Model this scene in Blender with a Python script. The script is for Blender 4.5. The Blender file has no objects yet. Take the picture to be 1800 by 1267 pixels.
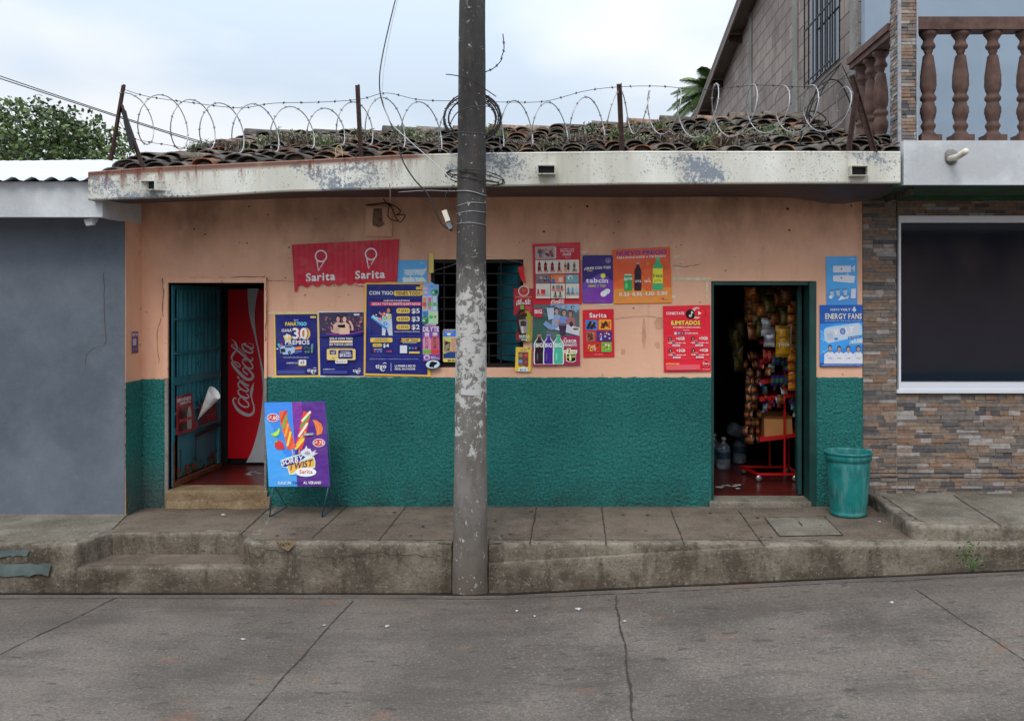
import bpy, math, random
from mathutils import Vector, noise as mnoise
R = math.radians
rnd = random.Random(7)
scene = bpy.context.scene
# ---------------------------------------------------------------- camera, sky, sun, exposure
F = 1640.0; VX = 1007.0; VY = 527.0; D0 = 8.2; CZ = 2.15      # focal length (px), vanishing point, wall distance, eye height
cam = bpy.data.cameras.new("camera"); camo = bpy.data.objects.new("camera", cam)
scene.collection.objects.link(camo); scene.camera = camo
camo.location = (0, -D0, CZ); camo.rotation_euler = (R(90), 0, 0)
cam.sensor_fit = 'HORIZONTAL'; cam.sensor_width = 36; cam.lens = F/1800*36
cam.shift_x = -(VX-900)/1800; cam.shift_y = -(633.5-VY)/1800
cam.clip_start = 0.1; cam.clip_end = 2000
SUN_EL, SUN_AZ = 50, 196
w = bpy.data.worlds.new("World"); scene.world = w; w.use_nodes = True
nt = w.node_tree; nt.nodes.clear()
def wn(t): return nt.nodes.new(t)
sky = wn('ShaderNodeTexSky'); sky.sky_type = 'NISHITA'; sky.sun_disc = False
sky.sun_elevation = R(SUN_EL); sky.sun_rotation = R(SUN_AZ)
bg1 = wn('ShaderNodeBackground'); bg1.inputs[1].default_value = 0.1
nt.links.new(sky.outputs[0], bg1.inputs[0])
tc = wn('ShaderNodeTexCoord'); mp = wn('ShaderNodeMapping'); mp.inputs['Scale'].default_value = (1.0, 1.0, 2.6); mp.inputs['Location'].default_value = (0.35, 0.1, 0.2)
nt.links.new(tc.outputs['Generated'], mp.inputs[0])
nz = wn('ShaderNodeTexNoise'); nz.inputs['Scale'].default_value = 2.6; nz.inputs['Detail'].default_value = 5; nz.inputs['Roughness'].default_value = 0.42
nt.links.new(mp.outputs[0], nz.inputs['Vector'])
cr = wn('ShaderNodeValToRGB'); e = cr.color_ramp.elements
e[0].position = 0.40; e[0].color = (0.67, 0.78, 0.91, 1); e[1].position = 0.57; e[1].color = (0.95, 0.97, 1.0, 1)
nt.links.new(nz.outputs[0], cr.inputs[0])
sep = wn('ShaderNodeSeparateXYZ'); nt.links.new(tc.outputs['Generated'], sep.inputs[0])
mr = wn('ShaderNodeMapRange'); mr.inputs['From Min'].default_value = 0.2; mr.inputs['From Max'].default_value = 1.0
mr.inputs['To Min'].default_value = 0.90; mr.inputs['To Max'].default_value = 2.2
nt.links.new(sep.outputs[2], mr.inputs[0])
bg2 = wn('ShaderNodeBackground'); nt.links.new(cr.outputs[0], bg2.inputs[0]); nt.links.new(mr.outputs[0], bg2.inputs[1])
mx = wn('ShaderNodeMixShader'); mx.inputs[0].default_value = 0.9
nt.links.new(bg1.outputs[0], mx.inputs[1]); nt.links.new(bg2.outputs[0], mx.inputs[2])
wo = wn('ShaderNodeOutputWorld'); nt.links.new(mx.outputs[0], wo.inputs[0])
sl = bpy.data.lights.new("sun", 'SUN'); sl.energy = 1.15; sl.angle = R(25); sl.color = (1, 0.96, 0.9)
so = bpy.data.objects.new("sun", sl); scene.collection.objects.link(so)
_az = R(SUN_AZ); _el = R(SUN_EL)
so.rotation_euler = Vector((-math.sin(_az)*math.cos(_el), -math.cos(_az)*math.cos(_el), -math.sin(_el))).to_track_quat('-Z', 'Y').to_euler()
so.location = (0, -10, 20)
scene.view_settings.view_transform = 'Standard'; scene.view_settings.look = 'None'
scene.view_settings.exposure = 0.22; scene.view_settings.gamma = 1
scene.render.resolution_x = 1024; scene.render.resolution_y = 720
try: scene.cycles.max_bounces = 6
except Exception: pass

# ---------------------------------------------------------------- helpers
def lin(c):
    return c/12.92 if c <= 0.04045 else ((c+0.055)/1.055)**2.4
def K(r, g, b, gain=1.0):
    return tuple(min(0.9, lin(v/255.0)*gain) for v in (r, g, b)) + (1.0,)
PG = 1.6   # print albedo against what the shaded facade shows of it
def H(h, gain=PG):
    h = h.lstrip('#'); return K(int(h[0:2], 16), int(h[2:4], 16), int(h[4:6], 16), gain)
def P(px, py, d=D0):
    return Vector(((px-VX)*d/F, d-D0, CZ-(py-VY)*d/F))
def nz3(x, y, z, s=1.0): return mnoise.noise(Vector((x*s, y*s, z*s)))

class MT:
    """small material builder on world position"""
    def __init__(s, name):
        s.m = bpy.data.materials.new(name); s.m.use_nodes = True; s.t = s.m.node_tree
        s.b = s.t.nodes['Principled BSDF']; s.g = s.t.nodes.new('ShaderNodeNewGeometry'); s.pos = s.g.outputs['Position']
    def L(s, a, b): s.t.links.new(a, b)
    def put(s, sock, v):
        if hasattr(v, 'is_output') or isinstance(v, bpy.types.NodeSocket): s.L(v, sock)
        elif isinstance(v, (int, float)) and hasattr(sock.default_value, '__len__'): sock.default_value = (v, v, v, 1)
        else: sock.default_value = v
    def scale(s, x, y, z, vec=None):
        n = s.t.nodes.new('ShaderNodeMapping'); n.inputs['Scale'].default_value = (x, y, z); s.L(vec or s.pos, n.inputs[0]); return n.outputs[0]
    def noise(s, sc, det=4, rough=0.55, vec=None, dist=0.0):
        n = s.t.nodes.new('ShaderNodeTexNoise'); n.inputs['Scale'].default_value = sc; n.inputs['Detail'].default_value = det
        n.inputs['Roughness'].default_value = rough; n.inputs['Distortion'].default_value = dist; s.L(vec or s.pos, n.inputs['Vector']); return n.outputs[0]
    def voro(s, sc, vec=None, feat='F1'):
        n = s.t.nodes.new('ShaderNodeTexVoronoi'); n.feature = feat; n.inputs['Scale'].default_value = sc; s.L(vec or s.pos, n.inputs['Vector']); return n.outputs[0]
    def rng(s, a, lo, hi, t0=0.0, t1=1.0):
        n = s.t.nodes.new('ShaderNodeMapRange'); n.inputs['From Min'].default_value = lo; n.inputs['From Max'].default_value = hi
        n.inputs['To Min'].default_value = t0; n.inputs['To Max'].default_value = t1; s.L(a, n.inputs[0]); return n.outputs[0]
    def mix(s, f, a, b, mode='MIX'):
        n = s.t.nodes.new('ShaderNodeMix'); n.data_type = 'RGBA'; n.blend_type = mode
        s.put(n.inputs[0], f); s.put(n.inputs[6], a); s.put(n.inputs[7], b); return n.outputs[2]
    def math(s, op, a, b=0.0):
        n = s.t.nodes.new('ShaderNodeMath'); n.operation = op; s.put(n.inputs[0], a); s.put(n.inputs[1], b); return n.outputs[0]
    def xyz(s):
        n = s.t.nodes.new('ShaderNodeSeparateXYZ'); s.L(s.pos, n.inputs[0]); return n.outputs
    def attr(s, name='Col'):
        n = s.t.nodes.new('ShaderNodeAttribute'); n.attribute_name = name; return n.outputs['Color']
    def bump(s, h, strength=0.3, dist=0.01):
        n = s.t.nodes.new('ShaderNodeBump'); n.inputs['Strength'].default_value = strength; n.inputs['Distance'].default_value = dist
        s.put(n.inputs['Height'], h); s.L(n.outputs[0], s.b.inputs['Normal']); return n
    def fin(s, col, rough=0.8, metal=0.0, spec=None):
        s.put(s.b.inputs['Base Color'], col); s.put(s.b.inputs['Roughness'], rough); s.b.inputs['Metallic'].default_value = metal
        if spec is not None: s.b.inputs['Specular IOR Level'].default_value = spec
        return s.m

class MB:
    def __init__(s): s.v = []; s.f = []; s.c = []; s.mi = []; s.sm = []
    def add(s, vs, fs, col=(1, 1, 1, 1), mi=0, smooth=False):
        o = len(s.v); s.v.extend(tuple(v) for v in vs)
        for f in fs: s.f.append(tuple(i+o for i in f)); s.c.append(col); s.mi.append(mi); s.sm.append(smooth)
    def quad(s, a, b, c, d, **k): s.add([a, b, c, d], [(0, 1, 2, 3)], **k)
    def box(s, x0, x1, y0, y1, z0, z1, **k):
        s.add([(x0,y0,z0),(x1,y0,z0),(x1,y1,z0),(x0,y1,z0),(x0,y0,z1),(x1,y0,z1),(x1,y1,z1),(x0,y1,z1)],
              [(0,3,2,1),(4,5,6,7),(0,1,5,4),(1,2,6,5),(2,3,7,6),(3,0,4,7)], **k)
    def bar(s, a, b, w=0.02, h=0.02, up=(0, 0, 1), **k):
        a = Vector(a); b = Vector(b); d = (b-a).normalized(); u = Vector(up)
        if abs(d.dot(u)) > 0.95: u = Vector((1, 0, 0))
        sd = d.cross(u).normalized(); u = sd.cross(d).normalized(); p = []
        for q in (a, b):
            for i, j in ((-1,-1),(1,-1),(1,1),(-1,1)): p.append(q+sd*i*w/2+u*j*h/2)
        s.add(p, [(3,2,1,0),(4,5,6,7),(0,1,5,4),(1,2,6,5),(2,3,7,6),(3,0,4,7)], **k)
    def tube(s, pts, r=0.005, n=6, cap=True, **k):
        pts = [Vector(p) for p in pts]; vs = []; fs = []; m = len(pts); k.setdefault('smooth', True)
        u = None
        for i, p in enumerate(pts):
            d = (pts[min(i+1, m-1)]-pts[max(i-1, 0)])
            d = d.normalized() if d.length > 1e-9 else Vector((0, 0, 1))
            if u is None: u = d.cross(Vector((0.31, 0.93, 0.21))).normalized()
            u = (u-d*u.dot(d)).normalized(); v = d.cross(u); rr = r[i] if isinstance(r, (list, tuple)) else r
            for j in range(n):
                a = 2*math.pi*j/n; vs.append(p+(u*math.cos(a)+v*math.sin(a))*rr)
        for i in range(m-1):
            for j in range(n): fs.append((i*n+j, i*n+(j+1) % n, (i+1)*n+(j+1) % n, (i+1)*n+j))
        if cap: fs.append(tuple(range(n-1, -1, -1))); fs.append(tuple((m-1)*n+j for j in range(n)))
        s.add(vs, fs, **k)
    def lathe(s, prof, c=(0, 0, 0), n=24, cap=True, **k):
        vs = []; fs = []; k.setdefault('smooth', True)
        for r, z in prof:
            for j in range(n):
                a = 2*math.pi*j/n; vs.append((c[0]+r*math.cos(a), c[1]+r*math.sin(a), c[2]+z))
        for i in range(len(prof)-1):
            for j in range(n): fs.append((i*n+j, i*n+(j+1) % n, (i+1)*n+(j+1) % n, (i+1)*n+j))
        if cap: fs.append(tuple(range(n-1, -1, -1))); fs.append(tuple((len(prof)-1)*n+j for j in range(n)))
        s.add(vs, fs, **k)
    def prism(s, poly, z0, z1, **k):
        n = len(poly); vs = [(x, y, z0) for x, y in poly]+[(x, y, z1) for x, y in poly]
        s.add(vs, [tuple(range(n-1, -1, -1)), tuple(range(n, 2*n))]+[(i, (i+1) % n, n+(i+1) % n, n+i) for i in range(n)], **k)
    def grid(s, fn, nu, nv, **k):
        vs = [fn(i/nu, j/nv) for j in range(nv+1) for i in range(nu+1)]
        s.add(vs, [(j*(nu+1)+i, j*(nu+1)+i+1, (j+1)*(nu+1)+i+1, (j+1)*(nu+1)+i) for j in range(nv) for i in range(nu)], **k)
    def build(s, name, mats, parent=None, local=False, label=None, cat=None, group=None, kind=None, loc=None):
        if not isinstance(mats, (list, tuple)): mats = [mats]
        me = bpy.data.meshes.new(name); v = s.v
        if not local:
            xs = [a[0] for a in v]; ys = [a[1] for a in v]; zs = [a[2] for a in v]
            o = Vector(((min(xs)+max(xs))/2, (min(ys)+max(ys))/2, min(zs))); v = [(a[0]-o[0], a[1]-o[1], a[2]-o[2]) for a in v]
        else: o = Vector(loc) if loc else Vector((0, 0, 0))
        me.from_pydata(v, [], s.f)
        for m in mats: me.materials.append(m)
        me.polygons.foreach_set('material_index', s.mi); me.polygons.foreach_set('use_smooth', s.sm)
        at = me.color_attributes.new('Col', 'FLOAT_COLOR', 'CORNER'); buf = []
        for f, c in zip(s.f, s.c): buf.extend(c*len(f))
        at.data.foreach_set('color', buf); me.update()
        ob = bpy.data.objects.new(name, me); scene.collection.objects.link(ob)
        if parent is not None:
            ob.parent = parent
            if not local:
                q = parent; acc = Vector((0, 0, 0))
                while q: acc += q.location; q = q.parent
                o = o-acc
        ob.location = o; tag(ob, label, cat, group, kind); return ob
def tag(o, label=None, cat=None, group=None, kind=None):
    for k, v in (('label', label), ('category', cat), ('group', group), ('kind', kind)):
        if v: o[k] = v
    return o
def thing(name, loc, label, cat, group=None):
    o = bpy.data.objects.new(name, None); scene.collection.objects.link(o); o.location = loc; o.empty_display_size = 0.1
    return tag(o, label, cat, group)
def copy_tree(o, parent=None, **k):
    c = o.copy(); scene.collection.objects.link(c); c.parent = parent
    for q, v in k.items(): setattr(c, q, v)
    for ch in [x for x in bpy.data.objects if x.parent == o]: copy_tree(ch, c)
    return c
def smooth_path(pts, n=6):
    out = []; m = len(pts); D = len(pts[0])
    for i in range(m-1):
        p0 = pts[max(i-1, 0)]; p1 = pts[i]; p2 = pts[i+1]; p3 = pts[min(i+2, m-1)]
        for k in range(n):
            t = k/n; t2 = t*t; t3 = t2*t
            out.append(tuple(0.5*((2*p1[a])+(-p0[a]+p2[a])*t+(2*p0[a]-5*p1[a]+4*p2[a]-p3[a])*t2+(-p0[a]+3*p1[a]-3*p2[a]+p3[a])*t3) for a in range(D)))
    out.append(tuple(pts[-1])); return out
def interp(tab, x):
    if x <= tab[0][0]: return tab[0][1]
    for (a, b), (c, d) in zip(tab, tab[1:]):
        if x <= c: return b+(d-b)*(x-a)/(c-a)
    return tab[-1][1]

# ---------------------------------------------------------------- materials
def simple(name, col, rough=0.6, metal=0.0, nsc=0, amt=0.25, bsc=0, bst=0.2, bd=0.003):
    m = MT(name); c = col
    if nsc:
        n = m.rng(m.noise(nsc, 5), 0.35, 0.7); dk = tuple(x*(1-amt) for x in col[:3])+(1,); lt = tuple(min(.9, x*(1+amt)) for x in col[:3])+(1,)
        c = m.mix(n, dk, lt)
    if bsc: m.bump(m.noise(bsc, 4), bst, bd)
    return m.fin(c, rough, metal)
def mat_peach():
    m = MT('peach_plaster'); x, y, z = m.xyz()
    a = m.mix(m.rng(m.noise(0.9, 5, .6), .3, .7), K(196, 150, 124, 1.35), K(212, 170, 144, 1.35))
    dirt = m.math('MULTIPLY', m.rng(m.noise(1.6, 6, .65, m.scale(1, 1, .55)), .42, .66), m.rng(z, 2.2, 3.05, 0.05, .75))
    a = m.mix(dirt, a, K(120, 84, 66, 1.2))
    st = m.math('MULTIPLY', m.rng(m.noise(5, 5, .6, m.scale(1, 1, .16)), .56, .72), .28)
    a = m.mix(st, a, K(150, 104, 80, 1.2))
    sp = m.math('MULTIPLY', m.rng(m.noise(17, 3, .5), .70, .74), .6); a = m.mix(sp, a, K(95, 72, 60))
    pale = m.math('MULTIPLY', m.rng(m.noise(3.3, 5, .7), .6, .68), .25); a = m.mix(pale, a, K(226, 190, 165, 1.2))
    m.bump(m.math('ADD', m.noise(3.5, 5), m.math('MULTIPLY', m.noise(60, 4), .14)), .5, .02); return m.fin(a, .85, spec=.25)
def mat_green():
    m = MT('green_rough_stucco'); x, y, z = m.xyz()
    a = m.mix(m.rng(m.noise(1.4, 5), .3, .7), K(34, 112, 108, 1.4), K(48, 132, 126, 1.45))
    low = m.math('MULTIPLY', m.rng(z, .36, .62, 1, 0), m.rng(m.noise(5, 5), .35, .65)); a = m.mix(m.math('MULTIPLY', low, .6), a, K(62, 82, 74))
    a = m.mix(m.math('MULTIPLY', m.rng(m.noise(90, 3), .52, .75), .4), a, K(60, 140, 128, 1.2))
    pit = m.rng(m.noise(48, 3, .7), .36, .56, 1, 0); a = m.mix(m.math('MULTIPLY', pit, .5), a, K(14, 62, 58, 1.1))
    lw = m.math('MULTIPLY', m.math('MULTIPLY', m.rng(x, -3.35, -3.5, 0, 1), m.rng(m.math('ADD', z, m.math('MULTIPLY', m.noise(4, 5), .6)), .75, 1.15, 1, 0)), .75); a = m.mix(lw, a, K(98, 112, 108, 1.0))
    sc_ = m.rng(m.noise(2.6, 6, .75), .60, .68); a = m.mix(m.math('MULTIPLY', sc_, .22), a, K(96, 140, 130, 1.2))
    m.bump(m.math('ADD', m.noise(46, 4, .75), m.math('MULTIPLY', m.noise(95, 2), .5)), 1.0, .05); return m.fin(a, .7, spec=.3)
def mat_fascia():
    m = MT('weathered_fascia_paint'); x, y, z = m.xyz()
    a = m.mix(m.rng(m.noise(2.4, 5, .6, m.scale(1, 1, .3)), .35, .7), K(176, 174, 162, 1.2), K(206, 206, 198, 1.25))
    big = m.math('MULTIPLY', m.noise(1.1, 3, .5, m.scale(1, 1, 2.2)), .9)
    fl = m.math('ADD', big, m.math('MULTIPLY', m.noise(38, 6, .82), .55))
    leftish = m.rng(x, -.5, .5, .0, -.045)
    a = m.mix(m.rng(m.math('ADD', fl, leftish), .745, .768), a, K(118, 126, 136, 1.15))
    a = m.mix(m.math('MULTIPLY', m.math('MULTIPLY', m.rng(m.noise(60, 3, .6), .60, .64), m.rng(m.noise(2.6, 4, .6), .47, .56)), .85), a, K(96, 102, 108)); a = m.mix(m.math('MULTIPLY', m.rng(m.noise(45, 2, .5), .68, .70), .8), a, K(84, 84, 84))
    # rust along the top lip, only on the older left length
    top = m.math('SUBTRACT', z, m.rng(x, -3.8, -.6, 3.13, 3.30)); rz = m.rng(top, -.20, .03, 0, 1)
    streak = m.rng(m.math('ADD', m.noise(11, 5, .7, m.scale(1, 1, .10)), m.math('MULTIPLY', rz, .10)), .56, .70); rz = m.math('POWER', rz, 1.6)
    rf = m.math('MULTIPLY', m.math('MULTIPLY', streak, rz), m.rng(x, -1.25, -1.05, 1.25, .12))
    lip = m.math('MULTIPLY', m.rng(top, -.018, .012, 0, .9), m.rng(x, -1.25, -1.1, 1, .05))
    a = m.mix(m.math('MAXIMUM', rf, lip), a, K(112, 56, 26, .9))
    ys = m.math('MULTIPLY', m.rng(m.noise(9, 4, .6, m.scale(1, 1, .08)), .58, .7), .35); a = m.mix(ys, a, K(170, 150, 110))
    m.bump(m.math('ADD', fl, m.noise(2, 3)), .25, .006); return m.fin(a, .6)
def mat_conc(name, c0, c1, moss=.35, sc=2.0, rough=.9, bst=.45, sp=1.0):
    m = MT(name)
    a = m.mix(m.rng(m.noise(sc, 6, .65), .40, .61), c0, c1)
    a = m.mix(m.math('MULTIPLY', m.rng(m.noise(sc*2.7, 6, .7), .52, .7), moss), a, tuple(v*.45 for v in c0[:3])+(1,))
    a = m.mix(m.math('MULTIPLY', m.rng(m.noise(58, 3, .7), .53, .66), .35*sp), a, tuple(min(.9, v*1.9) for v in c1[:3])+(1,))
    a = m.mix(m.math('MULTIPLY', m.rng(m.noise(44, 4, .75), .56, .66), .55*sp), a, tuple(v*.3 for v in c0[:3])+(1,))
    m.bump(m.math('ADD', m.noise(45, 5, .7), m.math('MULTIPLY', m.noise(6, 4), .8)), bst, .006); return m.fin(a, rough, spec=.3)
def mat_kerb():
    m = MT('kerb_face_concrete'); x, y, z = m.xyz()
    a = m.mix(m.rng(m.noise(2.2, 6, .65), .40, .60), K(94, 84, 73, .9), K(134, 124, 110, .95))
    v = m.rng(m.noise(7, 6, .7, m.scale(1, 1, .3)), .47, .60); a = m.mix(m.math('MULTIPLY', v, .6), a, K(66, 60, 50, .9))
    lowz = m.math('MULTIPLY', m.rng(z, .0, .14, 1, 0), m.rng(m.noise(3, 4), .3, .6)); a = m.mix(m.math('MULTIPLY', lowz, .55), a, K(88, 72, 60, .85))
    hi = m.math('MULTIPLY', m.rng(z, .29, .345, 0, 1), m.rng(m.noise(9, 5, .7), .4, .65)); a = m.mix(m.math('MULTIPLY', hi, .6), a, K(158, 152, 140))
    a = m.mix(m.math('MULTIPLY', m.rng(m.noise(42, 4, .75), .56, .66), .6), a, K(40, 38, 34))
    a = m.mix(m.math('MULTIPLY', m.rng(m.noise(38, 3, .7), .57, .66), .35), a, K(170, 162, 148))
    m.bump(m.math('ADD', m.noise(40, 5, .7), m.math('MULTIPLY', m.noise(7, 5), 1.2)), .8, .012); return m.fin(a, .9, spec=.25)
def mat_road():
    m = MT('road_concrete'); x, y, z = m.xyz()
    a = m.mix(m.rng(m.noise(.9, 6, .65), .42, .60), K(101, 94, 87, .95), K(125, 117, 109, 1.0))
    a = m.mix(m.math('MULTIPLY', m.rng(m.noise(60, 5, .8), .4, .62), .55), a, K(70, 67, 64, .8))
    a = m.mix(m.math('MULTIPLY', m.rng(m.noise(50, 4, .75), .56, .66), .5), a, K(160, 156, 150))
    a = m.mix(m.math('MULTIPLY', m.rng(m.noise(7, 3, .5, m.scale(1, 2.2, 1)), .64, .68), .6), a, K(66, 64, 64, .8))
    a = m.mix(m.math('MULTIPLY', m.rng(m.noise(2.7, 5, .6, m.scale(1, 1.6, 1)), .62, .68), .55), a, K(128, 96, 80))
    edge = m.math('MULTIPLY', m.rng(y, -2.3, -1.45, 0, .55), m.rng(m.noise(2, 4), .3, .65)); a = m.mix(edge, a, K(112, 98, 88, .85))
    a = m.mix(m.math('MULTIPLY', m.rng(m.noise(40, 6, .82), .52, .62), .6), a, K(70, 67, 64, .8)); a = m.mix(m.math('MULTIPLY', m.rng(m.noise(1.7, 6, .7, m.scale(.5, 2.2, 1)), .50, .60), .35), a, K(76, 72, 68, .8))
    m.bump(m.math('ADD', m.noise(70, 5, .75), m.noise(22, 4, .7)), .7, .008); return m.fin(a, .88, spec=.3)
def mat_pole():
    m = MT('pole_concrete'); x, y, z = m.xyz()
    up = m.rng(m.math('ADD', z, m.math('MULTIPLY', m.noise(6, 4), .7)), 2.45, 2.85)
    lo = m.mix(m.rng(m.noise(3, 6, .65), .3, .7), K(104, 100, 95, 1.0), K(130, 126, 121, 1.0))
    hi = m.mix(m.rng(m.noise(4, 6, .65, m.scale(1, 1, .25)), .35, .7), K(44, 42, 42, .9), K(76, 74, 73, .9))
    a = m.mix(up, lo, hi)
    a = m.mix(m.math('MULTIPLY', m.rng(m.noise(7, 7, .75, m.scale(1, 1, .4)), .48, .62), .45), a, K(84, 74, 64, .85))
    foot = m.rng(z, .0, .7, 1, 0); a = m.mix(m.math('MULTIPLY', foot, .75), a, K(96, 82, 68, .85))
    # remains of pasted bills and whitewash
    n = m.noise(15, 9, .76, None, .4)
    zn1 = m.rng(z, .75, 1.65); zn2 = m.rng(z, 2.15, 2.42, 1, 0)
    th = m.math('MULTIPLY', m.math('MULTIPLY', zn1, zn2), .15)
    wm = m.rng(m.math('ADD', n, th), .62, .642); a = m.mix(m.math('MULTIPLY', wm, .9), a, K(184, 183, 180, 1.1))
    n2 = m.noise(34, 6, .75, m.scale(1, 1, .5)); wm2 = m.math('MULTIPLY', m.rng(n2, .622, .64), m.rng(z, .25, 2.6, 1, .15)); a = m.mix(wm2, a, K(188, 188, 184, 1.1))
    a = m.mix(m.math('MULTIPLY', m.rng(m.noise(14, 6, .7), .64, .67), m.math('MULTIPLY', m.rng(z, .8, .9), m.rng(z, 1.0, 1.1, 1, 0))), a, K(60, 120, 112))
    m.bump(m.math('ADD', m.noise(40, 5, .7), m.math('MULTIPLY', n, 1.0)), .5, .006); return m.fin(a, .8, spec=.35)
def mat_attr(name, rough=.5, metal=0.0, nsc=30, amt=.25, bsc=0, bst=.3, bd=.004, spec=None):
    m = MT(name); c = m.attr()
    n = m.rng(m.noise(nsc, 5, .65), .3, .7, 1-amt, 1+amt)
    v = m.t.nodes.new('ShaderNodeVectorMath'); v.operation = 'SCALE'; m.L(c, v.inputs[0]); m.L(n, v.inputs['Scale'])
    if bsc: m.bump(m.noise(bsc, 4), bst, bd)
    return m.fin(v.outputs[0], rough, metal, spec)
def mat_tiles():
    m = MT('old_clay_tiles'); c = m.attr()
    n = m.rng(m.noise(6, 6, .7), .3, .7, .55, 1.35)
    v = m.t.nodes.new('ShaderNodeVectorMath'); v.operation = 'SCALE'; m.L(c, v.inputs[0]); m.L(n, v.inputs['Scale'])
    a = m.mix(m.math('MULTIPLY', m.rng(m.noise(14, 6, .75), .45, .62), .8), v.outputs[0], K(56, 52, 48, .9))
    a = m.mix(m.math('MULTIPLY', m.rng(m.noise(22, 5, .7), .60, .68), .55), a, K(138, 132, 118))
    m.bump(m.noise(50, 5, .7), .6, .006); return m.fin(a, .92, spec=.15)
def mat_print(name, rough=.30, bst=.6):
    m = MT(name); c = m.attr()
    f = m.math('MULTIPLY', m.rng(m.noise(4, 5, .6), .5, .75), .10); c2 = m.mix(f, c, K(170, 160, 150))
    m.bump(m.math('ADD', m.noise(7, 3, .5), m.noise(2.2, 2)), bst, .02); return m.fin(c2, rough, spec=.45)
def mat_block():
    m = MT('concrete_block_masonry')
    n = m.t.nodes.new('ShaderNodeCombineXYZ'); x, y, z = m.xyz(); m.L(y, n.inputs[0]); m.L(z, n.inputs[1])
    b = m.t.nodes.new('ShaderNodeTexBrick'); m.L(n.outputs[0], b.inputs['Vector'])
    b.inputs['Scale'].default_value = 1.0; b.inputs['Brick Width'].default_value = .40; b.inputs['Row Height'].default_value = .20
    b.inputs['Mortar Size'].default_value = .008; b.inputs['Mortar Smooth'].default_value = .2
    b.inputs['Color1'].default_value = K(138, 128, 124, .95); b.inputs['Color2'].default_value = K(158, 146, 140, .95); b.inputs['Mortar'].default_value = K(84, 80, 78, .9)
    a = m.mix(m.math('MULTIPLY', m.rng(m.noise(1.2, 6, .65), .48, .68), .6), b.outputs[0], K(92, 88, 86, .9))
    low = m.math('MULTIPLY', m.rng(z, 3.6, 5.2, 1, 0), m.rng(m.noise(1.8, 5, .6), .35, .6)); a = m.mix(m.math('MULTIPLY', low, .75), a, K(70, 66, 62, .9))
    m.bump(m.math('ADD', b.outputs[1], m.noise(30, 4)), .4, -.01); return m.fin(a, .95, spec=.2)
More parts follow.
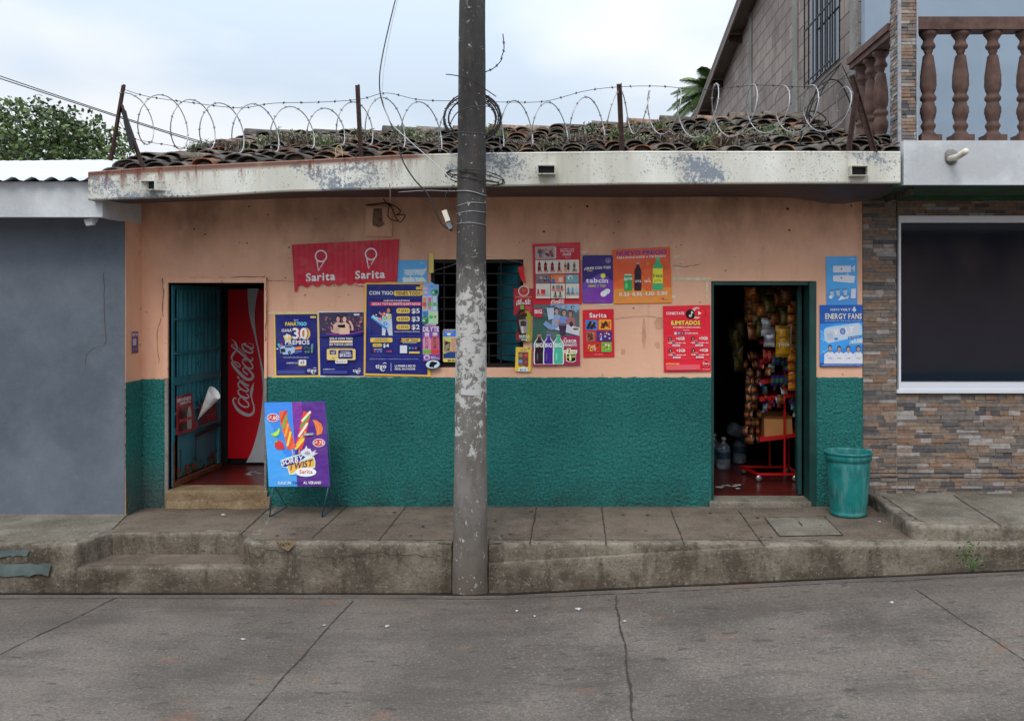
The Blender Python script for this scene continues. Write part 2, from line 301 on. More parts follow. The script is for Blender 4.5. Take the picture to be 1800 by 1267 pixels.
M = dict(
 peach=mat_peach(), green=mat_green(), fascia=mat_fascia(), kerb=mat_kerb(), road=mat_road(), pole=mat_pole(), tiles=mat_tiles(), block=mat_block(),
 walk=mat_conc('pavement_concrete', K(94, 83, 73, .92), K(120, 108, 96, .95), .5, 1.6),
 walk2=mat_conc('old_pavement_concrete', K(104, 98, 86, .9), K(134, 128, 116, .95), .35, 2.6),
 sill=mat_conc('worn_sill_concrete', K(118, 96, 70, .95), K(142, 122, 96, .95), .5, 4),
 grey=mat_conc('grey_render', K(112, 110, 106), K(140, 138, 134), .5, 1.5),
 dark=simple('joint_dark', K(58, 51, 46, .9), .95), wet=simple('gutter_wet_dirt', K(40, 32, 26, .9), .35, nsc=9, amt=.5),
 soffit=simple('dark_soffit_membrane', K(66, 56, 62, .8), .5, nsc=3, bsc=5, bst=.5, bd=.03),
 blue=mat_conc('blue_grey_plaster', K(84, 92, 102, 1.15), K(104, 111, 121, 1.15), .22, .8, .8, .25, .18),
 white=mat_conc('white_render', K(176, 179, 182, 1.1), K(206, 209, 212, 1.1), .18, 1.4, .75, .2, .25), sheet=simple('white_roof_sheet', K(196, 202, 208, 1.0), .5, nsc=1.5, amt=.08),
 stone=mat_attr('stone_cladding', .75, nsc=28, amt=.3, bsc=60, bst=.5), grout=simple('cladding_backing', K(70, 62, 56), .9),
 teal=mat_conc('teal_metal_paint', K(34, 96, 108, 1.6), K(48, 112, 124, 1.6), .12, 3, .45, .1, .3),
 tealdark=simple('dark_teal_paint', K(20, 66, 62, 1.0), .5, nsc=5, amt=.3), rust=simple('rusty_iron', K(64, 42, 36, .9), .85, nsc=30, amt=.5, bsc=90),
 rusty=simple('orange_rust', K(128, 72, 38, .9), .9, nsc=25, amt=.5), iron=simple('dark_iron', K(26, 25, 27), .5, .4), wire=simple('galvanised_wire', K(165, 165, 168), .35, .7),
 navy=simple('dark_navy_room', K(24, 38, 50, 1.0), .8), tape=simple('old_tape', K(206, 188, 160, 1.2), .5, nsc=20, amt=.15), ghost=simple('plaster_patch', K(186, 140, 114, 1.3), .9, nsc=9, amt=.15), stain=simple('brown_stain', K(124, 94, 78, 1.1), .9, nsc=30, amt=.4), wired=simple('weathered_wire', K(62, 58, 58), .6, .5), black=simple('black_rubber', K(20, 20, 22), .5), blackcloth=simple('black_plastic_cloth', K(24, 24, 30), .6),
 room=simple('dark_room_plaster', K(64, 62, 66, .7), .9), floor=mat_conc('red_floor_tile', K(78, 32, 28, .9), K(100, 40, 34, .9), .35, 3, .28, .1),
 print=mat_print('poster_print'), banner=mat_print('vinyl_banner', .28, .5), vehred=simple('fridge_red', K(215, 16, 34, 1.4), .3), 
 plastic=simple('teal_bin_plastic', K(20, 118, 112, 1.15), .42, nsc=5, amt=.22), alu=simple('white_aluminium', K(206, 210, 218, 1.15), .35), glassd=None,
 bal=simple('terracotta_concrete', K(94, 70, 62, .95), .85, nsc=12, amt=.35, bsc=50, bst=.4), redmetal=simple('red_metal_paint', K(176, 18, 22, 1.2), .35),
 board=simple('cardboard', K(176, 120, 70, 1.2), .85, nsc=5, amt=.08), foil=mat_attr('foil_bag', .25, .25, 14, .35, 35, .5, .01), leaf=mat_attr('leaves', .55, 0, 8, .25),
 bark=simple('bark', K(84, 70, 56, .8), .95, nsc=12, amt=.4, bsc=30), pvc=simple('pvc_pipe', K(214, 208, 190, 1.1), .4), teal2=simple('pale_teal_paint', K(98, 112, 110, .85), .8, nsc=8, amt=.3),
 frameblue=simple('blue_steel_frame', K(46, 78, 100), .4), clear=None, beige=simple('painted_wood', K(176, 158, 96, 1.2), .7, nsc=20, amt=.2), 
 litter=simple('white_scrap', K(188, 188, 186), .6), redscrap=simple('red_scrap', K(200, 40, 50), .5), crack=simple('crack_dark', K(84, 64, 54), .95), slab2=simple('green_soffit_paint', K(50, 86, 62, .9), .8, nsc=4, amt=.3),
 upper=simple('pale_blue_wall', K(140, 156, 172, 1.0), .8, nsc=2, amt=.06), brownmetal=simple('brown_fascia_metal', K(96, 78, 72, .9), .6, nsc=6, amt=.2))
g = MT('dark_window_glass'); M['glassd'] = g.fin(K(22, 28, 38, .7), .08, spec=.5)
g = MT('clear_plastic'); g.b.inputs['Transmission Weight'].default_value = .78; M['clear'] = g.fin(K(205, 220, 232), .1)

# ---------------------------------------------------------------- ground, road, pavements, kerb
ZW = .338
def zr(x): return .046*(max(0, min(x, 9)+.5))
def road_y(x): return -1.275
mb = MB(); mb.box(-200, 200, -150, 250, -.6, -.30); mb.build('ground', M['walk2'], kind='structure')
mb = MB(); xs = [-40, -12, -6, -3, -1.5, -.7]+[-.5+.35*i for i in range(28)]+[14, 40]
ys = [-30, -12, -8, -5, -4, -3.2, -2.6, -2.2, -1.9, -1.65, -1.484, -1.40, -1.33, -1.30]
def road_z(x, y):
    g = 0 if y < -1.5 else -.022*((y+1.5)/.2)**2
    return zr(x)+g+.03*min(1, max(0, (-1.6-y)/2.5))*0
vs = [(x, y, road_z(x, y)) for y in ys for x in xs]; nx = len(xs)
mb.add(vs, [(j*nx+i, j*nx+i+1, (j+1)*nx+i+1, (j+1)*nx+i) for j in range(len(ys)-1) for i in range(nx-1)], smooth=True)
mb.box(-40, 40, -30, -1.3, -.5, -.12)
def ribbon(mb, pts, w, jit=.006, dz=.003, zf=None, seed=1, mi=0, var=.5, seg=.04):
    r = random.Random(seed); P2 = []
    for a, b in zip(pts, pts[1:]):
        L = math.hypot(b[0]-a[0], b[1]-a[1]); n = max(1, int(L/seg))
        for k in range(n): P2.append((a[0]+(b[0]-a[0])*k/n, a[1]+(b[1]-a[1])*k/n))
    P2.append(pts[-1]); vs = []
    for i, p in enumerate(P2):
        q0 = P2[max(0, i-1)]; q1 = P2[min(len(P2)-1, i+1)]; dx = q1[0]-q0[0]; dy = q1[1]-q0[1]; l = math.hypot(dx, dy) or 1
        nxv = (-dy/l, dx/l); j = nz3(p[0]*3+seed, p[1]*3, seed)*jit*2+r.uniform(-jit, jit)*.4; ww = w*(1+r.uniform(-var, var))/2
        for s_ in (-1, 1):
            X = p[0]+nxv[0]*(j+s_*ww); Y = p[1]+nxv[1]*(j+s_*ww); vs.append((X, Y, (zf(X, Y) if zf else 0)+dz))
    mb.add(vs, [(2*i, 2*i+1, 2*i+3, 2*i+2) for i in range(len(P2)-1)], mi=mi)
def gp(px, py, z=0.0):   # ground point under a picture point on the plane of height z
    d = (CZ-z)*F/(py-VY); return ((px-VX)*d/F, d-D0)
def rp(px, py):
    z = 0
    for _ in range(4): x, y = gp(px, py, z); z = zr(x)
    return (x, y)
for k, (pl, wd) in enumerate([([rp(620, 1056), rp(520, 1167), rp(430, 1267)], .008), ([rp(1081, 1046), rp(1092, 1110), rp(1103, 1167), rp(1112, 1267)], .012),
        ([rp(205, 1050), rp(100, 1102), rp(-40, 1168)], .007), ([rp(1610, 1036), rp(1700, 1096), rp(1830, 1180)], .006),
        ([(-9, -1.484), (-1.3, -1.484), (0, -1.49), (9, -1.48)], .007)]):
    ribbon(mb, pl, wd, .008, .004, road_z, k+3, 1)
for px, py, n in ((1018, 1072, 1), (1180, 640, 0)):
    pass
mb.build('road', [M['road'], M['dark']], kind='structure')
# wet dirty gutter line at the kerb foot
mb = MB(); vs = []; N = 220
for i in range(N+1):
    x = -9+18*i/N; wv = .05+.018*nz3(x, 0, 3, 2.5)+.05*max(0, 1-abs(x+.72)/.45)+ (.02 if x > -.5 else 0)
    for q in (0, 1): y = -1.268 if q == 0 else -1.300-wv; vs.append((x, y, road_z(x, y)+.005))
mb.add(vs, [(2*i, 2*i+1, 2*i+3, 2*i+2) for i in range(N)]); mb.build('gutter', M['wet'], kind='structure')

def edge_run(mb, path, zt, zb, seed=0, mi=0, amp=.006, round_=.016, step=.03):
    """a worn cast edge: rounded nosing, rough face, swept along path (outside is to the right of travel)"""
    P2 = []
    for a, b in zip(path, path[1:]):
        L = math.hypot(b[0]-a[0], b[1]-a[1]); n = max(1, int(L/step))
        for k in range(n): t = k/n; P2.append((a[0]+(b[0]-a[0])*t, a[1]+(b[1]-a[1])*t))
    P2.append(path[-1]); prof = [(-.10, 0), (-round_*1.1, -.001), (-round_*.45, -round_*.22), (0, -round_)]
    nf = 8; vs = []; cols = len(prof)+nf
    for i, p in enumerate(P2):
        q0 = P2[max(0, i-1)]; q1 = P2[min(len(P2)-1, i+1)]; dx = q1[0]-q0[0]; dy = q1[1]-q0[1]; l = math.hypot(dx, dy); nx_, ny_ = dy/l, -dx/l
        ztt = zt(p[0]) if callable(zt) else zt; zbb = zb(p[0]) if callable(zb) else zb
        pr = [(o, ztt+h) for o, h in prof]+[(0, ztt-round_-(ztt-round_-zbb)*(k+1)/nf) for k in range(nf)]
        for k, (o, z) in enumerate(pr):
            a = amp*(nz3(p[0]*6+seed, z*9, p[1]*6)*1.0+.5*nz3(p[0]*19+seed, z*25, p[1]*19)) if k else 0
            chip = .018*max(0, nz3(p[0]*5+seed*3, 7, p[1]*5)-.22) if 1 <= k <= 4 else 0
            vs.append((p[0]+nx_*(o+a-chip*2), p[1]+ny_*(o+a-chip*2), z+(a*.5-chip if 1 <= k <= 3 else 0)))
    mb.add(vs, [(i*cols+k, i*cols+k+1, (i+1)*cols+k+1, (i+1)*cols+k) for i in range(len(P2)-1) for k in range(cols-1)], mi=mi, smooth=True)
def arc(cx, cy, r, a0, a1, n=8): return [(cx+r*math.cos(R(a0+(a1-a0)*i/n)), cy+r*math.sin(R(a0+(a1-a0)*i/n))) for i in range(n+1)]
# main pavement in front of the shop
YF = -1.25
mb = MB(); left_edge = [(-2.70, .0), (-2.52, -1.02)]
mb.prism([(-2.70, .05), (-2.60, -.95), (-2.36, -1.18), (2.6, -1.17), (2.62, .05)], -.1, .3385)
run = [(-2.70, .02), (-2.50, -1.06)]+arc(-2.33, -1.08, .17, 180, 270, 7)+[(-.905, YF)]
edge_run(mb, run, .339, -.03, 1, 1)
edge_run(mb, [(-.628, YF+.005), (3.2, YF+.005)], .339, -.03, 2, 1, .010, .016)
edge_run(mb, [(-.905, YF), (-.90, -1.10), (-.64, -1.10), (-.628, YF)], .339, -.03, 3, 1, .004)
zj = lambda X, Y: .3385
def sp(px, py): return gp(px, py, .3385)
for k, (a, b) in enumerate([((715, 889), (665, 951)), ((615, 886), (548, 946)), ((943, 892), (931, 957)), ((1058, 892), (1066, 958)), ((1178, 895), (1205, 961)), ((1297, 897), (1345, 961)), ((480, 886), (422, 940))]):
    ribbon(mb, [sp(*a), sp(*b)], .010, .003, .003, zj, 11+k, 2)
ribbon(mb, [(-2.4, -1.155), (-.96, -1.16)], .006, .004, .003, zj, 31, 2); ribbon(mb, [(-.6, -1.15), (1.5, -1.16)], .008, .004, .003, zj, 32, 2)
ribbon(mb, [(-2.6, -.06), (1.1, -.055)], .006, .006, .003, zj, 33, 2)
c4 = [sp(1345, 911), sp(1448, 908), sp(1482, 941), sp(1370, 943)]
mb.add([(x, y, .3435) for x, y in c4], [(0, 3, 2, 1)], mi=3)
for i in range(4): ribbon(mb, [c4[i], c4[(i+1) % 4]], .009, .003, .0065, zj, 40+i, 2)
ribbon(mb, [sp(1403, 917), sp(1411, 926)], .014, .002, .0065, zj, 50, 2)
rr = random.Random(5)
for i in range(60):
    x = rr.uniform(-2.3, 2.4); y = rr.uniform(-1.1, -.1); s_ = rr.uniform(.006, .02)
    mb.add([(x+s_*rr.uniform(.6, 1.3)*math.cos(a), y+s_*rr.uniform(.5, 1)*math.sin(a), .3445) for a in (0, 1, 2, 3, 4, 5)], [tuple(range(6))], mi=2)
def face_crack(pts, wd, seed, yf=-1.262, mi=2):
    q = smooth_path([(a, b, 0) for a, b in pts], 8); vs = []
    for i_, p in enumerate(q):
        jx = 5*nz3(p[0], seed, 1, .05)+2.5*nz3(p[0], seed, 4, .2); w2 = wd*(.5+1.2*abs(nz3(p[0], seed, 7, .11)))
        for s_ in (-1, 1): v = P(p[0]+(jx if abs(pts[-1][1]-pts[0][1]) > 30 else 0), p[1]+(0 if abs(pts[-1][1]-pts[0][1]) > 30 else jx), D0+yf); vs.append((v.x+(s_*w2 if abs(pts[-1][1]-pts[0][1]) > 30 else 0), yf, v.z+(0 if abs(pts[-1][1]-pts[0][1]) > 30 else s_*w2)))
    mb.add(vs, [(2*i_, 2*i_+1, 2*i_+3, 2*i_+2) for i_ in range(len(q)-1)], mi=mi)
face_crack([(436, 970), (455, 978), (480, 966), (520, 975), (600, 980), (650, 972), (720, 976), (792, 984)], .0028, 2)
face_crack([(610, 984), (622, 975), (640, 972)], .002, 4); face_crack([(435, 962), (438, 978), (444, 996)], .002, 5)
v4 = [P(481, 949, 6.937), P(522, 951, 6.937), P(515, 960, 6.937), P(507, 968, 6.937), P(497, 964, 6.937), P(490, 957, 6.937)]; mb.add(v4, [tuple(range(5, -1, -1))], mi=4)
for k in range(5): mb.tube([v4[0]+Vector((.02+.022*k, -.001, -.01-.008*(k % 2))), v4[0]+Vector((.03+.022*k, -.002, -.018-.01*(k % 3)))], .006, 5, mi=1)
mb.build('pavement', [M['walk'], M['kerb'], M['dark'], M['walk2'], M['sill']], kind='structure')
# newer kerb band, rising to meet the pavement top
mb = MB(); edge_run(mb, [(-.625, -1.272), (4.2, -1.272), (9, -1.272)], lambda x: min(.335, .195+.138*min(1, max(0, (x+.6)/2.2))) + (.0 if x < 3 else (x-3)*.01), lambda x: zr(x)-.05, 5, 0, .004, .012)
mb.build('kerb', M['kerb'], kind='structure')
# landing before the left door and the low step
mb = MB(); mb.prism([(-3.84, -.27), (-3.68, -.87), (-2.5, -.83), (-2.6, .12), (-3.7, .12), (-3.82, -.3)], -.1, .327)
edge_run(mb, [(-3.66, -.90), (-2.50, -.885)], .327, .1, 7, 1, .009, .014); mb.build('landing', [M['walk'], M['kerb']], kind='structure')
mb = MB(); mb.prism([(-3.70, -1.17), (-2.50, -1.17), (-2.50, -.85), (-3.66, -.85)], -.1, .1585)
edge_run(mb, [(-3.72, -1.247), (-2.28, -1.247)], .159, -.03, 8, 1, .008, .016); mb.build('step', [M['walk'], M['kerb']], kind='structure')
mb = MB(); mb.prism([(-12, -1.17), (-3.70, -1.17), (-3.63, -.9), (-3.78, -.28), (-12, -.28)], -.1, .336)
edge_run(mb, [(-12, -1.25), (-3.70, -1.25), (-3.60, -.88), (-3.60, -.82)], .3365, -.03, 9, 1, .014, .018)
r_ = random.Random(8)
for (xa_, xb_, za_, zb2) in ((-5.2, -3.88, .10, .19), (-4.9, -4.04, .245, .295)):
    n_ = 26; top_ = [(xa_+(xb_-xa_)*i/n_, -1.264, zb2+.02*nz3(i*.5, 1, za_)+r_.uniform(-.004, .004)) for i in range(n_+1)]; bot_ = [(xb_-.03*r_.random()-(xb_-xa_)*i/n_, -1.264, za_+.03*nz3(i*.4, 5, za_)+r_.uniform(-.006, .006)) for i in range(n_+1)]
    mb.add(top_+bot_, [tuple(range(2*n_+1, -1, -1))], mi=2)
mb.build('old_pavement', [M['walk2'], M['kerb'], M['teal2']], kind='structure')
# raised pavement of the right neighbour
mb = MB(); ZR = .452
mb.prism([(2.68, .05), (2.67, -1.0), (2.75, -1.10), (9, -1.10), (9, .05)], -.1, ZR)
edge_run(mb, [(2.615, .02), (2.565, -1.02)]+arc(2.70, -1.04, .135, 180, 270, 6)+[(9, -1.175)], ZR, .28, 12, 1, .014, .016)
ribbon(mb, [(2.68, -.1), (2.66, -1.0)], .008, .004, .003, lambda X, Y: ZR, 61, 2); ribbon(mb, [gp(1675, 870, ZR), gp(1760, 925, ZR)], .01, .004, .003, lambda X, Y: ZR, 62, 2)
mb.build('raised_pavement', [M['walk2'], M['kerb'], M['dark']], kind='structure')
# ---------------------------------------------------------------- shop building
XL, XR = -3.79, 2.545
WZ = lambda py: CZ-(py-VY)*.005
WX = lambda px: (px-VX)*.005
DL = (WX(297), WX(466), WZ(860), WZ(497)); DR = (WX(1250), WX(1434), WZ(879), WZ(494)); WN = (WX(757), WX(920), WZ(646), WZ(456))
def wall_holes(mb, x0, x1, z0, z1, holes, y0, y1, sub=None, **k):
    xs = sorted({x0, x1} | {h[i] for h in holes for i in (0, 1)}); zs = sorted({z0, z1} | {h[i] for h in holes for i in (2, 3)})
    xs = [x for x in xs if x0 <= x <= x1]; zs = [z for z in zs if z0 <= z <= z1]
    def solid(i, j):
        if i < 0 or j < 0 or i >= len(xs)-1 or j >= len(zs)-1: return False
        cx = (xs[i]+xs[i+1])/2; cz = (zs[j]+zs[j+1])/2
        return not any(h[0] < cx < h[1] and h[2] < cz < h[3] for h in holes)
    for i in range(len(xs)-1):
        for j in range(len(zs)-1):
            if not solid(i, j): continue
            a, b, c, d = xs[i], xs[i+1], zs[j], zs[j+1]
            mb.quad((a, y0, c), (b, y0, c), (b, y0, d), (a, y0, d), **k); mb.quad((b, y1, c), (a, y1, c), (a, y1, d), (b, y1, d), **k)
            if not solid(i-1, j): mb.quad((a, y0, c), (a, y0, d), (a, y1, d), (a, y1, c), **k)
            if not solid(i+1, j): mb.quad((b, y0, c), (b, y1, c), (b, y1, d), (b, y0, d), **k)
            if not solid(i, j-1): mb.quad((a, y0, c), (a, y1, c), (b, y1, c), (b, y0, c), **k)
            if not solid(i, j+1): mb.quad((a, y0, d), (b, y0, d), (b, y1, d), (a, y1, d), **k)
shop = thing('shop_building', (-.62, 1.4, .33), 'low peach and green shop with a clay tile roof and a peeling white eave beam', 'shop')
mb = MB(); wall_holes(mb, XL, XR, .2, 3.12, [(DL[0], DL[1], .2, DL[3]), (DR[0], DR[1], .2, DR[3]), WN], 0, .18)
mb.box(XL-.004, XL, -.296, 0.0, .2, 3.1)
wall_mb = mb
# rough green dado as a displaced sheet wrapping into the left return
def dado_sheet(mb, x0, x1, z1, st=.0095, zlow=.26):
    nu = max(2, int((x1-x0)/st)); nv = int((z1-zlow)/st)
    def fn(u, v):
        x = x0+(x1-x0)*u; z = zlow+(z1-zlow)*v
        d = .0085*nz3(x, z, 1, 44)+.006*nz3(x, z, 5, 74)+.003*nz3(x, z, 9, 3)
        e_ = min(x-x0, x1-x, z1-z)
        if e_ < .02: d -= (.02-e_)*.6
        if v == 1: z += .008*nz3(x, 0, 2, 14)+.005*nz3(x, 0, 2, 45)
        low = max(0, .42-z)*.12*max(0, .4+nz3(x, z, 3, 5))
        return (x, -.022-d+low, z)
    mb.grid(fn, nu, nv, smooth=True)
    mb.box(x0, x1, -.012, -.001, zlow, z1-.01)
mb = MB()
for a, b in ((XL-.0, DL[0]-.03), (DL[1]+.023, DR[0]), (DR[1]+.001, XR)): dado_sheet(mb, a, b, WZ(663) if a > -3 else WZ(666))
def ret(u, v):
    y = -.31+.30*u; z = .22+(WZ(667)-.22)*v; return (XL+.006+.006*nz3(y, z, 1, 32)+.004*nz3(y, z, 5, 70)+.05*max(0, .75-z)*(1-u*.3), y, z)
mb.grid(ret, 26, 92, smooth=True)
mb.build('stucco_dado', M['green'], shop)
# left door surround, sills
mb = MB(); x0, x1, z0, z1 = DL; t = .045
for b in ((x0-t, x0-.0, WZ(664), z1+t), (x1, x1+.022, WZ(664), z1+t)): mb.box(b[0], b[1], -.026, .19, b[2], b[3])
for b in ((x0-.028, x0), (x1, x1+.020)): mb.box(b[0], b[1], -.024, .19, .34, WZ(664)-.001, mi=1)
mb.box(x0, x1, -.025, .19, z1, z1+t-.001); mb.build('door_surround', [M['peach'], M['grey']], shop)
mb = wall_mb
for pts, wd in (([(288, 490), (380, 488), (468, 486)], .006), ([(288, 490), (289, 540), (288, 556)], .007), ([(470, 488), (471, 530), (469, 600)], .005), ([(283, 560), (277, 590), (280, 640)], .004),
                ([(470, 493), (520, 495), (560, 494)], .003), ([(1183, 466), (1205, 468), (1232, 464)], .004), ([(250, 352), (420, 349), (640, 344)], .003), ([(1080, 560), (1130, 556), (1180, 560)], .002)):
    r = random.Random(int(pts[0][0])); q = smooth_path([(a+r.uniform(-1, 1), b, 0) for a, b in pts], 9)
    vs = []
    for i, p in enumerate(q):
        jx = nz3(p[0], p[1], 1, .21)*2; jy = nz3(p[0], p[1], 8, .17)*2; hv = wd*100*(1+nz3(p[0], p[1], 2, .3))
        vertical = abs(pts[-1][1]-pts[0][1]) > abs(pts[-1][0]-pts[0][0])
        for s_ in (-1, 1):
            v = P(p[0]+jx+(s_*hv if vertical else 0), p[1]+jy+(0 if vertical else s_*hv)); vs.append((v.x, -.0275 if 285 < p[0] < 291 or 467 < p[0] < 472 else -.003, v.z))
    mb.add(vs, [(2*i, 2*i+1, 2*i+3, 2*i+2) for i in range(len(q)-1)], mi=1)
rr = random.Random(12)
for i in range(110):      # nail holes and chips in the plaster
    px = rr.uniform(250, 1510); py = rr.uniform(360, 655); v = P(px, py); s_ = rr.uniform(.003, .009) if i % 6 else rr.uniform(.01, .016)
    if (285 < px < 475 and py > 480) or (1240 < px < 1440 and py > 485) or (750 < px < 930 and 445 < py < 655): continue
    mb.add([(v.x+s_*math.cos(a)*rr.uniform(.6, 1.2), -.003, v.z+s_*math.sin(a)*rr.uniform(.5, 1)) for a in (0, 1.1, 2.2, 3.3, 4.3, 5.4)], [tuple(range(5, -1, -1))], mi=1)
for (pa, pb, pc_, pd) in ((1182, 488, 1250, 493), (1241, 493, 1245, 524), (1184, 450, 1194, 453), (1186, 470, 1197, 474), (1020, 441, 1033, 445), (1019, 452, 1030, 456), (640, 498, 652, 504), (468, 548, 640, 552), (478, 660, 760, 664), (1180, 520, 1190, 524), (930, 540, 1022, 543), (1045, 534, 1080, 537)):
    a_ = P(pa, pb); b_ = P(pc_, pd); mb.add([(a_.x, -.0034, a_.z), (b_.x, -.0034, a_.z+.004), (b_.x-.006, -.0034, b_.z), (a_.x+.004, -.0034, b_.z-.003)], [(0, 3, 2, 1)], mi=2)
for (pa, pb, pc_, pd) in ((1128, 560, 1136, 622), (1150, 556, 1168, 580), (1090, 612, 1100, 624), (1150, 600, 1162, 612)):
    n_ = 9; a_ = P(pa, pb); b_ = P(pc_, pd); mb.add([((a_.x+b_.x)/2+(b_.x-a_.x)*.5*math.cos(k*.698)*rr.uniform(.6, 1.1), -.0032, (a_.z+b_.z)/2+(a_.z-b_.z)*.5*math.sin(k*.698)*rr.uniform(.7, 1.1)) for k in range(n_)], [tuple(range(n_-1, -1, -1))], mi=3)
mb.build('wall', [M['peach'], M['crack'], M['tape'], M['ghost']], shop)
def sill(x0, x1, zt, name, ext, m):
    mb = MB(); edge_run(mb, [(x0, -.045), (x1, -.045)], zt, .25, 21, 0, .008, .016, .02); mb.box(x0, x1, .0, .2, .25, zt-.0005); mb.build(name, m, shop)
sill(DL[0]-.01, DL[1]+.03, DL[2], 'door_sill', 0, M['sill']); sill(DR[0]-.02, DR[1]-.05, DR[2]-.001, 'door_sill', 0, M['walk2'])
mb = MB(); mb.add([(x, -.075-.03*nz3(x, 0, 0, 4) if k == 0 else -.03, .330 if k == 0 else .43) for x in [DL[0]-.0+i*.053 for i in range(18)] for k in (0, 1)], [(2*i, 2*i+2, 2*i+3, 2*i+1) for i in range(17)], smooth=True)
mb.build('sill_fillet', M['sill'], shop)
# interior: floor, partition, walls, ceiling
mb = MB(); mb.box(XL+.02, -2.3, .181, 3.6, .2, DL[2]-.002); mb.box(-2.3, XR-.02, .181, 3.6, .2, DR[2]-.003)
r_ = random.Random(3)
for i in range(11):      # worn white scuffs on the floor by the right door
    px = r_.uniform(1256, 1312); py = r_.uniform(850, 859); x, y = gp(px, py, DR[2]); s_ = r_.uniform(.01, .04)
    mb.add([(x+s_*math.cos(a)*r_.uniform(.7, 1.6), y+s_*1.6*math.sin(a)*r_.uniform(.3, 1), DR[2]+.001) for a in (0, 1, 2, 3, 4, 5)], [tuple(range(6))], mi=1)
for i in range(8):
    px = r_.uniform(432, 463); py = r_.uniform(826, 836); x, y = gp(px, py, DL[2]); s_ = r_.uniform(.01, .03)
    mb.add([(x+s_*math.cos(a)*r_.uniform(.7, 1.6), y+s_*1.6*math.sin(a)*r_.uniform(.3, 1), DL[2]+.001) for a in (0, 1, 2, 3, 4, 5)], [tuple(range(6))], mi=1)
mb.build('shop_floor', [M['floor'], M['litter']], shop)
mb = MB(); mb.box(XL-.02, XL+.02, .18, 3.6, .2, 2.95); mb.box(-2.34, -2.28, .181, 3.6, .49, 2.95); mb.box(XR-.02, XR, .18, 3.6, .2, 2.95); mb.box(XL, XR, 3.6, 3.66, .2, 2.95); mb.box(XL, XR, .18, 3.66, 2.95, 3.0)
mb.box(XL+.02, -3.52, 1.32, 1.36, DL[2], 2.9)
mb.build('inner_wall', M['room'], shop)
# eave: soffit, fascia beam with lip, spouts
fx = [155, 300, 500, 700, 855, 1100, 1350, 1583]
ftop = [(155, 302), (260, 294), (500, 282), (700, 272), (855, 268), (1100, 265), (1583, 266)]; fbot = [(155, 352), (330, 346), (500, 336), (700, 331), (855, 327), (1100, 323), (1583, 322)]
def zf(px, tab, d=7.4): return CZ+(VY-interp(tab, px))*d/F
def xf(px, d=7.4): return (px-VX)*d/F
YFa = 7.4-D0
mb = MB(); N = 60; vs = []; prof = lambda a, b: [(YFa+.05, a), (YFa+.05, a-.004), (YFa+.006, a-.001), (YFa-.002, a-.012), (YFa, a-.02), (YFa, (a+b)/2), (YFa, b+.01), (YFa+.006, b), (YFa+.06, b), (YFa+.06, b+.02)]
for i in range(N+1):
    px = 155+(1583-155)*i/N; a = zf(px, ftop); b = zf(px, fbot); x = xf(px)
    for y, z in prof(a, b): vs.append((x, y+.004*nz3(x, z, 1, 1.3), z+.004*nz3(x, 3, 1, 1.1)))
n = 10; mb.add(vs, [(i*n+k, (i+1)*n+k, (i+1)*n+k+1, i*n+k+1) for i in range(N) for k in range(n-1)])
for px, o in ((155, 1), (1583, 0)):
    a = zf(px, ftop); b = zf(px, fbot); x = xf(px)
    mb.quad((x, YFa+.004, b), (x, YFa+.62, b), (x, YFa+.62, a), (x, YFa+.004, a))
for px in (688, 735, 962, 1490, 1526): # sheet joints
    a = zf(px, ftop); b = zf(px, fbot); x = xf(px); mb.box(x-.004, x+.004, YFa-.005, YFa+.01, b+.003, a-.008)
mb.build('eave_beam', M['fascia'], shop)
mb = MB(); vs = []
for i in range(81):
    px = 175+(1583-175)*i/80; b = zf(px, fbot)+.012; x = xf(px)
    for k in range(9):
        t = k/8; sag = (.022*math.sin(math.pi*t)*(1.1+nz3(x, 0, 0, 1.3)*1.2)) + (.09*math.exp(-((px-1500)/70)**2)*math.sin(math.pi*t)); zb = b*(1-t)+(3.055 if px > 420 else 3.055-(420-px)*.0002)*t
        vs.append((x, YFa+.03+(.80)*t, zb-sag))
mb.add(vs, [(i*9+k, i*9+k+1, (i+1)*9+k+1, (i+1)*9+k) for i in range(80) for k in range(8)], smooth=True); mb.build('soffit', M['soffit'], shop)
def spout(px0, px1, py0, py1, ang, inner):
    x0 = xf(px0, 7.33); x1 = xf(px1, 7.33); z1 = CZ+(VY-py0)*7.33/F; z0 = CZ+(VY-py1)*7.33/F; y0 = YFa-.075; y1 = YFa+.02; t = .006; mb = MB()
    sh = ang
    for a, b, c, d in ((x0, x1, z1-t, z1), (x0, x1, z0, z0+t), (x0, x0+t, z0+t, z1-t), (x1-t, x1, z0+t, z1-t)):
        mb.add([(a, y0, c), (b, y0, c), (b+sh, y1, c), (a+sh, y1, c), (a, y0, d), (b, y0, d), (b+sh, y1, d), (a+sh, y1, d)], [(0,3,2,1),(4,5,6,7),(0,1,5,4),(1,2,6,5),(2,3,7,6),(3,0,4,7)])
    o = mb.build('drain_spout', M['fascia'], shop)
    mb = MB(); k_ = sh*.6; mb.box(x0+t+k_, x1-t+k_, YFa-.024, YFa-.006, z0+t, z1-t); mb.build('spout_shade_plug', M['iron'], o)  # solid dark plug standing in for the shade inside the spout
spout(246, 273, 317, 334, .07, 0); spout(945, 976, 290, 306, .0, 0); spout(1496, 1526, 291, 309, -.0, 0)
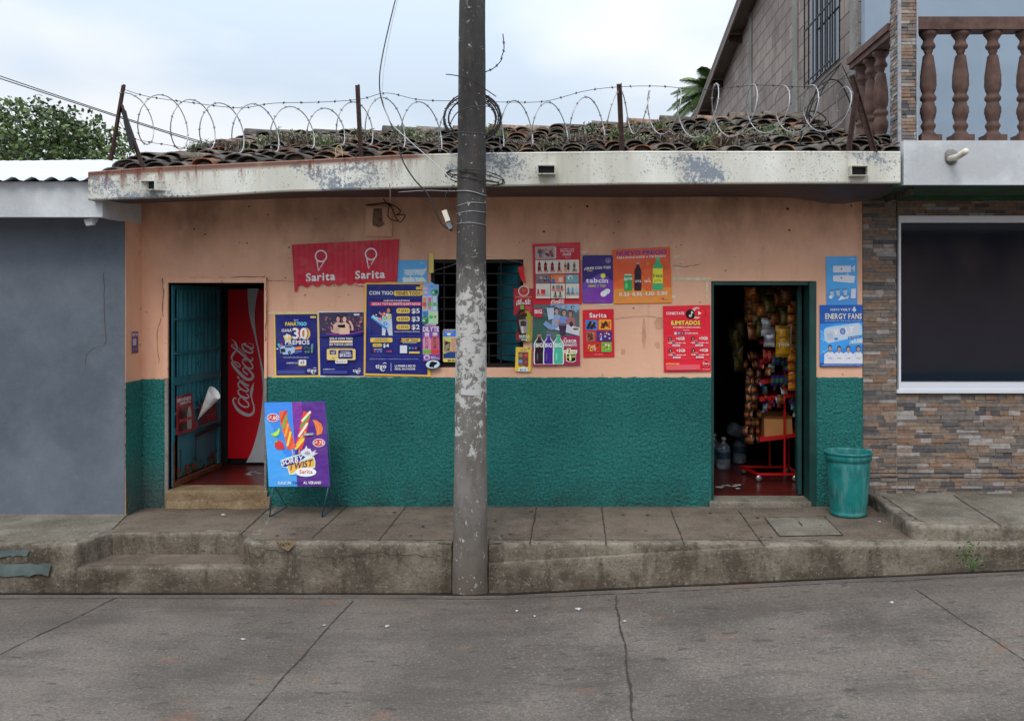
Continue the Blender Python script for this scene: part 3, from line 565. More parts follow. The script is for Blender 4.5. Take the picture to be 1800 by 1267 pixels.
# clay tile roof
def eave_z(x): return zf(VX+x*F/7.4, ftop)-.035
def ridge_z(x): return interp([(-3.7, 4.07), (-1.5, 4.10), (0, 4.142), (1.76, 4.256), (2.8, 4.27)], x)
YE, YR = YFa+.09, 2.8
def roofp(x, t): return eave_z(x)*(1-t)+ridge_z(x)*t-.05*math.sin(math.pi*t)*(.5+.6*nz3(x, t, 0, .8))+.02*nz3(x*2.5, t*3, 1)
mb = MB(); XA, XB = -3.80, 2.74
def base(u, v): x = XA+(XB-XA)*u; return (x, YE+(YR-YE)*v, roofp(x, v)-.03)
mb.grid(base, 50, 16, col=K(60, 52, 46, .8)); mb.quad((XA, YR, 3.0), (XB, YR, 3.0), (XB, YR, ridge_z(XB)-.03), (XA, YR, ridge_z(XA)-.03), col=K(60, 52, 46)[:4])
for x in (XA, XB): mb.add([(x, YE, eave_z(x)-.03), (x, YR, ridge_z(x)-.03), (x, YR, 3.0), (x, YE, 3.0)], [(0, 1, 2, 3)], col=K(110, 100, 92))
tr = random.Random(21)
def tile(mb, x, t0, t1, r0, r1, lift, up, col, rot):
    ns = 8; ya = YE+(YR-YE)*t0; yb = YE+(YR-YE)*t1; za = roofp(x, max(0, t0))+lift; zb = roofp(x, min(1, t1))+lift-.035; vs = []
    for (y, z, r, ox) in ((ya, za, r0, -rot), (yb, zb, r1, rot)):
        for rad in (r, r-.014):
            for k in range(ns+1):
                a = math.pi*k/ns; vs.append((x+ox+rad*math.cos(a), y, z+(rad*.60*math.sin(a) if up else -rad*.5*math.sin(a)+.03)))
    m_ = ns+1; fs = []
    for k in range(ns):
        fs += [(k, k+1, 2*m_+k+1, 2*m_+k), (m_+k+1, m_+k, 3*m_+k, 3*m_+k+1), (k+1, k, m_+k, m_+k+1)]
    mb.add(vs, fs, col=col, smooth=False)
    if up: mb.add([(x+.9*r1*math.cos(math.pi*k/6), ya+.03+.02*(t0 > 0), za-.008+.9*r1*.60*math.sin(math.pi*k/6)) for k in range(7)], [tuple(range(7))], col=K(92, 82, 72, .9))
cols = [K(126, 116, 106), K(110, 103, 97), K(142, 126, 114), K(98, 94, 90), K(124, 118, 110), K(158, 128, 108), K(92, 88, 85), K(112, 104, 95)]
pitch = .186; nrow = 13
ncol = int((XB-XA)/pitch)+1
for i in range(ncol):
    xc = XA+.09+i*pitch; wob = tr.uniform(-.012, .012)
    for j in range(nrow):
        t0 = j/nrow-.004+tr.uniform(-.012, .012); t1 = (j+1.35)/nrow
        c = tr.choice(cols); c2 = tr.choice(cols)
        if tr.random() < .04: c = K(156, 106, 82)
        X = xc+wob+tr.uniform(-.024, .024)+.03*nz3(xc, j*.6, 2)
        tile(mb, X, max(0.0, t0), min(1, t1), tr.uniform(.082, .100), tr.uniform(.068, .082), .03+tr.uniform(-.018, .024), True, c, tr.uniform(-.018, .018))
        if tr.random() < .95: tile(mb, xc+pitch/2+tr.uniform(-.012, .012), max(0, t0), min(1, t1), .085, .075, .0, False, c2, tr.uniform(-.01, .01))
# ridge cap tiles
i = 0; x = XA-.02
while x < XB:
    L = tr.uniform(.36, .44); r0 = tr.uniform(.10, .115); vs = []; ns = 8; zc = ridge_z(x+L/2)-.01+tr.uniform(-.01, .015)
    for q, (X, r) in enumerate(((x-.03, r0), (x+L, r0-.016))):
        for rad in (r, r-.014):
            for k in range(ns+1): a = math.pi*k/ns; vs.append((X, YR+rad*math.cos(a), zc+rad*.85*math.sin(a)+(.012 if q == 0 else 0)))
    m_ = 9; fs = []
    for k in range(ns): fs += [(k, k+1, 2*m_+k+1, 2*m_+k), (m_+k+1, m_+k, 3*m_+k, 3*m_+k+1), (k+1, k, m_+k, m_+k+1)]
    mb.add(vs, fs, col=tr.choice(cols)); x += L
# broken verge lumps at the left and right ends
for (X, Y, r, s) in ((-3.62, -.50, .12, 1), (-3.35, -.62, .09, 1), (2.42, -.55, .14, 1), (2.62, -.4, .12, 1), (2.3, .5, .11, 1)):
    tt = (Y-YE)/(YR-YE)
    for k in range(3): tile(mb, X+k*.05-.05, max(0, tt+k*.02), tt+.12+k*.02, r, r*.8, .05+k*.02, True, cols[(k*3+1) % 8], .02)
roof = mb.build('roof', M['tiles'], shop)
# window: frame, bars, inner shutter
mb = MB(); x0, x1, z0, z1 = WN
for a, b, c, d in ((x0, x0+.03, z0, z1), (x1-.03, x1, z0, z1), (x0+.03, x1-.03, z1-.03, z1), (x0+.03, x1-.03, z0, z0+.035)): mb.box(a, b, .03, .08, c, d)
win = mb.build('window', M['iron'], shop)
mb = MB()
for py in (481, 501, 523, 543, 564, 585, 604, 625): mb.bar((x0, .02, WZ(py)), (x1, .02, WZ(py)), .012, .012)
for px, pa, pb in ((880, 456, 646), (822, 456, 646), (859, 604, 646), (780, 456, 646)): mb.bar((WX(px), .032, WZ(pa)), (WX(px), .032, WZ(pb)), .012, .012)
mb.build('security_bars', M['iron'], win)
mb = MB(); a = P(915, 500, 8.33); b = P(879, 500, 8.80)
def leaf(p0, p1, z0, z1, th, mat, name, par):
    d = Vector((p1.x-p0.x, p1.y-p0.y, 0)).normalized(); nn = Vector((-d.y, d.x, 0))*th; v = []
    for z in (z0, z1):
        for q in (p0, p1, p1+nn, p0+nn): v.append((q.x, q.y, z))
    m_ = MB(); m_.add(v, [(0,3,2,1),(4,5,6,7),(0,1,5,4),(1,2,6,5),(2,3,7,6),(3,0,4,7)])
    for k in range(5):
        zz = z0+(z1-z0)*k/4; m_.bar(Vector((p0.x, p0.y, zz))-nn*.4, Vector((p1.x, p1.y, zz))-nn*.4, .02, .03)
    return m_.build(name, mat, par)
leaf(a, b, z0+.04, z1-.04, .03, M['teal'], 'shutter', win)
mb = MB(); v = P(892, 530, 8.6); mb.add([(v.x+.02*math.cos(q*.5236), v.y-.05, v.z+.036*math.sin(q*.5236)) for q in range(12)], [tuple(range(12))]); 
# right doorway frame and its open leaf
mb = MB(); x0, x1, z0, z1 = DR
mb.box(x1-.06, x1-.0, -.02, .19, z0-.06, z1-.001); mb.box(x0, x1-.06, .01, .19, z1-.035, z1-.001); mb.box(x0, x0+.025, .01, .19, z0, z1-.035)
mb.build('door_frame', M['tealdark'], shop)
mb = MB(); q0 = Vector((x1-.075, .20, 0)); q1 = Vector((x1+.105, 1.02, 0)); sk_ = lambda t, z, o=0.0: (q0.x+(q1.x-q0.x)*t-o, q0.y+(q1.y-q0.y)*t, z)
mb.add([sk_(t, z, o) for z in (z0+.01, z1-.04) for t, o in ((0, .035), (1, .035), (1, 0), (0, 0))], [(0,3,2,1),(4,5,6,7),(0,1,5,4),(1,2,6,5),(2,3,7,6),(3,0,4,7)])
for k in range(7): mb.bar(sk_(.08+k*.13, z0+.05, .04), sk_(.08+k*.13, z1-.08, .04), .03, .012)
dl = mb.build('door', M['tealdark'], shop); mb = MB(); mb.tube([sk_(.5, 1.70, .04), sk_(.5, 1.72, .09), sk_(.5, 1.92, .09), sk_(.5, 1.94, .04)], .008); mb.build('handle', M['wire'], dl)
# left metal door, opened inwards
A = Vector((-3.560, .05, 0)); B = Vector((-3.525, 1.08, 0)); DZ0, DZ1 = DL[2]+.012, DL[3]-.02
def dp(u, h, out=0.0): v = A+(B-A)*u; return Vector((v.x+out, v.y, DZ0+(DZ1-DZ0)*h))
mb = MB(); mb.bar(dp(.02, 0, .0), dp(.02, 1, .0), .045, .045); mb.bar(dp(.98, 0), dp(.98, 1), .04, .045); mb.bar(dp(0, .99), dp(1, .99), .04, .04); mb.bar(dp(0, .27), dp(1, .27), .05, .06)
mb.bar(dp(0, .52, .0), dp(1, .52, .0), .05, .07)
def dsheet(h0, h1, nu, rib):
    vs = []
    for i in range(nu+1):
        u = .03+.94*i/nu; o = (.016 if (i % 4) in (0, 1) else 0) if rib else 0
        for h in (h0, h1): v = dp(u, h, o-.004); vs.append(v)
    mb.add(vs, [(2*i, 2*i+2, 2*i+3, 2*i+1) for i in range(nu)])
dsheet(.28, .985, 44, True); dsheet(.03, .27, 2, False)
for h in (.36, .66, .83): mb.bar(dp(.03, h, .02), dp(.97, h, .02), .015, .022)
for h in (.40, .60, .75): mb.bar(dp(.52, h+.03, .025), dp(.52, h-.02, .025), .01, .01); mb.bar(dp(.42, h, .025), dp(.60, h+.004, .025), .01, .012)
md = mb.build('door', M['teal'], shop)
mb = MB(); mb.bar(dp(0, .008, .004), dp(1, .008, .004), .050, .045); mb.bar(dp(0.02, 0.02, .012), dp(0.02, .22, .012), .03, .028)
rr = random.Random(4)
for i in range(46):
    u = rr.random(); h = abs(rr.gauss(0, .03))+.035; s_ = rr.uniform(.008, .03); c = dp(u, h, .003)
    mb.add([(c.x+.001*k, c.y+s_*1.3*math.cos(a)*rr.uniform(.6, 1.3), c.z+s_*math.sin(a)*rr.uniform(.6, 1.2)) for k, a in enumerate((0, .9, 1.9, 3, 4, 5.2))], [tuple(range(6))])
mb.build('rusted_edge', M['rusty'], md)
mb = MB(); mb.bar(dp(.45, .215, .02), dp(1.0, .235, .02), .012, .03); mb.bar(dp(.18, .05, .01), dp(.18, .17, .01), .006, .006); mb.bar(dp(.48, .08, .01), dp(.48, .2, .01), .006, .006); mb.build('door_bolt', M['rust'], md)
# meter box cover recessed in the wall, its stained niche
mb = MB(); v0 = P(643, 363); v1 = P(690, 416); mb.box(v0.x, v1.x, -.028, .0, v1.z, v0.z); mb.box(v0.x+.012, v1.x-.012, -.034, -.028, v1.z+.012, v0.z-.015)
mx_ = mb.build('meter_box', M['peach'], shop); mb = MB()
q = [(658, 367), (673, 367), (674, 388), (678, 395), (668, 401), (657, 397), (656, 388)]; mb.add([(P(a, b).x, -.0355, P(a, b).z) for a, b in q], [tuple(range(len(q)-1, -1, -1))]); mb.build('meter_window', M['stain'], mx_)

# ---------------------------------------------------------------- left neighbour
ln = thing('blue_house', (-6.5, 1, .33), 'blue grey plastered house with a white corrugated roof left of the shop', 'house')
mb = MB(); mb.box(-12, XL-.005, -.30, 4.2, .2, 3.0); mb.build('wall', M['blue'], ln)
mb = MB()
pts = [(182, 480), (184, 560), (186, 590), (184, 605), (165, 612), (152, 625), (150, 640)]
q = smooth_path([(a, b, 0) for a, b in pts], 8); vs = []
for p in q:
    for s_ in (-1, 1): v = P(p[0]+s_*.45+nz3(p[0], p[1], 0, .2)*1.5, p[1], 7.9); vs.append((v.x, -.302, v.z))
mb.add(vs, [(2*i, 2*i+1, 2*i+3, 2*i+2) for i in range(len(q)-1)]); mb.build('wall_crack', M['crack'], ln)
mb = MB(); zt, zb_ = 3.098, 2.815; XE = -3.782
mb.box(-12, XE, -.70, -.62, zb_, zt); mb.box(XE-.06, XE, -.62, -.02, zb_+.0, zt-.1); mb.box(-12, XE-.06, -.62, -.30, zb_+.03, zb_+.06); mb.build('eave_beam', M['white'], ln)
mb = MB(); vs = []; nn_ = 260; X0, X1 = -12, -3.70
for i in range(nn_+1):
    x = X0+(X1-X0)*i/nn_; ph = math.sin(x*2*math.pi/.155)*.017
    for k in range(5):
        t = k/4; y = -.78+4.5*t; zz = 3.112+.79*t+.012*(x+8)*t; vs.append((x+.0*t, y, zz+ph))
mb.add(vs, [(i*5+k, (i+1)*5+k, (i+1)*5+k+1, i*5+k+1) for i in range(nn_) for k in range(4)], smooth=True)
mb.box(-12, -3.72, 3.6, 3.72, 2.9, 3.78)
mb.build('roof', M['sheet'], ln)
mb = MB(); c = P(162, 398, 7.62); mb.bar(c+Vector((.0, .02, .06)), c+Vector((.05, .05, .02)), .02, .02); mb.tube([P(168, 384, 7.62), P(166, 392, 7.62)], .010); sc_ = thing('security_light', P(162, 396, 7.62), 'small white flood light hanging under the eave of the blue house', 'light')
mb = MB(); mb.tube([P(172, 383, 7.62), P(168, 391, 7.62), P(160, 394, 7.62)], .008); mb.build('bracket', M['white'], sc_)
mb = MB(); a = P(150, 391, 7.60); b = P(166, 388, 7.60); mb.bar(P(151, 390, 7.60), P(167, 387, 7.60), .05, .035); mb.bar(P(153, 394, 7.58), P(165, 392, 7.58), .045, .03); mb.build('lamp_head', M['white'], sc_)

# ---------------------------------------------------------------- right neighbour
rn = thing('stone_clad_house', (4.3, 1, .45), 'two storey house clad in narrow brown and grey stone strips with a balustraded balcony', 'house')
WR = (WX(1578), WX(1578)+1.75, WZ(684), WZ(380))
mb = MB(); wall_holes(mb, XR+.003, 9, .3, 3.06, [WR], .012, .2); mb.build('wall', M['grout'], rn)
mb = MB(); sr = random.Random(77)
pal = [(120, 100, 86), (106, 98, 92), (130, 112, 96), (98, 92, 88), (142, 136, 132), (122, 98, 82), (86, 82, 82), (134, 116, 102), (110, 103, 99), (128, 104, 86), (74, 71, 73), (148, 142, 138), (126, 98, 80), (104, 94, 88), (118, 106, 98)]
z = .44
joint_x = WX(1578)-.012
while z < 3.05:
    hrow = sr.choice((.022, .028, .034, .040)); x = XR+.004
    if abs(z-WZ(835)) < .03: z += .006
    while x < 8.9:
        Ls = sr.uniform(.05, .22); xe = min(x+Ls, 8.9)
        if x < joint_x < xe: xe = joint_x
        a, b = x, xe-.002
        segs = [(a, b)]
        if z+hrow > WR[2]-.0 and z < WR[3]:
            segs = []
            if a < WR[0]: segs.append((a, min(b, WR[0])))
            if b > WR[1]: segs.append((max(a, WR[1]), b))
            if z < WR[2] or z+hrow > WR[3]: segs = [(a, b)] if (z+hrow/2 < WR[2] or z+hrow/2 > WR[3]) else segs
        c = K(*sr.choice(pal), 1.12)
        for s0, s1 in segs:
            if s1-s0 > .008:
                pr = sr.uniform(.001, .012); tl = sr.uniform(-.002, .002)
                z0_, z1_ = z, z+hrow-.0015
                mb.add([(s0, -pr, z0_), (s1, -pr+tl, z0_+tl), (s1, .011, z0_+tl), (s0, .011, z0_), (s0, -pr+tl, z1_), (s1, -pr, z1_-tl*.5), (s1, .011, z1_), (s0, .011, z1_)], [(4,5,6,7),(0,1,5,4),(1,2,6,5),(3,0,4,7),(0,3,2,1)], col=c)
        x = xe+(.006 if xe == joint_x else 0)
    z += hrow
mb.box(joint_x, joint_x+.005, -.004, .011, .45, WR[2]-.03, col=K(150, 140, 128)); mb.box(XR+.01, 8.9, -.0125, .011, WZ(835)-.004, WZ(835)+.002, col=K(138, 130, 120))
mb.build('stone_cladding', M['stone'], rn)
mb = MB(); x0, x1, z0, z1 = WR; t = .045
mb.box(x0, x0+.018, -.03, .10, z0, z1); mb.box(x1-.03, x1, -.03, .10, z0, z1); mb.box(x0+.018, x1-.03, -.03, .10, z1-.058, z1); mb.box(x0+.018, x1-.03, -.035, .10, z0, z0+.062); mb.box(x0-.02, x1+.02, -.045, .0, z0-.03, z0)
wf = mb.build('window', M['alu'], rn)
mb = MB(); mb.box(x0+1.22, x0+1.26, .01, .06, z0+.062, z1-.058); mb.build('sash_bar', M['alu'], wf)
gm = MT('tinted_window_pane'); gm.b.inputs['Transmission Weight'].default_value = .5; gm.fin(K(24, 44, 62, 1), .05, spec=.4)
mb = MB(); mb.box(x0+.018, x1-.03, .055, .061, z0+.062, z1-.058); mb.build('pane', gm.m, wf)
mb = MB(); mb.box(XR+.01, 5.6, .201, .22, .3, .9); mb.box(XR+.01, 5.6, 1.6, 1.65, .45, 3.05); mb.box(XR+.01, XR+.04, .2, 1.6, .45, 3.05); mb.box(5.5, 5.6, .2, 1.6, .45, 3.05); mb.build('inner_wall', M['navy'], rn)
mb = MB()
for k in range(3): c = P(1660+k*8, 655, 8.45+k*.03); mb.bar((c.x, c.y, 1.50), (c.x-.05, c.y+.05, 1.76), .012, .035)
mb.bar((3.2, .25, 1.49), (4.0, .25, 1.49), .3, .02)
mb.build('leaning_board', M['white'], rn)
# slab, pipe, pillar, balusters, rail
mb = MB(); XS = 2.626; zs0, zs1 = CZ+(VY-325)*7.4/F, CZ+(VY-247)*7.4/F
mb.box(XS, 9, YFa+.004, .9, zs0+.012, zs1); mb.box(XS, 9, YFa+.004, YFa+.05, zs0, zs0+.012); mb.build('balcony_slab', M['white'], rn)
mb = MB(); mb.box(XR+.01, 9, YFa+.051, -.0, zs0-.003, zs0+.011); mb.box(XR+.02, 9, -.05, .012, 3.02, zs0-.004); mb.build('soffit', M['slab2'], rn)
mb = MB()
PX0, PX1, PY0, PY1 = 2.625, 2.765, -.70, -.49
for zz in [zs1+.002+.028*k for k in range(52)]:
    hh = .026; cc = K(*sr.choice(pal), 1.15)
    for (a0, a1, b0, b1, ax) in ((PX0+.012, PX1-.008, PY0, PY0, 'x'), (PY0+.012, PY1, PX0, PX0, 'y')):
        p = a0
        while p < a1:
            q_ = min(a1, p+sr.uniform(.04, .12)); o = sr.uniform(0, .009); cc = K(*sr.choice(pal), 1.15)
            if ax == 'x': mb.box(p, q_-.002, PY0-o, PY0+.01, zz, zz+hh-.002, col=cc)
            else: mb.box(PX0-o, PX0+.01, p, q_-.002, zz, zz+hh-.002, col=cc)
            p = q_
mb.box(PX0+.01, PX1, PY0+.01, PY1, zs1, 5.0, col=K(70, 66, 62)); mb.box(PX0-.012, PX0+.011, PY0-.012, PY0+.011, zs1, 5.0, col=K(150, 152, 158)); mb.box(PX1-.006, PX1+.008, PY0-.010, PY0+.02, zs1, 5.0, col=K(150, 152, 158))
mb.build('stone_pillar', M['stone'], rn)
bp = [(.062, 0), (.062, .07), (.045, .085), (.045, .10), (.058, .125), (.060, .14), (.046, .16), (.045, .175), (.056, .20), (.066, .24), (.064, .28), (.050, .315), (.046, .33), (.062, .345), (.064, .365), (.050, .385), (.058, .42), (.066, .46), (.064, .54), (.054, .62), (.042, .70), (.036, .735), (.036, .75), (.054, .765), (.057, .785), (.044, .805), (.040, .83), (.060, .86), (.072, .875), (.072, .90)]
mb = MB(); n = 24; vs = []
for r, z in bp:
    for j in range(n):
        a = 2*math.pi*j/n+(z*2.2 if .2 < z < .31 or .4 < z < .72 else 0); k = 1+(.045*math.sin(6*a) if (.19 < z < .3 or .42 < z < .7) else 0); vs.append((r*k*math.cos(a), r*k*math.sin(a), z))
mb.add(vs, [(i*n+j, i*n+(j+1) % n, (i+1)*n+(j+1) % n, (i+1)*n+j) for i in range(len(bp)-1) for j in range(n)]+[tuple((len(bp)-1)*n+j for j in range(n))], smooth=True)
mb.box(-.082, .082, -.082, .082, -.012, .055)
bz = zs1+.012; spots = [(xf(1634, 7.55), 7.58-D0), (xf(1691, 7.55), 7.58-D0)]+[(xf(1691, 7.55)+.262*k, 7.58-D0) for k in range(1, 8)]+[(2.70, -.02), (2.70, .24), (2.70, .50)]
b0 = None
for k, (x, y) in enumerate(spots):
    L_ = Vector((x, y, bz))-rn.location
    if b0 is None: b0 = mb.build('baluster', M['bal'], rn, local=True, loc=L_)
    else: c = b0.copy(); scene.collection.objects.link(c); c.parent = rn; c.location = L_
mb = MB(); mb.box(PX1+.01, 9, -.70, -.54, bz+.90, bz+1.0); mb.box(2.62, 2.78, -.485, .64, bz+.90, bz+.95); mb.box(2.60, 2.80, -.485, .66, bz+.95, bz+1.01); mb.build('balustrade_rail', M['bal'], rn)
mb = MB(); mb.box(2.755, 9, .60, 4, 3.3, 7.5); mb.build('upper_wall', M['upper'], rn)
mb = MB(); a = P(1668, 279, 7.38); mb.tube([a+Vector((0, .05, 0)), a+Vector((.03, -.10, .0)), P(1698, 266, 7.05)], .024, 12, cap=True); 
pp = mb.build('drain_pipe', M['pvc'], rn)
mb = MB(); cc = P(1672, 276, 7.4); mb.lathe([(.0, -.012), (.055, -.01), (.05, .01), (.03, .02)], (0, 0, 0), 14); 
mb.v = [(cc.x+x*1.0+.004*math.sin(x*200), cc.y-.004-z, cc.z+y*1.2) for x, y, z in mb.v]; mb.build('mortar_patch', M['grey'], pp)

# ---------------------------------------------------------------- tall block house behind
bh = thing('block_house', (5, 6, 3.3), 'tall unpainted grey concrete block house rising behind the tile roof', 'house')
BX = 2.735
def bz_(y): return 6.27+.15*(7.9-y)
mb = MB(); ya, yb = 3.05, 11.0; ya = .72
v = [(BX, ya, 3.2), (BX, yb, 3.2), (BX, yb, bz_(yb)), (BX, ya, bz_(ya)), (8.5, ya, 3.2), (8.5, yb, 3.2), (8.5, yb, bz_(yb)), (8.5, ya, bz_(ya))]
mb.add(v, [(0, 3, 2, 1), (4, 5, 6, 7), (0, 4, 7, 3), (1, 2, 6, 5), (3, 7, 6, 2)]); mb.build('wall', M['block'], bh)
mb = MB()
for d0, d1, o in ((8.93, 9.12, .03), (11.3, 11.55, .02), (14.2, 14.45, .02)):
    mb = MB(); mb.box(BX-o, BX+.1, d0-D0, d1-D0, 3.2, bz_(d0-D0)-.02); mb.build('concrete_column', M['grey'], bh)
mb = MB()
for s0, s1, z0_, z1_ in ((BX-.26, 8.7, .05, .11),):
    mb.add([(s0, ya-.3, bz_(ya-.3)+z0_), (s1, ya-.3, bz_(ya-.3)+z0_), (s1, yb+.4, bz_(yb+.4)+z0_), (s0, yb+.4, bz_(yb+.4)+z0_), (s0, ya-.3, bz_(ya-.3)+z1_), (s1, ya-.3, bz_(ya-.3)+z1_), (s1, yb+.4, bz_(yb+.4)+z1_), (s0, yb+.4, bz_(yb+.4)+z1_)], [(0,3,2,1),(4,5,6,7),(0,1,5,4),(1,2,6,5),(2,3,7,6),(3,0,4,7)])
mb.bar((BX-.24, ya-.3, bz_(ya-.3)-.0), (BX-.24, yb+.4, bz_(yb+.4)), .03, .13)
mb.build('roof', M['brownmetal'], bh)
mb = MB()
for y in (1.5, 3.3, 5.1, 6.9, 8.8, 10.4): mb = MB(); mb.bar((BX-.22, y, bz_(y)-.06), (BX+.05, y, bz_(y)-.06), .09, .12); mb.build('rafter', M['rust'], bh)
mb = MB(); y0, y1 = 9.55-D0, 10.7-D0; z0_, z1_ = 4.62, 5.9
mb.box(BX-.012, BX+.01, y0, y1, z0_, z1_); bw = mb.build('window', M['glassd'], bh)
mb = MB()
for k in range(7): y = y0+(y1-y0)*k/6; mb.bar((BX-.08, y, z0_-.05), (BX-.08, y, z1_), .014, .014)
for z in (z0_, z0_+.6, z1_): mb.bar((BX-.08, y0, z), (BX-.08, y1, z), .014, .014)
mb.build('security_bars', M['iron'], bw)
# ---------------------------------------------------------------- printing helpers (letters, strokes, shapes on a sheet)
GL = {}
def glyph(ch, bold):
    k = (ch, bold)
    if k in GL: return GL[k]
    cu = bpy.data.curves.new('g', 'FONT'); cu.body = ch; cu.size = 1; cu.resolution_u = 3; cu.offset = .026 if bold else .006
    o = bpy.data.objects.new('g', cu); scene.collection.objects.link(o)
    dg = bpy.context.evaluated_depsgraph_get(); dg.update(); me = bpy.data.meshes.new_from_object(o.evaluated_get(dg))
    vs = [(v.co.x, v.co.y) for v in me.vertices]; fs = [tuple(p.vertices) for p in me.polygons]
    bpy.data.objects.remove(o); bpy.data.curves.remove(cu); bpy.data.meshes.remove(me)
    if vs:
        x0 = min(v[0] for v in vs); x1 = max(v[0] for v in vs); vs = [(a-x0, b) for a, b in vs]; adv = x1-x0+(.07 if ch not in "il.,:'!1" else .09)
    else: adv = .27
    GL[k] = (vs, fs, adv); return GL[k]
class Sheet:
    def __init__(s, ox=0, oy=0, sc=1.0, off=.004, fn=None, wave=.0, slope=0.0, seed=0, slant=0.0):
        s.ox, s.oy, s.sc, s.off, s.fn, s.wave, s.slope, s.seed = ox, oy, sc, off, fn, wave, slope, seed; s.mb = MB(); s.h = 0.0; s.slant = slant
    def T(s, u, v, h=None):
        h = s.h if h is None else h
        v = v+s.slope*u
        if s.fn: return s.fn(u, v, h)
        px = s.ox+u/s.sc; py = s.oy+v/s.sc; p = P(px, py); w_ = s.wave*(1+nz3(px, py, s.seed, .02)+.4*nz3(px, py, s.seed+5, .06))
        return Vector((p.x, -s.off-h-w_, p.z))
    def up(s, d=.00016): s.h += d
    def poly(s, pts, col):
        s.up(); s.mb.add([s.T(*p) for p in pts], [tuple(range(len(pts)))], col=col); return s
    def rect(s, x0, y0, x1, y1, col, n=None):
        s.up(.0004); st = 9*s.sc; nu = n or max(1, int((x1-x0)/st)); nv = n or max(1, int((y1-y0)/st))
        s.mb.grid(lambda a, b: s.T(x0+(x1-x0)*a, y0+(y1-y0)*b), nu, nv, col=col); return s
    def quad4(s, q, col, nu=8, nv=8):
        s.up(.0005); (a, b, c, d) = q
        def fn(u, v): return s.T(*[(a[i]*(1-u)+b[i]*u)*(1-v)+(d[i]*(1-u)+c[i]*u)*v for i in (0, 1)])
        s.mb.grid(fn, nu, nv, col=col); return s
    def base(s, q, col, th=.0015, nu=8, nv=8):
        a, b, c, d = q
        s.quad4(q, col, nu, nv)
        for p, r in ((a, b), (b, c), (c, d), (d, a)): s.mb.add([s.T(*p), s.T(*r), s.T(r[0], r[1], -th), s.T(p[0], p[1], -th)], [(0, 1, 2, 3)], col=col)
        return s
    def rrect(s, x0, y0, x1, y1, r, col):
        p = []
        for cx, cy, a0 in ((x1-r, y0+r, -90), (x1-r, y1-r, 0), (x0+r, y1-r, 90), (x0+r, y0+r, 180)):
            for k in range(5): a = R(a0+22.5*k); p.append((cx+r*math.cos(a), cy+r*math.sin(a)))
        return s.poly(p, col)
    def ell(s, cx, cy, rx, ry, col, n=16, rot=0):
        c_, s_ = math.cos(R(rot)), math.sin(R(rot))
        return s.poly([(cx+rx*math.cos(t)*c_-ry*math.sin(t)*s_, cy+rx*math.cos(t)*s_+ry*math.sin(t)*c_) for t in [2*math.pi*i/n for i in range(n)]], col)
    def stroke(s, pts, wd, col, sm=5, close=False):
        if len(pts[0]) == 2: pts = [(x, y, wd) for x, y in pts]
        if close: pts = pts+[pts[0]]
        q = smooth_path(pts, sm) if sm > 1 else pts
        s.up(); vs = []
        for i, p in enumerate(q):
            a = q[max(0, i-1)]; b = q[min(len(q)-1, i+1)]; dx, dy = b[0]-a[0], b[1]-a[1]; l = math.hypot(dx, dy) or 1; nx_, ny_ = -dy/l, dx/l
            for g_ in (-.5, .5): vs.append(s.T(p[0]+nx_*p[2]*g_, p[1]+ny_*p[2]*g_))
        s.mb.add(vs, [(2*i, 2*i+1, 2*i+3, 2*i+2) for i in range(len(q)-1)], col=col); return s
    def text(s, t, x0, yb, x1, cap, col, bold=True, slope=0.0, slant=0.0, vert=False):
        """fit string t between x0 and x1 on baseline yb with capital height cap"""
        s.up(); x = 0; items = []
        for ch in t:
            vs, fs, adv = glyph(ch, bold); items.append((x, vs, fs)); x += adv
        Wd = x-.07; kx = (x1-x0)/max(Wd, .01); ky = cap/.70
        for ox, vs, fs in items:
            if not vs: continue
            out = []
            for a, b in vs:
                lx = (a+ox)*kx+b*ky*slant; ly = b*ky
                if vert: out.append(s.T(yb-ly, x0-(lx)*1.0, None) if False else s.T(yb-ly, x0-lx))
                else: out.append(s.T(x0+lx, yb-ly+slope*lx))
            s.mb.add(out, fs, col=col)
        return s
    def done(s, name, label, cat, group=None, mat='print', parent=None): return s.mb.build(name, M[mat], parent, label=label, cat=cat, group=group)
WHT = H('c9c9cf'); BLK = H('14141a', 1)
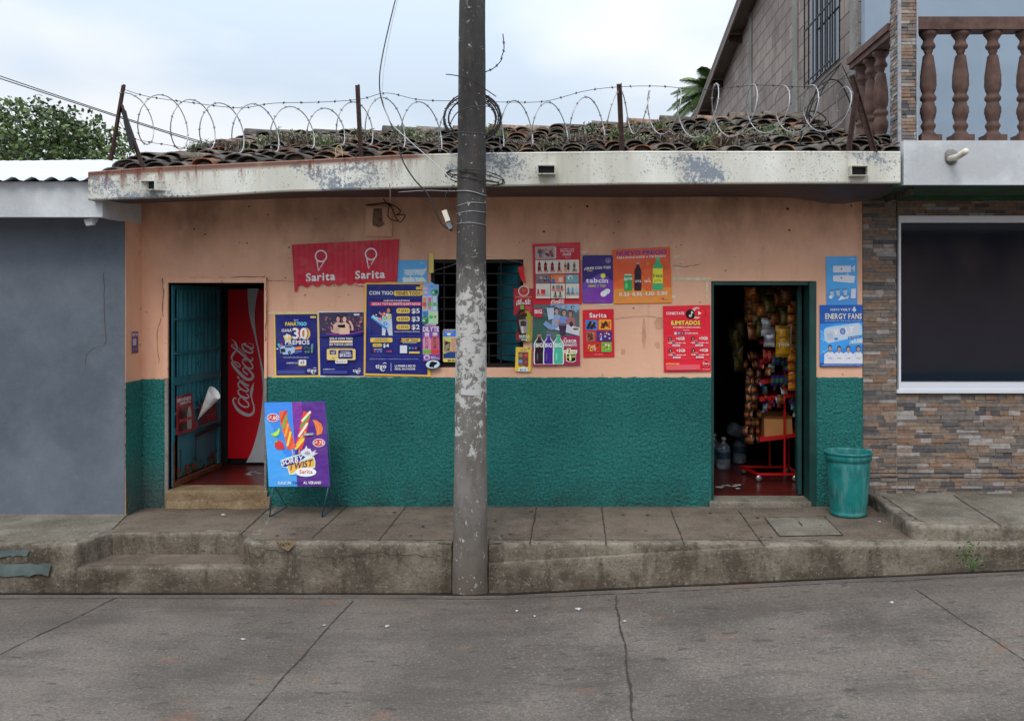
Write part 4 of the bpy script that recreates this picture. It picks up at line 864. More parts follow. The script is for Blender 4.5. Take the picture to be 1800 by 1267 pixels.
SCRIPT = [ # flowing two word script, traced with (along, up, width)
 [(235,260,10),(260,285,18),(235,310,26),(180,305,34),(80,240,52),(15,140,58),(5,60,50),(50,10,34),(130,5,26),(200,25,18),(260,40,22),(320,45,42),(380,35,50),(420,25,32),(485,5,5)],
 [(250,225,22),(200,235,24),(145,190,28),(120,120,30),(140,85,24),(180,90,22),(230,140,24),(270,190,22),(250,225,22)],
 [(265,190,14),(265,150,18)],
 [(380,195,14),(380,225,20),(350,240,24),(300,215,28),(265,150,34),(255,95,30),(290,85,20),(325,120,14)],
 [(515,155,10),(500,210,22),(460,240,26),(410,215,28),(365,150,32),(360,95,30),(390,90,22),(435,140,24),(500,210,26)],[(520,220,28),(440,90,28),(460,95,12)],
 [(540,215,26),(575,250,26)],
 [(605,95,30),(635,140,26),(670,165,24),(700,160,22),(700,120,20),(650,60,32),(590,15,42),(540,40,46),(535,110,50),(620,210,52),(710,290,46),(770,330,34),(795,325,24)],
 [(800,300,14),(775,240,18),(735,205,18),(715,225,16),(760,280,16),(810,320,20),(860,335,34),(910,310,42),(955,275,34)],
 [(820,165,22),(780,170,24),(720,120,28),(690,50,30),(720,20,26),(770,40,24),(830,100,26),(835,150,22),(820,165,22)],[(830,150,12),(800,110,14)],
 [(1055,325,14),(1020,330,24),(970,260,32),(880,150,36),(810,60,34),(830,20,24),(860,40,12)],[(1055,325,10),(1040,290,10),(970,200,10),(880,110,8)],[(1130,335,4),(1090,290,20),(1040,260,30),(990,255,22)],
 [(1070,110,10),(1060,165,18),(1030,180,24),(970,150,30),(930,80,32),(930,30,28),(955,25,22),(1000,70,24),(1050,150,26)],[(1060,160,28),(990,25,26),(1050,20,10),(1065,80,8)]]
def script(sh, x0, yb, wdt, hgt, col, vert=False, sx=1.0):
    for st in SCRIPT:
        pts = []
        for a, u, w_ in st:
            if vert: pts.append((x0-u*sx, yb-a*wdt/1140, w_*sx*.85))
            else: pts.append((x0+a*wdt/1140, yb-u*hgt/340, max(w_*wdt/1140*1.0, .5)))
        sh.stroke(pts, 0, col, 4)
def bottle(sh, cx, y0, y1, w_, body, cap_, lab=None, rim=None):
    hh = y1-y0
    pr = [(.17, 0), (.17, .07), (.19, .12), (.42, .24), (.5, .34), (.46, .5), (.5, .62), (.5, .95), (.42, 1)]
    def mk(k): return [(cx-w_*a*k, y0+hh*b) for a, b in pr]+[(cx+w_*a*k, y0+hh*b) for a, b in reversed(pr)]
    if rim: sh.poly([(cx+(x-cx)*1.22, y0+(y-y0)*1.03-hh*.02) for x, y in mk(1)], rim)
    sh.poly(mk(1), body); sh.rect(cx-w_*.2, y0-hh*.01, cx+w_*.2, y0+hh*.06, cap_, 1)
    if lab: sh.rect(cx-w_*.49, y0+hh*.38, cx+w_*.49, y0+hh*.62, lab, 1)
def person_print(sh, cx, y0, s_, skin, hair, shirt):
    sh.poly([(cx-s_*.95, y0+s_*3.4), (cx-s_*.9, y0+s_*1.7), (cx-s_*.3, y0+s_*1.25), (cx+s_*.3, y0+s_*1.25), (cx+s_*.9, y0+s_*1.7), (cx+s_*.95, y0+s_*3.4)], shirt)
    sh.ell(cx, y0+s_*.5, s_*.46, s_*.62, hair, 12); sh.rect(cx-s_*.16, y0+s_*.9, cx+s_*.16, y0+s_*1.4, skin, 1); sh.ell(cx, y0+s_*.66, s_*.36, s_*.5, skin, 12)
    sh.ell(cx-s_*.14, y0+s_*.6, s_*.05, s_*.04, BLK, 6); sh.ell(cx+s_*.14, y0+s_*.6, s_*.05, s_*.04, BLK, 6); sh.rect(cx-s_*.12, y0+s_*.86, cx+s_*.12, y0+s_*.92, H('d8d0cc'), 1)
def blobs(sh, x0, y0, x1, y1, n, cols, rmin, rmax, seed, sq=.6):
    r = random.Random(seed)
    for i in range(n):
        rr_ = r.uniform(rmin, rmax); cx = r.uniform(x0+rr_, x1-rr_); cy = r.uniform(y0+rr_, y1-rr_)
        sh.h -= .0001 if i % 2 else 0
        sh.ell(cx, cy, rr_, rr_*r.uniform(sq, 1), r.choice(cols), 7, r.uniform(0, 90))
# --- red scalloped banner (zoom frame: origin 480,400 scale 4.527)
NAVY = H('1b2064'); NAV2 = H('232a7c'); YEL = H('d99a35'); YL2 = H('e0a94a'); TW = H('c4c8d8')
def bannerfn(u, v, h):
    p = P(480+u/4.527, 400+v/4.527); f_ = .0018*math.sin(u*.14+.8*math.sin(u*.021))+.006*nz3(u, v, 3, .006)
    return Vector((p.x, -.014-h-f_, p.z))
s = Sheet(fn=bannerfn); N = 240; vs = []; RED = H('a81f32')
for i in range(N+1):
    t = i/N; xt = 152+855*t; yt = 138-45*t; xb = 175+820*t if t < 1 else 985; yb = 470-45*t+(11*math.sin(t*2*math.pi*9.5+1) if t < .66 else 3*math.sin(t*20)); 
    if t < .03: yb += 30
    for k in range(7): q_ = k/6; vs.append(s.T(xt*(1-q_)+xb*q_+(0), yt*(1-q_)+yb*q_))
s.mb.add(vs, [(i*7+k, i*7+k+1, (i+1)*7+k+1, (i+1)*7+k) for i in range(N) for k in range(6)], col=RED, smooth=True)
s.h = .0014
def cone(s, cx, cy, r, col, w_):
    s.stroke([(cx+r*math.cos(R(a)), cy+r*math.sin(R(a)), w_) for a in range(60, 421, 24)], w_, col, 2)
    s.stroke([(cx-r*.75, cy+r*.8), (cx-r*.45, cy+r*2.6), (cx+r*.55, cy+r*1.0), (cx-r*.75, cy+r*.8)], w_, col, 1)
for cx, cy, k in ((385, 228, 1), (782, 212, 1)): cone(s, cx, cy, 44, TW, 10)
for a, b, c in (('Sarita', 266, 498), ('Sarita', 657, 893)):
    yb_ = 428 if b < 400 else 408; s.text(a, b, yb_, c, 62, TW, slope=-.055 if b < 400 else -.035)
s.ell(700, 455, 30, 8, H('c98a92')); s.ell(668, 452, 18, 6, H('c0606c')); s.ell(730, 458, 10, 5, H('c9a0a6'))
s.done('banner', 'wide red vinyl banner with a scalloped lower edge and two white ice cream cones', 'banner', mat='banner')
# --- blue sun-faded poster behind, two of them
def faded(q, sh, name, label, content):
    sh.base(q, H('4f93cf')); content(sh); sh.done(name, label, 'poster')
def f1(s):
    s.poly([(1040, 335), (1200, 330), (1228, 318), (1210, 360), (1190, 380), (1060, 380)], H('a8b9d2')); s.poly([(1030, 400), (1195, 395), (1225, 432), (1035, 434)], H('b4c2d6')); s.text('-ATOM-', 1165, 287, 1200, 7, H('a8c4e0'))
    blobs(s, 1040, 335, 1210, 430, 26, [H('a9bad2'), H('6f9fce'), H('c0cad8')], 3, 10, 2, .3)
faded([(985, 262), (1227, 260), (1226, 440), (988, 440)], Sheet(480, 400, 4.527, .006), 'poster', 'sun faded light blue poster half hidden behind the large navy poster, below the red banner', f1)
# --- big navy poster
s = Sheet(480, 400, 4.527, .016, seed=3)
s.base([(732, 440), (1232, 440), (1256, 1185), (724, 1172)], YEL); s.quad4([(748, 452), (1218, 452), (1232, 1170), (738, 1158)], NAVY)
s.rrect(1140, 472, 1200, 493, 6, YL2); s.text('CON TIGO', 768, 534, 958, 28, TW); s.rrect(964, 503, 1194, 543, 10, YL2); s.text('TENÉS TODO', 978, 535, 1188, 24, H('2a2440'))
s.stroke([(765, 555), (1185, 558), (1192, 860), (770, 858), (765, 555)], 2, H('4a55a0'), 1)
s.text('NUEVOS PAQUETIGOS', 884, 587, 1090, 12, TW); s.rect(776, 591, 1184, 622, H('b02a55')); s.text('GIGAS TOTALMENTE ILIMITADOS', 790, 616, 1174, 17, TW)
for i, (a, b) in enumerate((('7 DÍAS', '$5'), ('4 DÍAS', '$3'), ('2 DÍAS', '$2'))):
    y = 642+i*64; s.rrect(985, y, 1092, y+40, 14, YL2); s.text(a, 1000, y+29, 1080, 18, H('2a2440')); s.text(b, 1106, y+38, 1170, 36, TW)
s.text('TODO LO QUE TE GUSTA SIN PARAR', 968, 831, 1172, 7, TW)
s.poly([(872, 690), (905, 680), (945, 690), (950, 760), (955, 858), (925, 858), (905, 790), (895, 858), (870, 856)], H('a9b6cf')); s.ell(925, 655, 22, 28, H('2c2028')); s.ell(922, 660, 13, 19, H('a87a68')); s.stroke([(900, 700), (868, 690), (846, 672)], 12, H('a87a68'))
s.poly([(778, 715), (800, 695), (930, 775), (905, 812), (885, 800)], H('3f66b5')); s.poly([(786, 712), (802, 692), (932, 770), (912, 798)], H('86b4e4'))
for x, y, c in ((825, 694, H('15151c')), (888, 686, H('c8202c')), (855, 728, H('c05a78')), (895, 718, H('3fa860')), (930, 714, H('b0a040')), (898, 762, H('2f6fd0'))): s.ell(x, y, 16, 15, c, 14); s.ell(x, y, 6, 6, TW, 8)
s.stroke([(768, 875), (966, 877), (968, 1018), (770, 1012), (768, 875)], 2, H('4a55a0'), 1); s.stroke([(988, 880), (1182, 880), (1186, 1022), (990, 1020), (988, 880)], 2, H('4a55a0'), 1)
s.rrect(778, 877, 954, 912, 8, YL2); s.text('PAQUETIGOS', 815, 892, 916, 10, H('3a2a40')); s.text('TODO INCLUIDO', 800, 906, 930, 9, H('3a2a40'))
s.rrect(798, 922, 870, 948, 9, YL2); s.text('6 DÍAS', 808, 942, 862, 12, H('2a2440')); s.text('$4', 880, 950, 926, 27, TW); s.text('ILIMITADOS', 808, 971, 872, 8, TW)
for i, c in enumerate(('14141a', 'c8202c', '2f6fd0', '6a80d0')): s.ell(790+i*24, 985, 8, 8, H(c), 10)
s.text('+5GB', 902, 990, 950, 13, H('c04a5a'))
s.rrect(1010, 880, 1176, 908, 8, YL2); s.ell(1018, 893, 12, 14, H('2a2440')); s.text('CHIP TIGO', 1032, 903, 1160, 18, H('2a2440')); s.text('ACTIVALO AQUI HOY', 1036, 919, 1150, 7, TW)
s.rect(1014, 936, 1070, 998, H('b8bcc8'))  # blank code panel
for i, c in enumerate(('3fa860', '2f6fd0', 'c05a78', '14141a')): s.ell(1092+i*24, 958, 8, 8, H(c), 10)
s.rrect(1086, 985, 1172, 1000, 5, YL2); s.text('CONSULTA TERMINOS Y CONDICIONES EN LA APP SEGUN TU PLAN', 770, 1048, 1160, 8, H('8a90b8'), False)
def tigo(s, x0, yb, x1, cap, col=TW):
    w_ = x1-x0; s.text('tigo', x0, yb, x1, cap, col); s.stroke([(x1-w_*.3, yb-cap*1.02), (x1-w_*.15, yb-cap*1.3), (x1, yb-cap*1.02)], cap*.14, col, 3)
    s.stroke([(x0+w_*.50, yb+cap*.42), (x0+w_*.67, yb+cap*.62), (x0+w_*.86, yb+cap*.40)], cap*.17, col, 4)
tigo(s, 820, 1117, 906, 34); s.stroke([(943, 1075), (944, 1140)], 2.5, TW, 1); s.text('LA PRIMERA RED 5G', 974, 1106, 1136, 16, TW); s.text('DE EL SALVADOR', 974, 1130, 1136, 16, TW)
s.done('poster', 'large navy phone plan poster with an orange border, the biggest left of the pole', 'poster')
# --- poster with the 30 (zoom frame 480,540 scale 10.135)
s = Sheet(480, 540, 10.135, .010, seed=4)
s.base([(18, 108), (812, 98), (838, 1240), (36, 1252)], YL2); s.quad4([(42, 128), (790, 122), (812, 1208), (64, 1212)], NAVY)
s.rrect(668, 158, 772, 192, 14, YL2); s.text('SÉ UN', 378, 236, 456, 16, TW)
s.text('FANÁ', 222, 328, 424, 66, H('e0902c')); s.text('TIGO', 424, 326, 606, 66, H('3a8fd0')); s.text('FANÁ', 230, 322, 424, 52, H('e8c04a')); s.text('TIGO', 430, 320, 600, 52, H('6fbbe6'))
s.ell(590, 470, 80, 105, YL2); s.ell(270, 540, 70, 60, YL2); s.text('GANÁ', 160, 436, 340, 50, TW); s.text('30', 380, 562, 640, 190, H('a02c30')); s.text('+', 190, 570, 320, 110, TW); s.text('30', 352, 556, 620, 186, TW)
s.text('MIL', 480, 566, 624, 42, TW); s.text('PREMIOS', 224, 660, 656, 74, TW)
s.poly([(130, 720), (160, 690), (240, 680), (330, 672), (400, 720), (395, 800), (320, 838), (140, 836)], H('8ea8c4')); s.poly([(215, 690), (330, 682), (365, 715), (230, 720)], H('2a3550')); s.poly([(140, 735), (225, 735), (230, 800), (145, 800)], H('1d2230')); s.ell(300, 805, 26, 32, BLK); s.ell(160, 825, 22, 18, BLK); s.ell(300, 805, 12, 16, H('6a7488'))
s.poly([(395, 710), (530, 690), (515, 745), (405, 760)], H('d2782c')); s.poly([(80, 655), (120, 640), (150, 700), (120, 720)], H('3fa0a0')); s.ell(162, 665, 22, 24, H('c03a5a')); s.stroke([(70, 740), (105, 740)], 20, TW, 1)
for x in (590, 640, 700): s.ell(x, 790, 34, 38, H('1a2630')); s.ell(x, 790, 20, 24, H('4a6a78'))
s.stroke([(560, 740), (600, 700), (660, 735), (720, 660)], 26, H('39564a')); s.stroke([(400, 800), (520, 780)], 34, H('4a5aa0'), 1); s.poly([(690, 655), (725, 650), (715, 810), (685, 810)], H('5a8070'))
s.text('Sorteos del 12 de abril al 30 de junio, compra ya', 195, 898, 648, 20, TW, False); s.text('¡COMPRÁ YA!', 250, 1002, 455, 24, TW)
s.rrect(464, 934, 600, 1040, 12, YL2); s.rrect(466, 932, 598, 1018, 12, H('d4d6e0')); s.text('$', 494, 998, 530, 34, NAVY); s.text('3', 534, 1002, 568, 50, NAVY)
tigo(s, 618, 1146, 780, 58); s.rect(80, 1120, 580, 1185, H('3a3f80'))
s.done('poster', 'navy prize poster with an orange border and a big white 30, leftmost in the row', 'poster')
# --- poster with the crowd photo
s = Sheet(480, 540, 10.135, .008, seed=6)
s.base([(808, 72), (1650, 84), (1640, 1235), (836, 1240)], H('b9b4b0')); s.quad4([(822, 95), (1622, 86), (1622, 1222), (846, 1212)], NAVY)
s.quad4([(822, 96), (1622, 88), (1622, 420), (830, 465)], H('33304a')); blobs(s, 835, 150, 1615, 420, 120, [H('6a3a52'), H('8a4a58'), H('4a3450'), H('a86a70'), H('5a4a60'), H('2a2a44')], 8, 24, 8)
s.rrect(1448, 112, 1552, 148, 14, H('a8a8bc'))
person_print(s, 1170, 150, 92, H('b48a80'), H('1a1620'), H('b59a8c')); person_print(s, 1285, 150, 96, H('c29c92'), H('1d1822'), H('c4a48e'))
s.poly([(1160, 312), (1295, 306), (1296, 362), (1164, 360)], BLK); s.stroke([(1050, 400), (1100, 440), (1180, 350)], 36, H('b48a80')); s.stroke([(1430, 410), (1420, 330), (1370, 240)], 34, H('c29c92'))
s.poly([(838, 455), (1000, 470), (1250, 488), (1460, 465), (1622, 425), (1622, 470), (1400, 520), (850, 520)], NAVY); s.stroke([(960, 466), (1120, 482), (1300, 480), (1460, 458), (1622, 420)], 10, H('b03a8a'))
s.text('SOLO CON TIGO', 1022, 574, 1430, 38, TW); s.rect(1020, 588, 1430, 630, H('c8a070'), 2); s.text('LOS 104 PARTIDOS', 1030, 624, 1420, 30, H('d8c8b0')); s.text('EN TODOS LADOS', 1022, 678, 1430, 38, TW)
s.text('VIVILOS TODOS EN LA APP CON TU PLAN', 1024, 730, 1426, 14, H('d0902c')); s.rrect(972, 738, 1484, 936, 26, H('dfae6a')); s.rrect(1022, 760, 1138, 838, 18, NAVY); tigo(s, 1040, 812, 1118, 30)
s.text('APP', 1058, 912, 1110, 18, NAVY); s.rrect(1176, 758, 1432, 912, 20, NAVY); s.text('$12', 1200, 872, 1308, 56, TW); s.text('PRE', 1316, 838, 1400, 34, TW); s.text('MES', 1316, 876, 1412, 26, TW); s.text('PAQUETIGO', 1224, 798, 1384, 16, TW)
s.rrect(1122, 934, 1338, 996, 14, H('c4c4c4')); s.text('GRATIS TV', 1140, 976, 1320, 24, H('3a3a60')); s.text('¡COMPRALO YA!', 910, 1108, 1112, 18, TW); s.rect(908, 1124, 1338, 1178, H('3a3f80')); tigo(s, 1436, 1146, 1572, 50)
s.done('poster', 'navy poster with a photo of two people holding a phone before a crowd', 'poster')
# --- strips hanging at the window's left edge (zoom frame 740,490 scale 7.45)
s = Sheet(740, 490, 7.45, .034, seed=9)
s.poly([(20, 100), (60, 55), (110, 60), (130, 35), (190, 75), (240, 75), (238, 200), (225, 240), (232, 590), (110, 600), (20, 560), (24, 420), (30, 230)], H('6f94c6'))
s.text('CIELO', 118, 112, 216, 18, H('3a5aa0')); s.ell(62, 130, 36, 20, H('c89a9a'), 12, -20); s.ell(70, 180, 30, 18, H('d0a0a0')); s.rrect(-5, 80, 50, 105, 6, H('d89a40')); s.rrect(-5, 170, 40, 215, 6, H('d89a40'))
s.ell(190, 178, 52, 46, H('3f8a6a')); s.text('.0', 148, 192, 182, 30, TW); s.rrect(186, 150, 226, 195, 6, H('2a4a48'))
for x, a, b in ((55, 'c07a50', 'b04a38'), (122, 'b8607a', '4a9a48'), (188, 'a8b0c8', '4a9a48')):
    s.rrect(x-28, 225, x+28, 415, 10, H('a9b0c0')); s.rect(x-20, 245, x+20, 330, H(a), 1); s.rect(x-24, 310, x+24, 360, H(b), 1); s.rect(x-18, 360, x+18, 400, H(a), 1)
s.rrect(106, 420, 232, 590, 8, H('98b898')); s.ell(140, 500, 30, 24, H('4aa050')); s.ell(195, 495, 14, 14, H('b03040')); s.ell(62, 540, 48, 58, H('1f6a50')); s.text('0', 30, 558, 62, 28, TW); s.text('CALORIAS', 32, 520, 92, 10, TW); s.rect(36, 430, 102, 470, H('3a6aa8'), 1)
s.done('hanging_sign', 'narrow pale blue and green drinks sign hanging at the window, above the purple one', 'sign')
s = Sheet(740, 490, 7.45, .036, seed=10)
s.poly([(60, 585), (200, 580), (215, 610), (244, 618), (246, 690), (256, 860), (258, 1060), (190, 1075), (36, 1075), (30, 900), (26, 700), (32, 620)], H('6a3a82'))
s.rrect(62, 582, 204, 612, 14, H('b9a8c8')); s.text('NUEVO', 82, 606, 184, 14, H('4a2a60')); s.text('DILYTE', 34, 686, 242, 60, H('d0c4d8'))
for x, a, b in ((86, 'b87898', '5a9a40'), (192, 'a8505e', 'b03040')):
    s.rrect(x-30, 700, x+30, 745, 8, H('b0a8c0')); s.poly([(x-22, 742), (x+22, 742), (x+54, 790), (x+56, 985), (x-54, 985), (x-54, 790)], H(a)); s.rect(x-50, 925, x+52, 975, H(b), 1)
    s.text('DI LYTE', 910, x+16, 1060, 36, H('1d1428'), vert=True)
s.ell(86, 1025, 42, 36, H('b0a0c0')); s.ell(86, 1030, 24, 22, H('6a5080')); s.text('HIDRATA', 140, 1024, 205, 12, TW); s.text('ELECTROLITOS', 140, 1044, 250, 12, TW)
s.done('hanging_sign', 'purple drinks sign with two pink bottles hanging at the window edge', 'sign')
s = Sheet(740, 490, 7.45, .042, seed=11)
s.ell(165, 1118, 102, 66, H('25294e'), 26, -5); s.ell(164, 1115, 90, 54, H('a8bcd4'), 26, -5); s.ell(165, 1105, 40, 28, BLK, 12); s.ell(140, 1130, 24, 26, BLK, 10); s.ell(198, 1102, 22, 18, BLK, 10); s.rect(160, 1120, 182, 1158, BLK, 1)
s.done('sticker', 'oval pale blue sticker with a black blot at the foot of the hanging signs', 'sticker')
s = Sheet(740, 490, 7.45, -.005, seed=12)
s.rrect(286, 662, 470, 1090, 18, H('c8b464')); s.rect(290, 668, 468, 760, H('2f74c0')); s.text('CLUB', 312, 712, 420, 26, H('c0605a')); s.ell(365, 725, 26, 18, H('c8c8d0')); s.rect(292, 765, 468, 1040, H('b0a860')); s.poly([(292, 985), (468, 920), (468, 1040), (292, 1040)], H('1f3a72')); s.poly([(300, 800), (388, 830), (378, 965), (302, 955)], H('8a7660')); s.poly([(316, 818), (380, 836), (372, 935), (312, 928)], H('2a2220'))
for k in range(4): s.stroke([(318, 880+k*16), (370, 850+k*16)], 6, H('b8b0a0'), 1)
s.poly([(395, 780), (468, 770), (468, 950), (400, 960)], H('b08068')); s.text('$0.10', 348, 1080, 440, 26, H('3a3420'))
s.done('poster', 'small blue and yellow snack poster behind the window bars beside the pole', 'poster')
# --- signs hanging right of the window (zoom 900,490 scale 7.45)
s = Sheet(900, 490, 7.45, .010, seed=13)
s.base([(20, 125), (284, 128), (290, 480), (24, 480)], H('8a2430')); s.ell(154, 160, 72, 72, H('b0a89c'), 24); s.ell(154, 160, 58, 58, H('a03038'), 24); s.ell(154, 150, 22, 14, H('7a6a30')); s.text('PASTA DELICIOSA', 46, 248, 262, 18, H('c0803c')); s.text('¡SÍ', 58, 336, 128, 56, TW); s.text('o', 132, 330, 166, 30, TW); s.text('SÍ!', 172, 334, 242, 56, TW)
for k in range(3): s.rect(170, 366+k*24, 255, 376+k*24, H('c0505a'), 1)
s.done('poster', 'dark red pasta poster with a round emblem and white lettering right of the window', 'poster')
s = Sheet(900, 490, 7.45, .026, seed=14)
s.poly([(108, 340), (160, 340), (165, 410), (230, 430), (250, 480), (248, 600), (240, 690), (268, 720), (262, 800), (220, 828), (90, 820), (56, 790), (56, 700), (80, 670), (62, 560), (60, 470), (100, 415)], H('2a1a18'))
s.poly([(165, 415), (230, 430), (252, 480), (250, 600), (240, 690), (268, 720), (262, 800), (220, 828), (180, 820), (190, 600), (180, 500)], H('8a8420')); s.rrect(108, 342, 158, 400, 8, H('6a8a30')); s.poly([(60, 690), (90, 700), (100, 820), (56, 790)], H('7a1c20'))
s.ell(150, 470, 50, 40, H('1c1414')); s.stroke([(110, 465), (150, 440), (190, 460)], 10, H('a02c30')); s.poly([(92, 540), (205, 530), (215, 600), (195, 710), (125, 710), (100, 600)], H('7c7a7a')); s.poly([(112, 560), (150, 545), (190, 560), (185, 620), (115, 620)], H('3a2420'))
s.poly([(120, 620), (150, 620), (155, 712), (135, 712)], H('b0aeb0')); s.text('NUEVA', 96, 765, 230, 30, TW); s.text('PRESENTACION', 98, 784, 228, 10, TW); s.text('600ml', 125, 806, 196, 16, TW)
s.done('hanging_sign', 'dark bottle shaped sign with a yellow side hanging over the pasta poster', 'sign')
s = Sheet(900, 490, 7.45, .020, seed=15)
s.base([(52, 892), (256, 900), (246, 1212), (40, 1206)], H('c9a43a')); s.text('Tortillas', 120, 925, 190, 14, H('2a4a8a')); s.text('RICAS', 112, 945, 196, 14, H('2a4a8a'))
s.rect(86, 958, 216, 1140, H('5a3a30'), 2)
for x, y, c in ((118, 1000, '8a6a58'), (188, 1000, 'b03a3a'), (116, 1080, '4a84c0'), (186, 1090, '8a3a38'), (120, 1120, '70503a'), (190, 1125, '6a3034')): s.ell(x, y, 26, 26, H(c), 9)
s.poly([(76, 1208), (96, 1165), (150, 1148), (200, 1165), (220, 1210)], H('b8c4d8')); s.text('$0.25', 106, 1198, 190, 22, H('22386a')); s.rrect(208, 900, 240, 918, 6, H('3a7a50'))
s.done('poster', 'small yellow snack poster with brown pictures, lowest right of the window', 'poster')
s = Sheet(740, 420, 4.737, .020, seed=16, wave=.004); s.poly([(808, 234), (858, 226), (862, 290), (878, 370), (840, 352), (818, 290)], H('b01c22')); s.done('paper_flag', 'torn bright red paper hanging off the right window bar', 'paper')
s = Sheet(740, 420, 4.737, .012, seed=17); s.base([(70, 122), (106, 120), (106, 282), (70, 284)], H('b8aa62'), .02); s.done('wooden_strip', 'short yellow painted wooden strip fixed by the upper left window corner', 'strip', mat='print')
# --- red drinks price poster (zoom 930,425 scale 5.51)
RD = H('b01c2c'); CR = H('b9b4aa')
s = Sheet(930, 425, 5.51, .012, seed=18)
s.base([(34, 22), (494, 6), (512, 600), (48, 606)], RD); s.quad4([(56, 44), (480, 34), (480, 170), (60, 176)], H('a82234')); s.quad4([(58, 50), (246, 44), (250, 168), (62, 172)], H('8f8a88'))
blobs(s, 66, 60, 240, 160, 22, [H('6a6a70'), H('a05050'), H('b8b4b0'), H('4a4044'), H('8a3038')], 8, 24, 5)
for k in range(9): s.rect(246+(k % 2)*6, 50+k*13, 258+(k % 2)*6, 60+k*13, WHT, 1)
s.text('CADA LETRERO TU COMIDA', 300, 78, 440, 9, WHT); s.text('ENCUENTRA', 305, 98, 436, 11, WHT); script(s, 328, 136, 84, 30, WHT); s.text('disfrutala', 350, 156, 400, 7, WHT, False)
s.quad4([(62, 182), (482, 174), (484, 304), (64, 312)], CR)
for i, (x, c) in enumerate(((100, '3a1418'), (160, '3a1418'), (226, '3a1418'), (292, '3a1418'), (352, 'c07a30'), (380, '3a2a38'), (438, '8a6a30'))):
    bottle(s, x, 190+(i % 3)*3, 278, 30 if i < 3 else 22, H(c), H('a02028') if i < 4 else H('c08030'), H('a02028') if i < 4 else H('2a2a50')); 
for i, x in enumerate((104, 166, 230, 296, 366, 442)): s.rect(x-20, 276-i, x+20, 296-i, H('a01c28') if i < 4 else (H('c07a30') if i == 4 else H('2a2a30')), 1); s.text('1.25', x-16, 293-i, x+16, 10, WHT)
for a, b, c1 in ((66, 202, '6a6068'), (210, 344, 'c06a3c'), (354, 480, '5a8a94')):
    s.rect(a, 320, b, 400, H(c1), 3); s.rect(a+2, 406, b+4, 548, CR, 4)
blobs(s, 70, 326, 198, 396, 18, [H('2a2428'), H('b08a80'), H('8a8a94'), H('4a4a60')], 6, 18, 6); person_print(s, 234, 332, 20, H('b08070'), H('2a1c20'), H('3a5a9a')); s.rect(286, 345, 328, 390, H('b8a0a0'), 1); s.ell(398, 350, 26, 22, H('b0b8b8')); s.ell(402, 354, 14, 14, H('6a7a80'))
bottle(s, 90, 455, 505, 16, H('3a1418'), RD, RD); s.rect(118, 462, 158, 500, RD, 1); bottle(s, 180, 460, 500, 14, H('8ab0a8'), WHT)
for x, c in ((238, '3a1418'), (318, '3a1418'), (256, '3a2418'), (302, '4a1820')): bottle(s, x, 420 if x in (238, 318) else 480, 456 if x in (238, 318) else 520, 14, H(c), RD)
s.rect(262, 420, 300, 454, H('7a7a70'), 1)
for x, c in ((380, '2f6a9a'), (422, '3a86c0'), (464, '8ab0d8')): bottle(s, x, 438, 492, 18, H(c), H('2a4a80'))
for x, y, c in ((90, 508, RD), (138, 508, RD), (182, 508, H('8aa0b0')), (238, 462, RD), (280, 462, RD), (318, 460, RD), (256, 528, BLK), (302, 528, BLK), (380, 500, BLK), (422, 498, BLK), (466, 496, H('4a6a90'))): s.rect(x-17, y-7, x+17, y+8, c, 1); s.text('0.75', x-13, y+5, x+13, 8, WHT)
script(s, 216, 600, 130, 42, WHT)
s.done('poster', 'red and cream drinks price poster with rows of small bottles, top right of the window', 'poster')
# --- drinks poster with the picnic photo
s = Sheet(930, 425, 5.51, .009, seed=19)
s.base([(40, 606), (484, 600), (494, 1192), (36, 1202)], H('8a2048')); s.quad4([(42, 608), (484, 602), (488, 905), (30, 1040)], H('4a5a5e'))
s.quad4([(44, 720), (190, 720), (150, 1000), (34, 1040)], H('2c5248')); s.quad4([(200, 604), (484, 602), (485, 660), (240, 660)], H('7a94b4')); blobs(s, 140, 610, 480, 700, 26, [H('8aa0b8'), H('4a6474'), H('b4b8c0'), H('3a4a48')], 8, 24, 9)
for x, y, c, sh_ in ((268, 640, 'a87f72', '7a90b4'), (340, 655, 'a07868', '5a7ab0'), (400, 665, '94685a', '8a5a60')): person_print(s, x, y, 50, H(c), H('1a1418'), H(sh_))
s.quad4([(170, 640), (240, 640), (240, 740), (190, 760)], H('9aa8bc')); s.quad4([(180, 830), (330, 790), (488, 830), (488, 910)], H('a8aeb8')); s.stroke([(150, 780), (220, 830), (290, 790)], 46, H('6a84ac')); s.stroke([(250, 800), (290, 770), (300, 780)], 26, H('a87f72'))
s.poly([(286, 800), (364, 796), (352, 900), (302, 902)], H('33203a')); s.ell(325, 802, 38, 12, H('5a4a60')); s.ell(452, 846, 40, 20, H('c0bcb8')); s.ell(452, 844, 30, 13, H('6a5a50')); s.ell(408, 796, 18, 26, H('33203a'))
s.quad4([(330, 912), (488, 908), (494, 1190), (34, 1200)], H('8a2048')); s.quad4([(36, 1040), (330, 912), (300, 1195), (34, 1200)], H('8a2048'))
s.rect(52, 645, 130, 730, H('a82438'), 2); s.text('BIG', 54, 692, 126, 34, WHT)
for x, c, cp in ((100, '1c1218', 'a04a48'), (190, '3a1c78', '5a3a98'), (284, '3f9a80', '3a9a60')):
    bottle(s, x, 905, 1182, 88, H(c), H(cp), None, WHT); s.ell(x-18, 1110, 6, 40, H('5a5060') if x < 200 else H('7ac4a8'), 8); s.text('BIG', x-36, 1018, x+34, 38, WHT)
s.text('UN', 338, 942, 362, 14, WHT); s.text('SABOR', 334, 972, 460, 26, WHT); s.text('PARA CADA', 334, 988, 460, 11, WHT); s.text('MOMENTO', 334, 1010, 462, 18, WHT)
